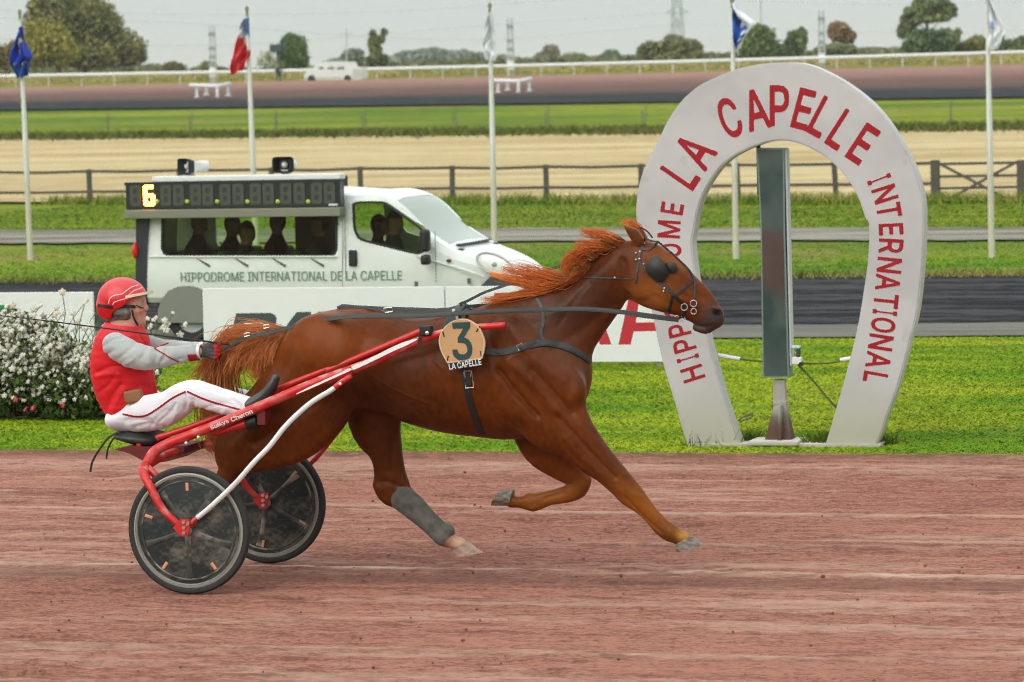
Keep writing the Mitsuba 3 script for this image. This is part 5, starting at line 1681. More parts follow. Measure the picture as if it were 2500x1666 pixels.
# cords and chain
key = thing('cord', 'thin green cord strung behind the arch at knee height', 'cord')
cpts = [on_y(*p, YA + .26) for p in (Z6(380, 822), Z6(430, 840), Z6(670, 868), Z6(860, 880), Z6(1080, 882), Z6(1260, 852), Z6(1420, 815))]
scene[key] = mikit.ply(tube(spline(np.array(cpts), 6), .008, 6), M('mat_cord', (.09, .13, .03), .8), True)
for a, b in ((Z6(400, 830), Z6(540, 855)), (Z6(1180, 860), Z6(1255, 850))):
    k = thing('cord_sleeve', 'short pale sleeve on the cord %s the mirror post' % ('left of' if a[0] < 1900 else 'right of'), 'sleeve')
    scene[k] = mikit.ply(tube(np.array([on_y(*a, YA + .26), on_y(*b, YA + .26)]), .016, 8), 'mat_rail_white', True)
k = thing('chain', 'thin dark chain hanging from the mirror post to the arch leg', 'chain')
ch = spline(np.array([on_y(*p, YA + .12) for p in (Z6(905, 885), Z6(1000, 985), Z6(1100, 1105), Z6(1160, 1170))]), 14)
links = []
for i in range(0, len(ch) - 1):
    c, d = (ch[i] + ch[i + 1]) / 2, ch[i + 1] - ch[i]
    d = d / np.linalg.norm(d)
    s = np.array([0, 1.0, 0]) if i % 2 else np.cross(d, [0, 1, 0])
    g = np.linspace(0, 2 * np.pi, 9)
    links.append(tube(c + np.outer(np.cos(g), d) * .016 + np.outer(np.sin(g), s) * .006, .0022, 4))
scene[k] = mikit.ply(cat(links), 'mat_cord', True)
k = thing('metal_loop', 'small metal loop sticking out of the arch foot', 'loop')
lp = [on_y(*p, YA + .08) for p in (Z6(530, 1248), Z6(560, 1225), Z6(610, 1212), Z6(618, 1222), Z6(580, 1240), Z6(540, 1252))]
scene[k] = mikit.ply(tube(spline(np.array(lp), 5), .006, 6), 'mat_wood', True)

# ---- advertising boards
YB = float(on_ground(1530, 893)[1])
thing('advertising_board', 'long white advertising board with dark PARIS and red TURF lettering behind the horse', 'board')
bx0, bx1 = on_y(494, 760, YB), on_y(1640, 740, YB)
ztop = on_y(1100, 700, YB)[2]
seams = [bx0[0], on_y(1086, 740, YB)[0], bx1[0]]
for i in range(2):
    part('advertising_board', 'panel', box([seams[i] + .006, YB, .035], [seams[i + 1] - .006, YB + .03, ztop], .004), 'mat_panel', False)
for xx_ in np.linspace(seams[0] + .15, seams[2] - .15, 7):
    part('advertising_board', 'stake', box([xx_ - .02, YB + .032, -.02], [xx_ + .02, YB + .07, ztop - .05]), 'mat_grey_metal', False)


def glyph_px(polys, holes, mat, Y=YB, name='letter'):
    P_ = Polygon(flat_y(polys, Y), [flat_y(h, Y) for h in holes]).buffer(0)
    part('advertising_board', name, prism_y(P_, Y - .004, Y), mat, False)


ZP = zoomed(480, 700, 6.192)
sh = lambda pts, dx, dy=0: [(x + dx, y + dy) for x, y in pts]
P1 = [ZP(*p) for p in ((600, 405), (1110, 398), (1180, 425), (1212, 480), (1195, 600), (1150, 660), (1060, 690), (680, 700), (640, 880), (480, 880))]
P1h = [ZP(*p) for p in ((715, 545), (1010, 535), (1040, 560), (1020, 600), (690, 605))]
A1 = [ZP(*p) for p in ((1510, 388), (1725, 382), (1830, 875), (1660, 878), (1640, 800), (1380, 805), (1330, 880), (1150, 880))]
A1h = [ZP(*p) for p in ((1600, 520), (1625, 690), (1480, 692))]
glyph_px(P1, [P1h], 'mat_panel_grey')
glyph_px(A1, [A1h], 'mat_panel_grey')
Rg = P1[:-2] and [ZP(*p) for p in ((600, 405), (1110, 398), (1180, 425), (1212, 480), (1195, 580), (1140, 640), (1080, 660), (1150, 880), (950, 880), (880, 690), (720, 692), (670, 880), (480, 880))]
glyph_px(sh(Rg, 200, -4), [sh(P1h, 200, -4)], 'mat_panel_grey')
Ig = [ZP(*p) for p in ((600, 405), (770, 402), (650, 880), (480, 880))]
glyph_px(sh(Ig, 325, -6), [], 'mat_panel_grey')
Sg = [ZP(*p) for p in ((640, 405), (1210, 398), (1170, 530), (800, 535), (785, 580), (1090, 585), (1150, 640), (1110, 820), (1030, 880), (480, 885), (520, 750), (930, 745), (945, 700), (640, 700), (580, 640), (610, 450))]
glyph_px(sh(Sg, 370, -8), [], 'mat_panel_grey')
ZF = zoomed(1380, 700, 7.84)
Tg = [(700, 100), (1450, 95), (1410, 270), (1150, 275), (960, 1110), (760, 1110), (950, 278), (660, 285)]
Ug = [(700, 100), (900, 98), (740, 800), (770, 900), (950, 895), (1020, 800), (1180, 98), (1380, 95), (1200, 880), (1050, 1060), (850, 1110), (640, 1090), (540, 980), (560, 760)]
Rf = [(700, 100), (1300, 95), (1400, 160), (1420, 300), (1360, 520), (1230, 640), (1150, 680), (1300, 1110), (1080, 1110), (960, 720), (780, 720), (690, 1110), (480, 1110)]
Rh = [(850, 280), (1180, 275), (1200, 330), (1160, 500), (1100, 545), (790, 550)]
Ff = [(1250, 60), (2050, 45), (2010, 215), (1420, 225), (1370, 560), (1350, 690), (1920, 680), (1900, 850), (1310, 860), (1250, 1110), (1020, 1110)]
s2 = lambda pts, dx, dy=0: [tuple(np.array(ZF(*p)) + [dx, dy]) for p in pts]
glyph_px(s2(Tg, -262, 3), [], 'mat_panel_red')
glyph_px(s2(Ug, -165, 2), [], 'mat_panel_red')
glyph_px(s2(Rf, -53, 0), [s2(Rh, -53, 0)], 'mat_panel_red')
glyph_px(s2(Ff, 0, 0), [], 'mat_panel_red')
thing('advertising_board', 'white advertising board with a green arc behind the flowering bush', 'board')
lx0, lx1 = on_y(-160, 760, YB)[0], on_y(228, 760, YB)[0]
zl = on_y(110, 714, YB)[2]
part('advertising_board_001', 'panel', box([lx0, YB, .035], [lx1, YB + .03, zl], .004), 'mat_panel', False)
for xx_ in (lx0 + .2, lx1 - .15):
    part('advertising_board_001', 'stake', box([xx_ - .02, YB + .032, -.02], [xx_ + .02, YB + .07, zl - .05]), 'mat_grey_metal', False)
ZB = zoomed(0, 680, 3.92)
arc = [ZB(*p) for p in ((-260, 480), (-180, 350), (-80, 280), (20, 255), (110, 265), (190, 310), (240, 370), (200, 380), (110, 330), (20, 320), (-60, 350), (-140, 410), (-200, 520))]
part('advertising_board_001', 'green_arc', prism_y(flat_y(spline(np.array(arc + arc[:1], float), 5)[:-1], YB), YB - .004, YB), 'mat_panel_green', False)

# ================================================================ the flowering bush
YW = 29.6
thing('flowering_bush', 'wide leafy bush covered in white blossoms at the left edge', 'bush')
r_ = np.random.default_rng(41)
blobs = [(-60, 860, 110, 110), (30, 880, 90, 120), (110, 850, 70, 70), (110, 940, 100, 100), (190, 905, 50, 75), (235, 960, 55, 75), (-40, 980, 120, 60), (160, 990, 110, 55), (30, 800, 60, 45), (290, 990, 50, 34), (378, 905, 16, 24), (372, 960, 18, 26)]
N_ = 17000
ci = r_.choice(len(blobs), N_, p=np.array([b[2] * b[3] for b in blobs]) / sum(b[2] * b[3] for b in blobs))
d_ = r_.normal(0, 1, (N_, 3))
d_ /= np.linalg.norm(d_, axis=1, keepdims=True)
d_ *= (r_.uniform(.35, 1, N_) ** .5)[:, None]
bl = np.array(blobs, float)[ci]
pxx, pyy = bl[:, 0] + d_[:, 0] * bl[:, 2], bl[:, 1] + d_[:, 2] * bl[:, 3]
yy_ = YW + d_[:, 1] * .5
dd = FWD[None] + RIGHT[None] * ((pxx - NW / 2) / F)[:, None] - UP[None] * ((pyy - NH / 2) / F)[:, None]
LP = CAM + dd * (yy_ / dd[:, 1])[:, None]
LP = LP[LP[:, 2] > .03]


def leaves(pos, size, r, aspect=.5, normal_bias=None):
    n = len(pos)
    a = r.normal(0, 1, (n, 3))
    a /= np.linalg.norm(a, axis=1, keepdims=True)
    b = np.cross(a, r.normal(0, 1, (n, 3)))
    b /= np.linalg.norm(b, axis=1, keepdims=True) + 1e-9
    s = (size * r.uniform(.6, 1.35, n))[:, None]
    V = np.stack([pos - a * s, pos + b * s * aspect, pos + a * s, pos - b * s * aspect], 1).reshape(-1, 3)
    k = np.arange(n)[:, None] * 4
    return trimesh.Trimesh(V, np.vstack([k + [0, 1, 2], k + [0, 2, 3]]), process=False)


def leaf_colors(pos, c0, c1, r, freq=2.0, seed=1, jitter=.25):
    t = np.clip(.5 + 1.6 * vnoise(pos, freq, 3, seed) + r.normal(0, jitter, len(pos)), 0, 1)[:, None]
    return np.repeat(np.asarray(c0) * (1 - t) + np.asarray(c1) * t, 4, 0)


part('flowering_bush', 'foliage', leaves(LP, .030, r_), 'mat_vertex_rough', False, leaf_colors(LP, (.030, .055, .012), (.11, .165, .03), r_, 3, 3))
stems = []
for _ in range(60):
    b0 = on_y(r_.uniform(-60, 400), 1030, YW + r_.uniform(-.3, .3))
    b0[2] = 0
    tip = LP[r_.integers(len(LP))]
    stems.append(tube(np.array([b0, (b0 + tip) / 2 + r_.normal(0, .05, 3), tip]), [.010, .006, .003], 4))
part('flowering_bush', 'stem', cat(stems), 'mat_wood', True)
flower = trimesh.creation.icosphere(2)
fv = np.array(flower.vertices) * [1, 1, .5]
fa_ = np.arctan2(fv[:, 1], fv[:, 0])
fv = fv * (1 + .22 * np.cos(5 * fa_) * np.hypot(fv[:, 0], fv[:, 1]))[:, None]
flower = trimesh.Trimesh(fv * (1 + .16 * (np.random.default_rng(5).uniform(0, 1, len(fv))[:, None] - .5)), flower.faces, process=False)
pv, pf = np.array(flower.vertices), np.array(flower.faces)
M('mat_blossom', (.60, .575, .50), .8)
M('mat_blossom_cream', (.62, .52, .41), .8)
M('mat_blossom_red', (.55, .06, .08), .7)
flower_shapes = [mikit.ply(flower, m_, 40) for m_ in ('mat_blossom', 'mat_blossom', 'mat_blossom_cream')]
top = LP[(project(LP)[1] < 985)]
pr = project(top)
keep = (pr[1] < 900) | (r_.uniform(0, 1, len(top)) < np.clip((1000 - pr[1]) / 190, 0.04, 1))
top = top[keep]
front = top[np.argsort(top[:, 1] + r_.normal(0, .15, len(top)))]
sel = front[r_.permutation(min(len(front), 4200))]


def flower_at(p, s, r):
    n = np.array([r.normal(0, .5), -1 + r.normal(0, .3), .75 + r.normal(0, .4)])
    n /= np.linalg.norm(n)
    u = np.cross(n, [.3, .1, 1])
    u /= np.linalg.norm(u)
    v = np.cross(n, u)
    m = np.eye(4)
    m[:3, 0], m[:3, 1], m[:3, 2], m[:3, 3] = u * s, v * s, n * s, p
    return m


extra = np.array([on_y(x, y, YW - .2 + r_.uniform(0, .4)) for x, y in zip(np.concatenate([r_.normal(120, 110, 60), r_.normal(355, 50, 26)]), np.concatenate([r_.normal(790, 26, 60), r_.normal(800, 26, 26)]))])
sel = np.vstack([extra, sel])
for i in range(300):
    m = flower_at(sel[i], r_.uniform(.016, .031), r_)
    part('flowering_bush', 'blossom', {**flower_shapes[i % 3], 'to_world': T(m)}, None)
st2_ = []
for p in extra:
    b_ = LP[np.argmin(np.hypot(LP[:, 0] - p[0], (LP[:, 2] - p[2] + .25)))]
    st2_.append(tube(np.array([b_, (b_ + p) / 2 + r_.normal(0, .02, 3), p]), .004, 4))
k = part('flowering_bush', 'stalks', cat(st2_), 'mat_cord', True)
labels[k] = {'kind': 'stuff', 'label': 'thin green stalks'}
rest = []
for p in sel[300:2900]:
    m = flower_at(p, r_.uniform(.011, .024), r_)
    rest.append(pv @ m[:3, :3].T + m[:3, 3])
k = part('flowering_bush', 'blossoms', (np.vstack(rest), np.vstack([pf + len(pv) * i for i in range(len(rest))])), 'mat_blossom', False)
labels[k] = {'kind': 'stuff', 'label': 'mass of smaller white blossoms'}
for x, y in ((38, 976), (80, 997), (153, 990), (62, 1000)):
    m = flower_at(on_y(x, y, YW - .45), .022, r_)
    key_ = part('flowering_bush', 'red_blossom', mikit.ply(flower, 'mat_blossom_red', False), None, to_world=T(m))

# ================================================================ the white timing van
YV = float(on_ground(*ZD(430, 786))[1])
VZ0 = 0.0
gx_of = lambda x, y=700: float(on_y(x, y, YV)[0])
pz = lambda x, y: on_y(x, y, YV)
thing('timing_van', 'white van with a lit scoreboard on its roof parked behind the boards', 'van')
VW = 1.86                                               # width; the near side lies in the plane YV
# side outline in the photograph: (x, roof y, half-width factor at the roof)
prof = [(337, 478), (345, 470), (400, 466), (560, 462), (760, 468), (855, 474), (905, 472), (945, 482), (985, 505), (1020, 535), (1060, 567), (1095, 588), (1130, 606), (1180, 626), (1230, 652), (1265, 690), (1282, 730)]


def mid(x):
    # the outline seen in front is that of the bonnet's middle, which lies deeper than the near side
    t = np.clip((x - 880) / 260, 0, 1)
    return YV + VW * .20 * t * t * (3 - 2 * t)


prof_p = [on_y(x, y, mid(x)) for x, y in prof]
pr_x = np.array([p[0] for p in prof_p])
pr_z = np.array([p[2] for p in prof_p])
fz = PchipInterpolator(pr_x, pr_z)
zlow = pz(700, 738)[2]
belt = pz(700, 640)[2]


def van_ring(x, inset=0.0):
    zt = float(fz(x)) - inset
    nose = np.clip((pr_x[-1] - x) / .9, 0, 1) ** .5
    half = (VW / 2 - .16 * (1 - nose)) - inset
    zt = max(zt, zlow + .14)
    tum = .10 * np.clip((zt - belt) / .8, 0, 1)
    zb = zlow + inset
    zm = min(belt, zb + (zt - zb) * .62)
    pts = []
    r = .12 if zt > belt + .3 else .10
    for s in (-1, 1):
        side = [(half - .04, zb), (half - .005, zb + .06), (half, zb + (zm - zb) * .6), (half - .008, zm), (half - tum * .45, zm + (zt - zm) * .5), (half - tum * .85, zt - r * 1.0), (half - tum - r * .12, zt - r * .55), (half - tum - r * .4, zt - r * .18), (half - tum - r * .95, zt - .01), (half * .5, zt + .012)]
        pts.append([(s * a, b) for a, b in side])
    ring_ = pts[0] + [(0, zt + .018)] + pts[1][::-1]
    return np.array([[x, YV + VW / 2 + a, b] for a, b in ring_])


def loft(rings):
    n, m = len(rings), len(rings[0])
    V = np.vstack(rings + [rings[0].mean(0)[None], rings[-1].mean(0)[None]])
    i, j = np.meshgrid(np.arange(n - 1), np.arange(m), indexing='ij')
    q = np.stack([i * m + j, i * m + (j + 1) % m, (i + 1) * m + (j + 1) % m, (i + 1) * m + j], -1).reshape(-1, 4)
    f = np.vstack([q[:, [0, 1, 2]], q[:, [0, 2, 3]]])
    k = np.arange(m)
    f = np.vstack([f, np.stack([(k + 1) % m, k, np.full(m, n * m)], 1), np.stack([(n - 1) * m + k, (n - 1) * m + (k + 1) % m, np.full(m, n * m + 1)], 1)])
    me = trimesh.Trimesh(V, f, process=False)
    if me.volume < 0:
        me.invert()
    return me


xs_ = np.unique(np.concatenate([np.linspace(pr_x[0], gx_of(900), 14), np.linspace(gx_of(900), pr_x[-1], 40)]))
shell = to_man(loft([van_ring(x) for x in xs_]))
xin = np.unique(np.concatenate([np.linspace(pr_x[0] + .06, gx_of(900), 10), np.linspace(gx_of(900), gx_of(1085), 14)]))
cav = to_man(loft([van_ring(x, .05) for x in xin]))
ZW = zoomed(320, 500, 4.357)
win_px = [ZW(*p) for p in ((318, 40), (2175, 40), (2190, 480), (2165, 540), (2100, 550), (400, 552), (340, 530), (312, 470))]
door_px = [ZV(*p) for p in ((178, 230), (230, 200), (420, 195), (530, 205), (640, 270), (800, 380), (920, 470), (1000, 540), (1030, 600), (1010, 740), (940, 790), (880, 790), (600, 720), (300, 640), (230, 590), (190, 480))]


def through(px, y0, y1):
    return to_man(prism_y(Polygon(flat_y(spline(np.array(px + px[:1], float), 3)[:-1] if len(px) > 10 else px, YV)).buffer(0), y0, y1))


hollow = shell - cav
hollow = hollow - through(win_px, YV - .5, YV + VW + .5) - through(door_px, YV - .5, YV + VW + .5)
# windscreen opening
wsx = [float(on_y(x, y, mid(x))[0]) for x, y in ((955, 488), (1112, 600))]
wsz = [float(fz(wsx[0])) , float(fz(wsx[1]))]
wsq = [(wsx[0] + .02, wsz[0] + .10), (wsx[0] + .02, wsz[0] - .10), (wsx[1] - .02, wsz[1] - .10), (wsx[1] - .02, wsz[1] + .10)]
ws_cut = to_man(prism_y(wsq, YV + .22, YV + VW - .22))
hollow = hollow - ws_cut
wh_c = {0: gx_of(462, 745), 1: gx_of(1110, 745)}
WR = .275
for i in (0, 1):
    c_ = m3.Manifold.cylinder(VW + 1, WR + (.060 if i == 0 else .02), WR + (.060 if i == 0 else .02), 40).rotate([-90, 0, 0]).translate([wh_c[i], YV - .5, WR])
    keep_mid = m3.Manifold.cube([2, VW - .60, 2], True).translate([wh_c[i], YV + VW / 2, WR])
    hollow = hollow - (c_ - keep_mid)


def van_fn(p, n, uv):
    d = fbm(p.x * 1.3, p.y * 1.3, p.z * 2.0, octaves=3)
    c = mix((.72, .745, .72), (.64, .67, .64), smoothstep(.3, .75, d))
    return mix(c, (.47, .47, .42), .5 * smoothstep(.85, .25, p.z + .3 * (d - .5)))


M('mat_van', proc(van_fn), .22, spec=.5, clearcoat=.6)
part('timing_van', 'body', man(hollow), 'mat_van', 25)
part('timing_van', 'floor', box([gx_of(360), YV + .08, zlow + .05], [gx_of(1100), YV + VW - .08, zlow + .12]), M('mat_van_floor', (.02, .02, .02), .9), False)
M('mat_van_inside', (.025, .028, .028), .8)
scene['mat_glass_green'] = {'type': 'thindielectric', 'specular_transmittance': rgb((.72, .96, .60)), 'specular_reflectance': rgb((.35, .38, .38))}
scene['mat_glass_far'] = {'type': 'thindielectric', 'specular_transmittance': rgb((.95, 1, .9)), 'specular_reflectance': rgb((.4, .4, .4))}
for nm, px_ in (('side_window', win_px), ('door_window', door_px)):
    pl_ = Polygon(flat_y(spline(np.array(px_ + px_[:1], float), 3)[:-1] if len(px_) > 10 else px_, YV)).buffer(0)
    tri = trimesh.creation.triangulate_polygon(pl_.buffer(.012), engine='earcut')
    for Yg, mat in ((YV + .045, 'mat_glass_green'), (YV + VW - .045, 'mat_glass_far')):
        v = np.stack([tri[0][:, 0], np.full(len(tri[0]), Yg), tri[0][:, 1]], 1)
        part('timing_van', nm, (v, tri[1]), mat, False)
    fr_ = pl_.difference(pl_.buffer(-.022))
    part('timing_van', nm + '_seal', prism_y(pl_.buffer(.002).difference(pl_.buffer(-.02)), YV + .015, YV + .05), 'mat_black', 30)
# windscreen: pale glass reflecting the sky
n_ = 12
wx = np.linspace(wsx[0] - .015, wsx[1] + .02, n_)
rows_ = []
for t in np.linspace(-1, 1, 9):
    rows_.append(np.stack([wx, np.full(n_, YV + VW / 2 + t * (VW / 2 - .20)), np.array([float(fz(x)) for x in wx]) + .018 - .030 * t * t - .004], 1))
WSG = np.stack(rows_)
i, j = np.meshgrid(np.arange(8), np.arange(n_ - 1), indexing='ij')
qd = np.stack([i * n_ + j, i * n_ + j + 1, (i + 1) * n_ + j + 1, (i + 1) * n_ + j], -1).reshape(-1, 4)
scene['mat_windscreen'] = {'type': 'blendbsdf', 'weight': .62, 'a': {'type': 'thindielectric', 'specular_transmittance': rgb((.6, .75, .65))},
                           'b': {'type': 'twosided', 'bsdf': {'type': 'principled', 'base_color': rgb((.52, .60, .55)), 'roughness': .12, 'specular': .8}}}
part('timing_van', 'windscreen', (WSG.reshape(-1, 3), qd), 'mat_windscreen', True)
wpts = [ZV(1320, 600), ZV(1420, 612), ZV(1500, 640), ZV(1600, 640), ZV(1720, 605)]
wp_ = []
for t, (x, y) in zip(np.linspace(.08, .92, 5), wpts):
    xx0 = wsx[1] + .04
    wp_.append([xx0 + .03 * math.sin(math.pi * t), YV + .18 + t * (VW - .36), float(fz(xx0)) + .02])
part('timing_van', 'wiper', sweep(spline(np.array(wp_), 5), .03, .010, 6), 'mat_black', 30)
# dark rear corner, tail light, trims, handles, slots
rx0, rx1 = gx_of(333), gx_of(360)
rear = [ZD(313, 484), ZD(341, 484), ZD(338, 560), ZD(338, 700), ZD(312, 700), ZD(313, 560)]
part('timing_van', 'rear_panel', prism_y(flat_y(rear, YV), YV - .012, YV + VW * .5), M('mat_van_dark', (.022, .025, .03), .4), 30)
tl = pz(*ZD(318, 576))
part('timing_van', 'tail_light', ellipsoid(tl + [-.03, -.02, 0], (.035, .05, .085), 2), M('mat_tail', (.7, .02, .03), .25), True)
part('timing_van', 'door_handle', box(pz(*ZD(803, 612)) + [0, -.03, 0], pz(*ZD(820, 575)) + [0, .01, 0], .012), 'mat_black', 30)
for x in (452, 540, 626, 714):
    a_, b_ = pz(*ZD(x, 594)), pz(*ZD(x + 30, 612))
    part('timing_van', 'vent_slot', sweep(np.array([a_, (a_ + b_) / 2, b_]) + [0, -.004, 0], [.004, .010, .016], .008, 6, up=(0, 1, 0)), M('mat_slot', (.10, .11, .10), .6) if 'mat_slot' not in scene else 'mat_slot', 30)
for pts in ([ZV(900, 805), ZV(1120, 870), ZV(1400, 950), ZV(1680, 1040)], [ZD(345, 590), ZD(560, 590), ZD(775, 590)]):
    p = np.array([pz(*q_) for q_ in pts]) + [0, -.006, 0]
    part('timing_van', 'crease', sweep(spline(p, 4), .010, .014, 6, up=(0, 1, 0)), 'mat_van', 40)
for x0, y0, x1, y1 in ((ZD(787, 470) + ZD(787, 660)), (ZV(1115, 530) + ZV(1130, 1110)), (ZV(100, 250) + ZV(110, 1100))):
    p = np.array([pz(x0, y0), pz(x1, y1)]) + [0, -.001, 0]
    part('timing_van', 'door_gap', sweep(p, .005, .004, 4, up=(0, 1, 0)), M('mat_gap', (.30, .32, .30), .7) if 'mat_gap' not in scene else 'mat_gap', False)
part('timing_van', 'indicator', ellipsoid(pz(*ZV(1272, 862)) + [0, -.004, 0], (.03, .012, .02), 2), M('mat_indicator', (.10, .035, .015), .3), True)
for q_ in (ZV(905, 1125), ZV(1500, 1090)):
    part('timing_van', 'sill_mark', box(pz(*q_) + [-.018, -.012, -.03], pz(*q_) + [.018, .004, .03], .004), 'mat_slot', False)
hl = pz(*ZV(1790, 905))
part('timing_van', 'headlight', moved(rot_y(ellipsoid((0, 0, 0), (.21, .05, .10), 3), -.42), hl + [0, .03, 0]), M('mat_headlight', (.86, .87, .86), .08, clearcoat=1.0), True)
g = np.linspace(0, 2 * np.pi, 33)
rg = np.stack([np.cos(g) * .215, 0 * g - .02, np.sin(g) * .105], 1)
ca_, sa_ = math.cos(-.42), math.sin(-.42)
rg = np.stack([rg[:, 0] * ca_ - rg[:, 2] * sa_, rg[:, 1], rg[:, 0] * sa_ + rg[:, 2] * ca_], 1)
part('timing_van', 'headlight_ring', tube(rg + hl + [0, .02, 0], .012, 6), 'mat_far_grey', True)
part('timing_van', 'headlight_bulb', ellipsoid(hl + [0, -.022, 0], (.03, .012, .03), 2), 'mat_grey_metal', True)
part('timing_van', 'corner_light', prism_y(flat_y([ZV(1740, 990), ZV(2030, 1050), ZV(2060, 1110), ZV(1760, 1060)], YV), YV - .02, YV + .3), M('mat_amber', (.85, .20, .03), .25), 30)
part('timing_van', 'bumper', prism_y(flat_y([ZV(1640, 1140), ZV(1750, 1040), ZV(2080, 1110), ZV(2180, 1150), ZV(2180, 1330), ZV(1640, 1330)], YV), YV - .025, YV + VW - .1), M('mat_bumper', (.05, .05, .05), .6), 30)
hx_ = float(on_y(*ZV(1830, 668), YV + .5)[0])
hz_ = float(fz(hx_))
part('timing_van', 'bonnet_vent', box([hx_ - .05, YV + .45, hz_ - .02], [hx_ + .05, YV + .58, hz_ + .028], .005), 'mat_black', False)
mc_ = pz(*ZV(1050, 640))
part('timing_van', 'mirror', box(mc_ + [-.055, -.20, -.11], mc_ + [.045, -.06, .13], .035), 'mat_black', 40)
part('timing_van', 'mirror', box(mc_ + [-.05, -.20, -.25], mc_ + [.045, -.07, -.14], .03), 'mat_black', 40)
part('timing_van', 'mirror_arm', box(mc_ + [-.10, -.08, -.05], mc_ + [-.02, .05, .02], .01), 'mat_black', 40)
t_ = meshkit.text_mesh('HIPPODROME INTERNATIONAL DE LA CAPELLE', .2, .003)
la, lb = pz(*ZD(416, 637)), pz(*ZD(924, 633))
m = letter('HIPPODROME INTERNATIONAL DE LA CAPELLE', np.linalg.norm(lb - la), .105, .003)
part('timing_van', 'lettering', moved(rot_y(m, math.atan2(lb[2] - la[2], lb[0] - la[0])), (la + lb) / 2 + [0, -.010, 0]), M('mat_van_letter', (.13, .22, .17), .6), False)
# wheels: the rear one half hidden by a round-topped grey cover
for i in (0, 1):
    for Yw in (YV + .14, YV + VW - .14):
        c_ = np.array([wh_c[i], Yw, WR - .01])
        ty = revolve_y([(.17, -.10), (.25, -.105), (WR, -.08), (WR, .08), (.25, .105), (.17, .10), (.17, -.10)], 40)
        wk = part('timing_van', 'wheel', moved(ty, c_), 'mat_rubber', 40)
        part(wk, 'hubcap', moved(revolve_y([(0, -.07), (.10, -.085), (.17, -.07), (.17, .07), (0, .07)], 32), c_), 'mat_far_grey', 40)
cover = [ZD(363, 742), ZD(364, 712), ZD(372, 688), ZD(388, 668), ZD(410, 659), ZD(436, 657), ZD(462, 664), ZD(482, 684), ZD(494, 712), ZD(496, 742)]
part('timing_van', 'wheel_cover', prism_y(flat_y(cover, YV), YV - .015, YV + .012), M('mat_cover', (.20, .205, .185), .7), 30)
part('timing_van', 'underside', box([gx_of(375), YV + .1, .16], [gx_of(1230), YV + VW - .1, zlow + .08]), 'mat_van_inside', False)
# seats
for x in (420, 520, 600, 700, 800):
    c_ = pz(x, 600)
    part('timing_van', 'seat', box([c_[0] - .09, YV + .30, .55], [c_[0] + .05, YV + VW - .30, .98], .05), 'mat_van_inside', 40)
part('timing_van', 'partition', box([gx_of(672), YV + .7, .5], [gx_of(672) + .3, YV + VW - .12, 1.75], .02), 'mat_van_inside', False)
part('timing_van', 'dashboard', box([gx_of(1010), YV + .15, .60], [gx_of(1120), YV + VW - .15, .98], .05), 'mat_van_inside', 40)
sx = gx_of(985, 560)
g = np.linspace(0, 2 * np.pi, 25)
part('timing_van', 'steering_wheel', tube(np.stack([sx + .08 * np.cos(g) , YV + 1.40 + .17 * np.sin(g), 1.08 + .15 * np.cos(g)], 1), .015, 6), 'mat_black', True)

# ---- the scoreboard on the van roof: a thing of its own
thing('scoreboard', 'long dark electronic scoreboard showing an orange 6 on the van roof', 'scoreboard')
YL = YV - .10
L0, L1 = on_y(*Z1(803, 1250), YL), on_y(*Z1(2166, 1250), YL)
lz1, lz0 = on_y(*Z1(1480, 1163), YL)[2], on_y(*Z1(1480, 1330), YL)[2]
lx0_, lx1_ = L0[0], L1[0]
part('scoreboard', 'casing', box([lx0_, YL, lz0], [lx1_, YL + .14, lz1]), M('mat_board', (.014, .019, .018), .35), False)
ft = .012
part('scoreboard', 'rim', cat([box([lx0_ - .01, YL - .012, lz1 - .015], [lx1_ + .01, YL + .13, lz1 + .012]), box([lx1_ - .004, YL - .012, lz0], [lx1_ + .012, YL + .13, lz1])]), 'mat_board', False)
part('scoreboard', 'ledge', box([lx0_ - .01, YL - .05, lz0 - .10], [lx1_ + .02, YL + .15, lz0 - .004], .01), M('mat_ledge', (.20, .20, .15), .6), 30)
M('mat_cell', (.060, .064, .048), .6)
M('mat_cell_dark', (.03, .034, .028), .6)
cells = [865, 950, 1060, 1140, 1250, 1327, 1438, 1522, 1632, 1714, 1826, 1912, 2022, 2104]
segs = {'a': (0, 1), 'b': (1, .5), 'c': (1, -.5), 'd': (0, -1), 'e': (-1, -.5), 'f': (-1, .5), 'g': (0, 0)}
cz = (lz0 + lz1) / 2 + .01
scene['mat_led'] = {'type': 'diffuse', 'reflectance': rgb((.3, .2, .1))}
for ci_, zx in enumerate(cells):
    cx = on_y(*Z1(zx, 1250), YL)[0]
    lit = ci_ == 1
    if lit:
        cx = on_y(*Z1(953, 1250), YL)[0]
    ck = part('scoreboard', 'digit', box([cx - .066, YL - .006, cz - .125], [cx + .066, YL + .004, cz + .125]), 'mat_cell_dark', False)
    for s, (u, v) in segs.items():
        if lit and s == 'b':
            continue
        hor = s in 'adg'
        wx_, wz_ = (.046, .019) if hor else (.021, .052)
        ox, oz = u * .043, v * (.094 if hor else .096)
        if lit:
            wx_, wz_ = wx_ * 1.05, wz_ * 1.05
        mm_ = box([cx + ox - wx_, YL - .012, cz + oz - wz_], [cx + ox + wx_, YL - .005, cz + oz + wz_])
        if lit:
            part(ck, 'segment', {**mikit.ply(mm_, 'mat_led', False), 'emitter': {'type': 'area', 'radiance': rgb((10, 2.7, .16))}}, None)
        else:
            part(ck, 'segment', mm_, 'mat_cell', False)
for zx in (1003, 1195, 1387, 1580, 1773, 1967):
    c_ = on_y(*Z1(zx, 1287), YL)
    part('scoreboard', 'dot', ellipsoid(c_ + [0, -.006, 0], (.026, .012, .024), 2), M('mat_dot', (.38, .52, .05), .4) if 'mat_dot' not in scene else 'mat_dot', True)
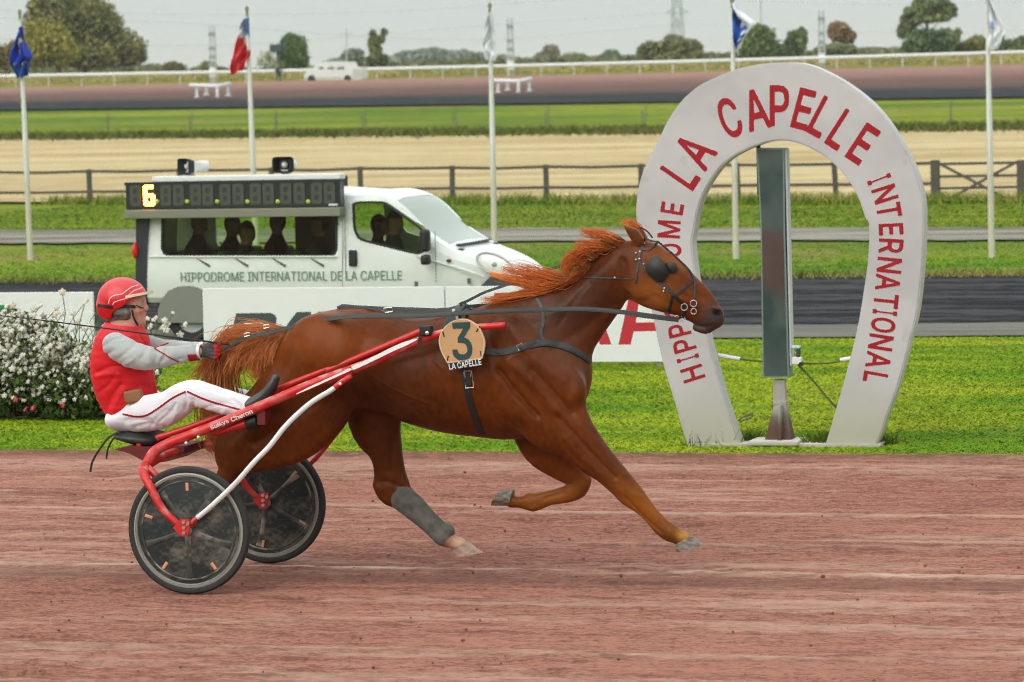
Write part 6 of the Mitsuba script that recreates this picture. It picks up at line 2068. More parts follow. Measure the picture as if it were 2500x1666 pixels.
part('scoreboard', 'maker_plate', box(on_y(*Z1(2098, 1310), YL) + [0, -.008, -.008], on_y(*Z1(2155, 1306), YL) + [0, 0, .012]), 'mat_far_grey', False)
r0, r1 = on_y(*Z1(962, 1140), YL), on_y(*Z1(2164, 1140), YL)
part('scoreboard', 'support_board', box([r0[0], YL + .03, on_y(*Z1(1500, 1165), YL)[2] + .016], [r1[0], YL + .22, on_y(*Z1(1500, 1120), YL)[2]], .01), 'mat_white_paint', 30)
for x in (1000, 1500, 2000):
    p = on_y(*Z1(x, 1200), YL)
    part('scoreboard', 'bracket', box([p[0] - .03, YL + .14, float(fz(gx_of(560))) - .16], [p[0] + .03, YL + .20, lz1 - .02]), 'mat_grey_metal', False)
# ---- loudspeakers on top
for nm, lab, zx, dirx in (('left', 'black and white horn loudspeaker on the scoreboard, left one', 1140, -.75), ('right', 'black horn loudspeaker facing the track on the scoreboard, right one', 1778, 0.0)):
    k = thing('loudspeaker', lab, 'loudspeaker')
    zb_ = on_y(*Z1(1500, 1118), YL)[2]
    c_ = np.array([on_y(*Z1(zx, 1070), YL)[0], YL + .14, zb_ + .098])
    rings = []
    for t, w_, h_ in ((0, .125, .090), (.02, .122, .088), (.08, .09, .07), (.15, .055, .05), (.21, .045, .045)):
        g = np.arange(24) * 2 * np.pi / 24
        se = lambda v, e: np.sign(v) * np.abs(v) ** e
        rings.append(np.stack([se(np.cos(g), .35) * w_, 0 * g + t, se(np.sin(g), .35) * h_], 1))
    horn = loft(rings)
    cav_ = loft([r * [.9, 1, .9] + [0, -.01, 0] for r in rings[:4]])
    hm_ = man(to_man(horn) - to_man(cav_))
    Rz = trimesh.transformations.rotation_matrix(dirx * .9, [0, 0, 1])
    for mname, me, mat in (('horn', hm_, 'mat_black'), ('driver', cyl((0, .20, 0), (0, .30, 0), .06, 16), 'mat_white_paint'), ('throat', ellipsoid((0, .06, 0), (.035, .04, .035), 2), 'mat_far_grey'), ('rear_shell', loft([r * [1.06, 1, 1.06] + [0, .008, 0] for r in rings[2:]]), 'mat_white_paint' if dirx else 'mat_board'), ('foot', box((-.04, .05, -.10), (.04, .12, -.05)), 'mat_grey_metal')):
        me = me.copy()
        me.apply_transform(Rz)
        part(k, mname, moved(me, c_), mat, 35)

# ---- people in the van
M('mat_face_shade', (.20, .10, .07), .6)


def sitter(px, py_top, Yoff, label, turn=0.0, s=1.0, cloth='mat_dark_cloth', headmat='mat_face_shade'):
    k = thing('person', label, 'person')
    top_ = on_y(px, py_top, YV + Yoff)
    f = Field(top_ - [.42, .34, .95], top_ + [.48, .34, .05], .022)
    h = top_ - [0, 0, .125 * s]
    f.add(f.ball(h, (.095 * s, .078 * s, .125 * s)), .01)
    f.add(f.ball(h + [.05 * turn, 0, -.05], (.065, .055, .075)), .02)
    f.add(f.ball(h + [.10 * turn, 0, -.01], (.022, .015, .022)), .015)
    f.add(f.chain(np.array([[h[0] - .01, h[1], h[2] - .10, .055, .055], [h[0] - .02, h[1], h[2] - .2, .06, .065]])), .02)
    f.add(f.chain(np.array([[h[0] - .02, h[1], h[2] - .24, .09, .13], [h[0] - .04, h[1], h[2] - .36, .13, .22], [h[0] - .05, h[1], h[2] - .60, .14, .19], [h[0] - .04, h[1], h[2] - .8, .14, .18]])), .04)
    for sy in (-1, 1):
        f.add(f.chain(np.array([[h[0] - .02, h[1] + sy * .20, h[2] - .30, .06, .06], [h[0] + .06 * turn, h[1] + sy * .23, h[2] - .52, .05, .05], [h[0] + .28 * turn, h[1] + sy * .16, h[2] - .56, .042, .042]])), .03)
    m = f.mesh(2)
    col = np.where((m.vertices[:, 2] > h[2] - .14)[:, None], np.array([[.16, .085, .06]]), np.array([[.014, .016, .02]]))
    hairy = (m.vertices[:, 2] > h[2] + .03) | ((m.vertices[:, 0] - h[0]) * turn < -.03) & (m.vertices[:, 2] > h[2] - .08)
    col = np.where(hairy[:, None], np.array([[.02, .016, .014]]), col)
    part(k, 'body', m, 'mat_vertex_rough', True, col)
    return k


WXp = lambda x, y: ZW(x, y)
sitter(*WXp(720, 60), .55, 'dark passenger in the van rearmost behind the side window', .8)
sitter(*WXp(1075, 85), .75, 'dark passenger second from the rear in the van window', .8)
sitter(*WXp(1230, 165), .45, 'dark passenger leaning low in the middle of the van window', .6)
sitter(*WXp(1560, 50), 1.0, 'dark passenger standing tall beside the partition in the van window', -.6)
sitter(*WXp(2010, 75), .6, 'dark passenger in the van window closest to the front door', -.8)
sitter(*ZV(480, 330), 1.2, 'person in dark clothes in the driver seat of the van', .9)
sitter(*ZV(660, 290), .55, 'person in dark clothes in the front passenger seat of the van', .7)

# ================================================================ flagpoles and flags
tp = lambda px, py, Y: on_y(px, py, Y)
poles = [  # top (D), base (D), label
    ((45, 22), (70, 598), 'white flagpole with the dark blue flag, leftmost of the row'), ((567, 14), (590, 597), 'white flagpole with the blue, white and red flag'),
    ((1125, 6), (1137, 596), 'white flagpole with the plain white flag in the middle'), ((1682, -6), (1691, 594), 'white flagpole with the white and blue flag beside the arch'),
    ((2268, -18), (2279, 592), 'white flagpole with the white flag at the right edge')]


def pole_fn(p, n, uv):
    low = smoothstep(1.9, .6, p.z)
    d = fbm(p.x * 3, p.y * 3, p.z * 2.5, octaves=3)
    return mix((.72, .73, .70), (.52, .48, .34), dr.clip(low * .75 + .25 * (d - .5), 0, 1))


M('mat_pole', proc(pole_fn), .45)
FLAGY = []
for (t, b, lab) in poles:
    B = on_ground(*ZD(*b))
    B[2] = float(terrain(B[1]))
    top = on_y(*ZD(*t), B[1])
    FLAGY.append(B[1])
    k = thing('flagpole', lab, 'flagpole', 'flagpoles across the infield')
    pts = np.array([[B[0], B[1], B[2] - .05], (B + top) / 2, top - [0, 0, .18]])
    part(k, 'shaft', tube(pts, [.058, .050, .030], 12), 'mat_pole', True)
    part(k, 'finial', tube(np.array([top - [0, 0, .19], top - [0, 0, .12], top - [0, 0, .05], top]), [.032, .022, .045, .015], 10), M('mat_finial', (.25, .23, .14), .5) if 'mat_finial' not in scene else 'mat_finial', True)


def flag(name_lab, outline_top, outline_bot, Y, colour, seed):
    """Cloth hanging between two photographed edges (hoist side first), rippled in depth; colour(u, v) per vertex."""
    n, m = 22, 26
    A = spline(np.array([on_y(*ZD(*p), Y) for p in outline_top]), 8)
    Bq = spline(np.array([on_y(*ZD(*p), Y) for p in outline_bot]), 8)
    A = np.stack([np.interp(np.linspace(0, 1, m), np.linspace(0, 1, len(A)), A[:, c]) for c in range(3)], 1)
    Bq = np.stack([np.interp(np.linspace(0, 1, m), np.linspace(0, 1, len(Bq)), Bq[:, c]) for c in range(3)], 1)
    u = np.linspace(0, 1, n)[:, None, None]
    P = A[None] * (1 - u) + Bq[None] * u
    v = np.linspace(0, 1, m)[None, :]
    uu = np.linspace(0, 1, n)[:, None]
    P[..., 1] += (.10 * np.sin(uu * 9 + v * 6 + seed) + .05 * np.sin(uu * 17 - v * 9 + seed)) * np.minimum(1, uu * 4)
    i, j = np.meshgrid(np.arange(n - 1), np.arange(m - 1), indexing='ij')
    q = np.stack([i * m + j, i * m + j + 1, (i + 1) * m + j + 1, (i + 1) * m + j], -1).reshape(-1, 4)
    c = np.array([[colour(a, b) for b in np.linspace(0, 1, m)] for a in np.linspace(0, 1, n)]).reshape(-1, 3)
    f = np.vstack([q[:, [0, 1, 2]], q[:, [0, 2, 3]]])
    V = P.reshape(-1, 3)
    mm = trimesh.Trimesh(V, f, process=False)
    nn = np.array(mm.vertex_normals)
    back = trimesh.Trimesh(V - nn * .004, f[:, ::-1], process=False)
    k = thing('flag', name_lab, 'flag')
    scene[k] = mikit.ply(cat([mm, back]), 'mat_vertex_cloth', True, color=np.vstack([c, c]))
    return k


BLUE, DBLUE, WHITE, RED = (.025, .055, .40), (.02, .07, .27), (.78, .79, .82), (.62, .045, .06)


def eu(u, v):
    for a, b in ((.30, .27), (.42, .33), (.55, .40), (.30, .72), (.78, .70)):
        if (u - a) ** 2 / .006 + (v - b) ** 2 / .0012 < 1:
            return (.75, .58, .22)
    return BLUE if v < .62 else DBLUE


flag('dark blue flag with yellow stars hanging on the leftmost pole', [(50, 60), (54, 85), (62, 105), (75, 130), (68, 145), (66, 172)], [(46, 66), (38, 90), (28, 120), (25, 145), (26, 160), (34, 182)], FLAGY[0] - .1, eu, 0)
flag('blue, white and red flag hanging limp on its pole', [(571, 40), (573, 62), (574, 90), (576, 125), (566, 140), (560, 160)], [(566, 42), (556, 62), (545, 90), (533, 125), (528, 150), (532, 172)],
     FLAGY[1] - .1, lambda u, v: (.10, .20, .45) if v < .22 + .15 * (1 - u) and u < .5 else WHITE if v < .30 + .25 * (1 - u) else RED, 1.2)
flag('plain white flag hanging limp on the middle pole', [(1131, 26), (1136, 60), (1138, 90), (1137, 110), (1141, 125), (1139, 140)], [(1125, 32), (1117, 60), (1109, 90), (1105, 105), (1113, 120), (1120, 138)], FLAGY[2] - .1, lambda u, v: WHITE, 2.1)
flag('white flag with blue lettering waving beside the arch', [(1684, 6), (1700, 22), (1722, 40), (1738, 55), (1716, 75), (1700, 105)], [(1684, 14), (1684, 40), (1684, 70), (1684, 95), (1688, 112), (1694, 128)],
     FLAGY[3] - .1, lambda u, v: (.03, .10, .42) if (.38 < u < .96 and .12 < v < .9 and (int(v * 13) % 2 == 0 or u > .62) and u > .30 + .2 * v) else WHITE, .4)
flag('white flag hanging on the pole at the right edge', [(2274, -8), (2292, 30), (2310, 70), (2304, 84), (2300, 98), (2294, 112)], [(2268, -6), (2268, 35), (2266, 62), (2270, 80), (2272, 96), (2274, 116)], FLAGY[4] - .1,
     lambda u, v: (.35, .42, .7) if (.55 < u < .85 and .30 < v < .42) else WHITE, 3.0)

# ================================================================ wooden fence and gate
line_f = line_through((0, 470), (2353, 461))


def fence_pt(xd, yd=466):
    """The fence line under a photographed column: its base on the ground."""
    lo, hi = 60.0, 160.0
    d = ray(xd * 1.0625, yd * 1.0625)
    for _ in range(40):
        Y = (lo + hi) / 2
        X = d[0] / d[1] * Y
        if Y < float(line_f(X)):
            lo = Y
        else:
            hi = Y
    return np.array([X, Y, float(terrain(Y))])


thing('wooden_fence', 'weathered grey wooden post and rail fence along the straw field', 'fence')
ftop = lambda xd: 393 + (370 - 393) * xd / 2353
posts = [(-8, 0), (207, 0), (415, 0), (625, 0), (830, 0), (1040, 0), (1256, 0), (1474, 0), (1697, 0), (1922, 0)]


def px_height(P, xd, yd):
    return on_y(xd * 1.0625, yd * 1.0625, P[1])[2]


fp = [fence_pt(x) for x, _ in posts]
for (x, _), P in zip(posts, fp):
    zt = px_height(P, x, ftop(x) - 2)
    j = rng.normal(0, .012, 2)
    part('wooden_fence', 'post', sweep(np.array([[P[0], P[1], P[2] - .2], [P[0] + j[0], P[1], (P[2] + zt) / 2], [P[0] + 2 * j[0], P[1] + j[1], zt]]), .062, .062, square=True, up=(0, 1, 0)), 'mat_wood', False)
gp0 = fence_pt(2150)
rails = list(zip(list(zip(posts, fp)), list(zip(posts, fp))[1:] + [((2150, 0), gp0)]))
for ((xa, _), A), (bx, Bp) in rails:
    xb = bx[0] if isinstance(bx, tuple) else bx
    for off in (3, 50):
        za, zb = px_height(A, xa, ftop(xa) + off), px_height(Bp, xb, ftop(xb) + off)
        s = rng.normal(0, .012)
        p = np.array([[A[0], A[1] - .075, za], [(A[0] + Bp[0]) / 2, (A[1] + Bp[1]) / 2 - .075, (za + zb) / 2 + s - .01], [Bp[0], Bp[1] - .075, zb]])
        part('wooden_fence', 'rail', sweep(p, .018, .042, square=True, up=(0, 0, 1)), 'mat_wood', False)
thing('field_gate', 'grey wooden field gate with crossed diagonal braces at the right edge', 'gate')
gA, gB = fence_pt(2150), fence_pt(2348)
for P, x in ((gA, 2150), (gB, 2350)):
    zt = px_height(P, x, 368)
    part('field_gate', 'post', box([P[0] - .11, P[1] - .11, P[2] - .2], [P[0] + .11, P[1] + .11, zt], .015), 'mat_wood', 30)
for yA in (377, 406, 433, 460):
    za, zb = px_height(gA, 2160, yA), px_height(gB, 2340, yA - 3)
    part('field_gate', 'bar', sweep(np.array([[gA[0] + .12, gA[1] - .03, za], [gB[0] - .12, gB[1] - .03, zb]]), .016, .036, square=True), 'mat_wood', False)
for a, b in ((377, 474), (474, 374)):
    za, zb = px_height(gA, 2165, a if a < 400 else 468), px_height(gB, 2335, b if b < 400 else 468)
    part('field_gate', 'brace', sweep(np.array([[gA[0] + .14, gA[1] - .075, za], [gB[0] - .14, gB[1] - .075, zb]]), .016, .034, square=True), 'mat_wood', False)

# ---- thin wire fences in the far grass
M('mat_wire_fence', (.16, .16, .10), .8)
for li, (lab, yl, yr, ylow) in enumerate((('thin wire fence in the far grass, farther of two', 290, 262, 1), ('thin wire fence in the far grass at the edge of the straw, nearer of two', 302, 278, 1))):
    k = thing('wire_fence', lab, 'fence')
    A, Bq = on_ground(*ZD(0, yl + 16)), on_ground(*ZD(2353, yr + 16))
    n_p = 15
    L = [A + (Bq - A) * t for t in np.linspace(-.15, 1.12, n_p)]
    for P in L:
        z = float(terrain(P[1]))
        part(k, 'post', cyl([P[0], P[1], z - .1], [P[0] + rng.normal(0, .03), P[1], z + 1.05], .032, 6), 'mat_wire_fence', 30)
    for hz in (.55, 1.08):
        p = np.array([[P[0], P[1] - .06, float(terrain(P[1])) + hz] for P in L])
        part(k, 'wire', tube(p, .012, 4), 'mat_wire_fence', True)

# ================================================================ the far white rail
YR0, YR1 = on_ground(*ZD(0, 203)), on_ground(*ZD(2353, 149))
thing('running_rail', 'long white running rail along the far side of the track', 'rail')
rail_pt = lambda t: YR0 + (YR1 - YR0) * t


def on_line(A, Bq, xd):
    d = ray(xd * 1.0625, 160)
    k = (Bq[1] - A[1]) / (Bq[0] - A[0])
    s = d[0] / d[1]
    Y = (A[1] - k * A[0]) / (1 - k * s)
    return np.array([s * Y, Y, float(terrain(Y)) + .05])


YR0[1] += 3.0
YR1[1] += 3.0
rx = []
for xd in np.linspace(-80, 2430, 60):
    P = on_line(YR0, YR1, xd)
    ty = 175.5 + (120 - 175.5) * xd / 2353 + 4 * math.sin(math.pi * np.clip(xd / 2353, 0, 1))
    rx.append([P[0], P[1], on_y(xd * 1.0625, ty * 1.0625, P[1])[2]])
rx = np.array(rx)
part('running_rail', 'top_rail', sweep(rx, .10, .165, 10), 'mat_rail_white', True)
for xd in np.arange(35 - 75, 2440, 75.5):
    P = on_line(YR0, YR1, xd)
    zt = np.interp(P[0], rx[:, 0], rx[:, 2])
    part('running_rail', 'post', cyl([P[0], P[1], P[2] - .2], [P[0], P[1], zt], .055, 8), M('mat_rail_post', (.66, .68, .64), .5) if 'mat_rail_post' not in scene else 'mat_rail_post', 30)

# ---- white rail sections standing on the far track
for lab, ox, oy in (('white plastic barrier on four feet on the far track, left one', 0, 0), ('white plastic barrier on four feet on the far track, behind the middle flagpole', 692, -11)):
    k = thing('barrier', lab, 'barrier')
    zq = zoomed(440, 40, 4.525)
    nat = lambda x, y: tuple(np.array(zq(x, y)) + [ox * 1.0625, oy * 1.0625])
    Pb = on_ground(*nat(400, 905))
    Yb = Pb[1]
    g_ = float(terrain(Yb))
    tops = [on_y(*nat(*q_), Yb + dy) for q_, dy in (((105, 762), .5), ((400, 770), -.2), ((550, 745), 1.0))]
    part(k, 'top_bar', sweep(spline(np.array(tops), 8), [.12] * 17, [.16] * 17, 10), 'mat_rail_white', True)
    for (q0, q1), dy in ((((185, 775), (185, 888)), .5), (((290, 775), (290, 860)), .8), (((410, 775), (410, 900)), -.2), (((530, 760), (530, 870)), 1.0)):
        t0, t1 = on_y(*nat(*q0), Yb + dy), on_y(*nat(*q1), Yb + dy)
        part(k, 'leg', tube(np.array([t0, t1]), [.13, .13], 8), 'mat_rail_white', True)
        t1[2] = max(t1[2], float(terrain(Yb + dy)) + .1)
        part(k, 'foot', tube(np.array([t1 + [0, 0, .02], t1 - [0, 0, .10]]), [.16, .36], 10), 'mat_rail_white', True)

# ---- a white van, a person and a dark box behind the rail
YF = on_line(YR0, YR1, 765)[1] - 5.0
zq = zoomed(440, 40, 4.525)
vp = lambda x, y: on_y(*zq(x, y), YF)
thing('parked_van', 'small distant white van parked in front of the running rail', 'van')
side = [(1365, 700), (1370, 640), (1480, 560), (1560, 510), (1620, 500), (1880, 505), (1895, 560), (2000, 570), (2010, 700)]
pv_ = Polygon([(p[0], p[2]) for p in (vp(*q_) for q_ in side)]).buffer(0)
pv_ = pv_.buffer(-.08).buffer(.08)
part('parked_van', 'body', prism_y(pv_, YF, YF + 1.8), 'mat_white_paint', 30)
part('parked_van', 'rear_bed', prism_y(flat_y([zq(*q_) for q_ in ((1905, 585), (2000, 585), (2005, 690), (1905, 690))], YF), YF - .03, YF + .2), M('mat_bed', (.50, .50, .47), .6), False)
for x0, x1 in ((1530, 1580), (1630, 1700), (1735, 1815)):
    part('parked_van', 'window', prism_y(flat_y([zq(*q_) for q_ in ((x0 + 8, 562), (x1, 562), (x1, 586), (x0 - 4, 586))], YF), YF - .03, YF + .02), 'mat_black', False)
for x in (1450, 1850):
    c_ = vp(x, 690)
    part('parked_van', 'wheel', cyl(c_ - [0, .04, .02], c_ + [0, .2, -.02], .36, 20), 'mat_rubber', 40)
part('parked_van', 'skirt', prism_y(flat_y([zq(*q_) for q_ in ((1370, 672), (1800, 672), (1800, 690), (1370, 690))], YF), YF - .02, YF + .05), 'mat_bed', False)
k = thing('person', 'distant person in dark blue standing at the running rail beside the round tree', 'person')
hp = on_y(*zq(1085, 545), YF + 4)
ft_ = on_y(*zq(1085, 720), YF + 4)
f = Field([hp[0] - .8, hp[1] - .5, ft_[2] - .1], [hp[0] + .8, hp[1] + .5, hp[2] + .3], .04)
s_ = (hp[2] - ft_[2]) / 1.62
f.add(f.ball(hp, (.11 * s_, .10 * s_, .14 * s_)), .02)
f.add(f.chain(np.array([[hp[0], hp[1], hp[2] - .22 * s_, .14, .2], [hp[0] - .03, hp[1], hp[2] - .5 * s_, .18, .22], [hp[0], hp[1], hp[2] - .8 * s_, .17, .2]])), .05)
for sy in (-1, 1):
    f.add(f.chain(np.array([[hp[0] + sy * .07, hp[1] + sy * .1, hp[2] - .8 * s_, .11, .11], [hp[0] + sy * .09, hp[1] + sy * .1, hp[2] - 1.2 * s_, .09, .09], [hp[0] + sy * .10, hp[1] + sy * .1, ft_[2] + .03, .08, .09]])), .05)
    f.add(f.chain(np.array([[hp[0] + sy * .16, hp[1] + sy * .18, hp[2] - .26 * s_, .07, .07], [hp[0] + sy * .24, hp[1] + sy * .22, hp[2] - .55 * s_, .06, .06], [hp[0] + sy * .12, hp[1] - .2, hp[2] - .7 * s_, .05, .05]])), .04)
pm_ = f.mesh(2)
pc_ = np.where((pm_.vertices[:, 2] > hp[2] - .14)[:, None], [[.30, .17, .12]], [[.018, .05, .075]])
scene[k] = mikit.ply(pm_, 'mat_vertex_rough', True, color=pc_)
k = thing('camera_box', 'dark box on a post in front of the round tree', 'box')
bp = [on_y(*zq(*q_), YF + 15) for q_ in ((985, 312), (1115, 312), (1115, 395), (985, 395))]
part(k, 'box', box([bp[0][0], YF + 15, bp[2][2]], [bp[1][0], YF + 16.2, bp[0][2]], .03), M('mat_box_teal', (.025, .06, .06), .6), 30)
pb_ = on_y(*zq(1075, 400), YF + 15.4)
part(k, 'post', cyl([pb_[0], pb_[1], float(terrain(pb_[1])) - .2], [pb_[0], pb_[1], bp[2][2] + .03], .09, 8), 'mat_wood', 30)

# ---- lattice masts behind the rail
for lab, top_, base_, wpx in (('thin grey lattice mast left of the blue, white and red flag', (475, 60), (477, 200), 13), ('thin grey lattice mast beside the middle flagpole', (1160, 42), (1164, 190), 13), ('thin grey lattice mast behind the top of the arch', (1878, 24), (1882, 150), 13)):
    k = thing('mast', lab, 'mast', 'lattice masts behind the rail')
    P = on_line(YR0, YR1, base_[0])
    P[1] += 1.5
    zt = on_y(top_[0] * 1.0625, top_[1] * 1.0625, P[1])[2]
    zb = P[2] - .3
    w = wpx / 2 / 25.2
    for sx in (-1, 1):
        for sy in (-1, 1):
            part(k, 'leg', cyl([P[0] + sx * w, P[1] + sy * w, zb], [P[0] + sx * w * .8, P[1] + sy * w * .8, zt], .045, 6), 'mat_far_grey', 30)
    nb = 7
    for i in range(nb):
        z0, z1 = zb + (zt - zb) * i / nb, zb + (zt - zb) * (i + 1) / nb
        for sy in (-1, 1):
            part(k, 'brace', cyl([P[0] - w, P[1] + sy * w, z0], [P[0] + w * .9, P[1] + sy * w, z1], .022, 5), 'mat_far_grey', 30)
    for fr_ in (.48, .62, .86):
        z = zb + (zt - zb) * fr_
        part(k, 'lamp_box', box([P[0] - w * .95, P[1] - w - .14, z - .16], [P[0] + w * .95, P[1] + w, z + .16]), M('mat_lampbox', (.26, .32, .32), .6) if 'mat_lampbox' not in scene else 'mat_lampbox', False)
    part(k, 'cabinet', box([P[0] - w * 1.1, P[1] - w - .05, zb + (zt - zb) * .14], [P[0] + w * 1.1, P[1] + w, zb + (zt - zb) * .30]), 'mat_rail_white', False)

# ---- electricity pylon, poles and wires far away
thing('pylon', 'far pale lattice electricity pylon rising above the low trees', 'pylon')
YPY = 900.0
pyp = lambda x, y: on_y(*ZD(x, y), YPY)
ctr = pyp(1555, 0)[0]
zbase = pyp(1555, 140)[2] - 6
ztp = pyp(1555, -75)[2]
sc_ = (ztp - zbase)
seg_ = lambda a, b, r: cyl(np.array(a, float), np.array(b, float), r, 5)
lv = [(0, 2.6), (.35, 1.5), (.62, 1.05), (.78, .9), (1.0, .15)]
legs = []
for (h0, w0), (h1, w1) in zip(lv[:-1], lv[1:]):
    for sx in (-1, 1):
        for sy in (-1, 1):
            part('pylon', 'leg', seg_([ctr + sx * w0, YPY + sy * w0, zbase + sc_ * h0], [ctr + sx * w1, YPY + sy * w1, zbase + sc_ * h1], .16), 'mat_pylon', 30)
    for sy in (-1, 1):
        for sx in (-1, 1):
            part('pylon', 'brace', seg_([ctr - sx * w0, YPY + sy * w0, zbase + sc_ * h0], [ctr + sx * w1, YPY + sy * w1, zbase + sc_ * h1], .10), 'mat_pylon', 30)
for hf_, wl in ((pyp(1555, 25)[2], 2.9), (pyp(1555, 55)[2], 1.6), (pyp(1555, -20)[2], 3.6)):
    for sx in (-1, 1):
        part('pylon', 'arm', cat([seg_([ctr, YPY, hf_ + 1.2], [ctr + sx * wl, YPY, hf_ - .5], .14), seg_([ctr, YPY, hf_ - .5], [ctr + sx * wl, YPY, hf_ - .5], .14)]), 'mat_pylon', 30)


def wire(lab, pts, Y0w, Y1w, r):
    k = thing('power_line', lab, 'wire')
    p = np.array([on_y(x * 1.0625, y * 1.0625, Y0w + (Y1w - Y0w) * i / (len(pts) - 1)) for i, (x, y) in enumerate(pts)])
    scene[k] = mikit.ply(tube(spline(p, 10), r, 4), 'mat_wire', True)


wire('power line crossing the sky lowest on the left', [(-60, 86), (300, 104), (620, 98), (1100, 60), (1555, 28)], 700, 900, .045)
wire('power line crossing the sky from the pylon leftwards, middle one', [(-60, 40), (400, 52), (800, 82), (1150, 90), (1555, 56)], 700, 900, .045)
wire('power line crossing the sky highest on the left', [(-60, 22), (500, 34), (900, 26), (1300, 0)], 700, 900, .04)
wire('power line running right from the pylon to the edge', [(1555, 54), (1800, 66), (2100, 76), (2420, 68)], 900, 800, .045)
wire('power line high at the right', [(1700, 2), (2000, 10), (2420, 4)], 900, 800, .04)
for lab, xd, yt, yb, r in (('dark utility pole above the tree beside the arch', 1748, -20, 150, .11), ('thin distant pole above the small bush left of centre', 796, 66, 150, .09)):
    k = thing('utility_pole', lab, 'pole')
    p0, p1 = on_y(xd * 1.0625, yt * 1.0625, 430), on_y(xd * 1.0625, yb * 1.0625, 430)
    p1[2] = float(terrain(430)) - .3
    part(k, 'shaft', cyl(p1, p0, r, 8), 'mat_far_grey', 30)
    part(k, 'cross_arm', cyl(p0 - [.8, 0, .6], p0 + [.8, 0, -.6], .06, 6), 'mat_far_grey', 30)

# ================================================================ trees


def tree(name, lab, blobs_, Y, n, leaf, c0, c1, seed, group=None, trunk=None, cat_='tree', holes=.0, depth=.9, d0=None):
    """Crown blobs (x, y, rx, ry in the photograph's D pixels) filled with leaf clumps through their volume."""
    r = np.random.default_rng(seed)
    k = thing(name, lab, cat_, group)
    bl = np.array(blobs_, float)
    pxm = F / 1.0625 / (Y / .96)
    ci = r.choice(len(bl), n, p=bl[:, 2] * bl[:, 3] / (bl[:, 2] * bl[:, 3]).sum())
    d = r.normal(0, 1, (n, 3))
    d /= np.linalg.norm(d, axis=1, keepdims=True)
    d *= (r.uniform(.12, 1.0, n) ** .45)[:, None] * r.normal(1, .07, n)[:, None]
    b = bl[ci]
    x, y = b[:, 0] + d[:, 0] * b[:, 2], b[:, 1] + d[:, 2] * b[:, 3]
    yy = Y + d[:, 1] * b[:, 2] / pxm * depth
    dd = FWD[None] + RIGHT[None] * ((x * 1.0625 - NW / 2) / F)[:, None] - UP[None] * ((y * 1.0625 - NH / 2) / F)[:, None]
    P = CAM + dd * (yy / dd[:, 1])[:, None]
    keep = (P[:, 2] > terrain(P[:, 1]) + .1) & (vnoise(P, 1.0 / max(leaf * 5, .6), 2, seed) > -.5 + holes)
    P = P[keep]
    part(k, 'crown', leaves(P, leaf, r, .6), 'mat_vertex_rough', False, np.clip(2.3 * leaf_colors(P, c0, c1, r, .45, seed, .16), .004, 1))
    low = bl[np.argmax(bl[:, 1] + bl[:, 3])]
    xs = trunk or [(low[0], 0)]
    for tx, ty in xs:
        base = on_y(tx * 1.0625, 150, Y)
        base[2] = float(terrain(Y)) - .3
        tgt = P[np.argmin(np.abs(P[:, 0] - base[0]) + np.abs(P[:, 2] - np.percentile(P[:, 2], 60)))]
        hgt = tgt[2] - base[2]
        part(k, 'trunk', tube(np.array([base, base + [.05 * hgt * r.normal(), 0, hgt * .5], [tgt[0], Y, tgt[2]]]), [max(.05 * hgt, .08), .035 * hgt, .012 * hgt], 8), 'mat_wood', True)
        for _ in range(7):
            t = P[r.integers(len(P))]
            st_ = base + [0, 0, hgt * r.uniform(.3, .7)]
            part(k, 'limb', tube(np.array([st_, (st_ + t) / 2 + [0, 0, .05 * hgt], t]), [.018 * hgt, .012 * hgt, .004 * hgt], 5), 'mat_wood', True)
    return k


G0, G1 = (.028, .045, .014), (.095, .115, .032)
tree('tree', 'huge dark green autumn tree at the left behind the rail', [(170, 60, 105, 72), (140, 20, 80, 40), (215, 60, 70, 60), (265, 110, 70, 45), (120, 110, 90, 45), (300, 125, 40, 28), (195, 118, 110, 40), (100, 50, 50, 40)], 425, 15000, .34, (.032, .045, .016), (.125, .115, .040), 51)
tree('tree', 'yellowing round tree in front of the huge dark tree', [(110, 95, 55, 48), (95, 70, 40, 28), (140, 120, 40, 36), (75, 125, 40, 30)], 402, 5500, .28, (.075, .078, .016), (.185, .160, .035), 52)
tree('tree', 'small brownish tree behind the dark blue flag', [(10, 130, 30, 28), (30, 115, 16, 20), (-20, 140, 30, 22)], 408, 1800, .26, (.060, .058, .018), (.15, .115, .045), 53)
tree('bush', 'low rounded brown bush left of the lattice mast', [(400, 158, 30, 13), (395, 153, 20, 11)], 400, 700, .24, (.035, .034, .018), (.11, .10, .035), 54, cat_='bush')
tree('bush', 'low rounded bush right of the lattice mast', [(478, 156, 22, 15), (505, 163, 18, 9), (450, 164, 16, 8)], 400, 700, .24, (.030, .036, .018), (.10, .105, .038), 55, cat_='bush')
tree('tree', 'round dark green tree left of the distant white van', [(672, 118, 36, 38), (668, 98, 24, 20), (686, 140, 24, 22), (660, 145, 24, 18)], 402, 3600, .26, (.020, .048, .020), (.075, .105, .030), 56)
tree('tree', 'pale feathery tree beside the blue, white and red flagpole', [(612, 140, 22, 24), (650, 150, 20, 14), (630, 152, 18, 12), (700, 158, 20, 12)], 415, 700, .25, (.13, .15, .10), (.24, .25, .18), 57, holes=.25)
tree('tree', 'crooked sparse tree with two tufts right of the distant van', [(866, 140, 26, 18), (864, 118, 15, 15), (860, 98, 14, 18), (857, 78, 8, 9), (884, 74, 8, 7), (878, 90, 8, 9)], 402, 1900, .25, (.026, .04, .018), (.10, .115, .04), 58)
tree('tree', 'greyish bush-like tree behind the distant van', [(812, 132, 28, 20), (800, 145, 34, 14), (770, 148, 28, 12)], 460, 1500, .3, (.05, .07, .05), (.13, .15, .11), 59)
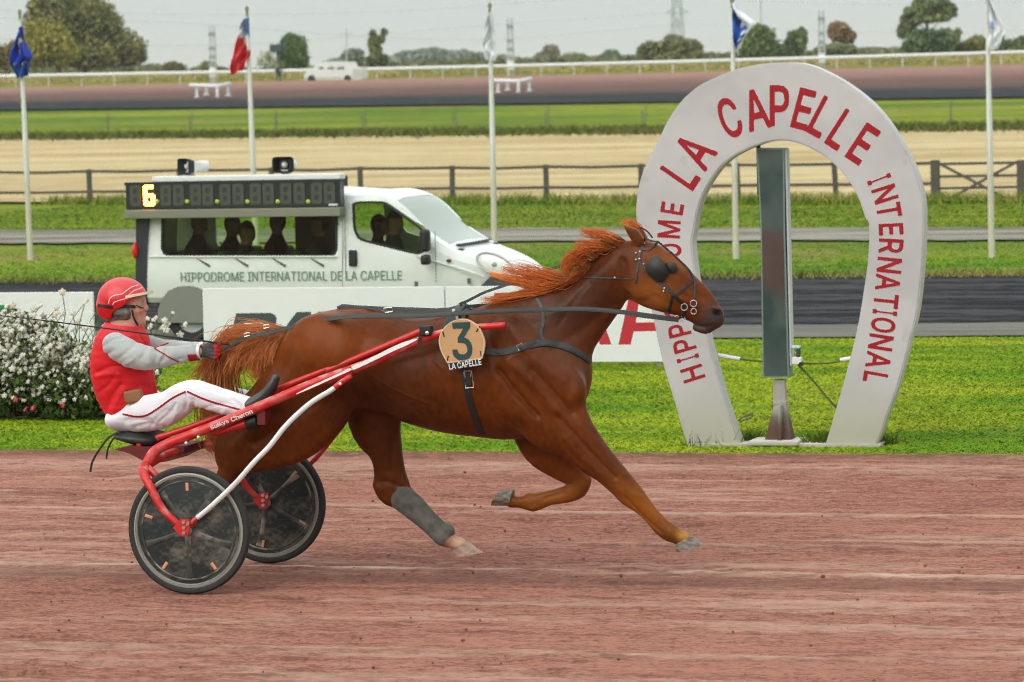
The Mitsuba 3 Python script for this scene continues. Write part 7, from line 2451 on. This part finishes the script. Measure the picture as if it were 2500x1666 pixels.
tree('tree', 'grey-brown round tree in the low treeline right of the middle flag', [(1266, 122, 20, 18), (1250, 134, 24, 12)], 640, 1000, .4, (.075, .080, .055), (.15, .14, .10), 60)
tree('tree', 'green dome tree in the low treeline left of the pylon', [(1322, 134, 30, 12), (1300, 138, 22, 9)], 620, 900, .4, (.055, .075, .040), (.13, .15, .07), 61)
tree('tree', 'dark dome tree in the low treeline left of the pylon', [(1405, 130, 22, 15), (1390, 137, 26, 10), (1445, 137, 24, 9)], 600, 1100, .4, (.035, .058, .040), (.09, .115, .06), 62)
tree('tree', 'wide sparse tree below the pylon', [(1500, 122, 38, 26), (1550, 112, 38, 32), (1590, 118, 26, 28), (1540, 132, 50, 14)], 430, 3400, .3, (.050, .058, .025), (.135, .135, .060), 63, holes=.16)
tree('tree', 'round dark green tree beside the white and blue flag', [(1745, 98, 44, 40), (1735, 75, 26, 20), (1770, 118, 36, 22), (1715, 115, 24, 24)], 402, 3600, .27, (.026, .050, .022), (.090, .115, .040), 64)
tree('tree', 'slender green tree between the round tree and the lattice mast', [(1828, 100, 26, 30), (1840, 82, 16, 20), (1815, 118, 26, 20)], 405, 1900, .27, (.035, .060, .026), (.11, .135, .05), 65)
tree('tree', 'reddish brown tree right of the lattice mast', [(1930, 76, 28, 22), (1925, 62, 18, 12), (1945, 85, 22, 16)], 402, 1900, .27, (.060, .048, .024), (.185, .115, .060), 66)
tree('bush', 'grey-green scrub under the reddish brown tree', [(1920, 112, 38, 12), (1890, 118, 24, 10), (1950, 114, 22, 12)], 400, 1200, .25, (.045, .055, .030), (.14, .15, .085), 67, cat_='bush')
tree('tree', 'tall airy tree with layered branches at the right', [(2140, 8, 46, 16), (2110, 26, 40, 12), (2175, 22, 26, 12), (2100, 45, 34, 12), (2145, 40, 44, 12), (2085, 62, 24, 12), (2185, 32, 14, 8), (2075, 78, 14, 12)], 404, 3200, .28, (.034, .052, .026), (.125, .145, .060), 68, trunk=[(2132, 0)], holes=.22)
tree('tree', 'dense dark green tree under the tall airy tree', [(2130, 92, 50, 24), (2110, 108, 40, 18), (2175, 88, 30, 22), (2160, 108, 40, 16)], 400, 3600, .27, (.024, .048, .026), (.085, .115, .048), 69)
tree('bush', 'olive bush left of the rightmost flagpole', [(2245, 100, 26, 18), (2225, 108, 22, 14), (2205, 112, 20, 12), (2200, 76, 8, 12)], 402, 1300, .26, (.055, .060, .020), (.150, .140, .050), 70, cat_='bush')
tree('bush', 'dark bush behind the rightmost flagpole', [(2310, 106, 26, 16), (2330, 112, 24, 12), (2298, 90, 9, 14)], 404, 1000, .26, (.026, .045, .020), (.080, .10, .038), 71, cat_='bush')
tree('bush', 'small dark bush at the far right edge', [(2350, 98, 20, 14), (2370, 100, 24, 18)], 420, 800, .27, (.024, .042, .022), (.080, .10, .045), 72, cat_='bush')
# far woods and hedges that read as one mass
r = np.random.default_rng(77)


def mass(nm, lab, cat_, profile, Y, n, leaf, c0, c1, seed, low=8):
    rr = np.random.default_rng(seed)
    xs = rr.uniform(profile[0][0], profile[-1][0], n)
    tops = np.interp(xs, [p[0] for p in profile], [p[1] for p in profile]) + 5 * (meshkit.fbm(np.stack([xs * .06, 0 * xs, 0 * xs], 1), 3, seed) - .5) * 2
    bots = np.interp(xs, [p[0] for p in profile], [p[2] for p in profile])
    ys = tops + (bots - tops) * rr.uniform(0, 1, n) ** 1.1
    yy = Y + rr.normal(0, .012 * Y, n)
    dd = FWD[None] + RIGHT[None] * ((xs * 1.0625 - NW / 2) / F)[:, None] - UP[None] * ((ys * 1.0625 - NH / 2) / F)[:, None]
    P = CAM + dd * (yy / dd[:, 1])[:, None]
    whole(nm, leaves(P, leaf, rr, .7), 'mat_vertex_rough', lab, cat_, False, np.clip(2.0 * leaf_colors(P, c0, c1, rr, .12, seed, .2), .004, 1), kind='stuff')


mass('far_wood', 'bluish far wood along the horizon', 'wood', [(880, 138, 152), (930, 122, 152), (1000, 114, 150), (1060, 118, 150), (1110, 126, 148), (1180, 132, 146)], 1000, 5000, .75, (.060, .085, .075), (.115, .135, .105), 78)
mass('far_hedge', 'low dark hedges and scrub along the far fields', 'hedge', [(-60, 150, 168), (340, 150, 168), (420, 163, 172), (560, 160, 170), (720, 156, 166), (900, 146, 158), (1200, 136, 150), (1420, 134, 146), (1640, 124, 140), (1900, 120, 134), (2060, 110, 128), (2240, 112, 124), (2420, 104, 118)], 470, 15000, .34, (.040, .050, .024), (.115, .115, .055), 79)
mass('dry_grass', 'tall dry grass along the foot of the running rail', 'grass', [(-60, 180, 196), (500, 172, 186), (1100, 156, 172), (1640, 138, 158), (1900, 134, 150), (2420, 124, 142)], 352, 16000, .13, (.10, .11, .03), (.26, .20, .085), 80)

# ---- the air: faint haze that fades the farthest woods
scene['air'] = {'type': 'homogeneous', 'albedo': rgb((.95, .95, .95)), 'sigma_t': .00012}
scene['haze'] = {'type': 'cube', 'to_world': T().translate([-150, 2900, 29]).scale([3200, 3100, 35]), 'bsdf': {'type': 'null'}, 'interior': {'type': 'ref', 'id': 'air'}}
labels['haze'] = {'kind': 'stuff', 'label': 'faint haze over the far fields', 'category': 'haze'}
scene['camera']['medium'] = {'type': 'ref', 'id': 'air'}
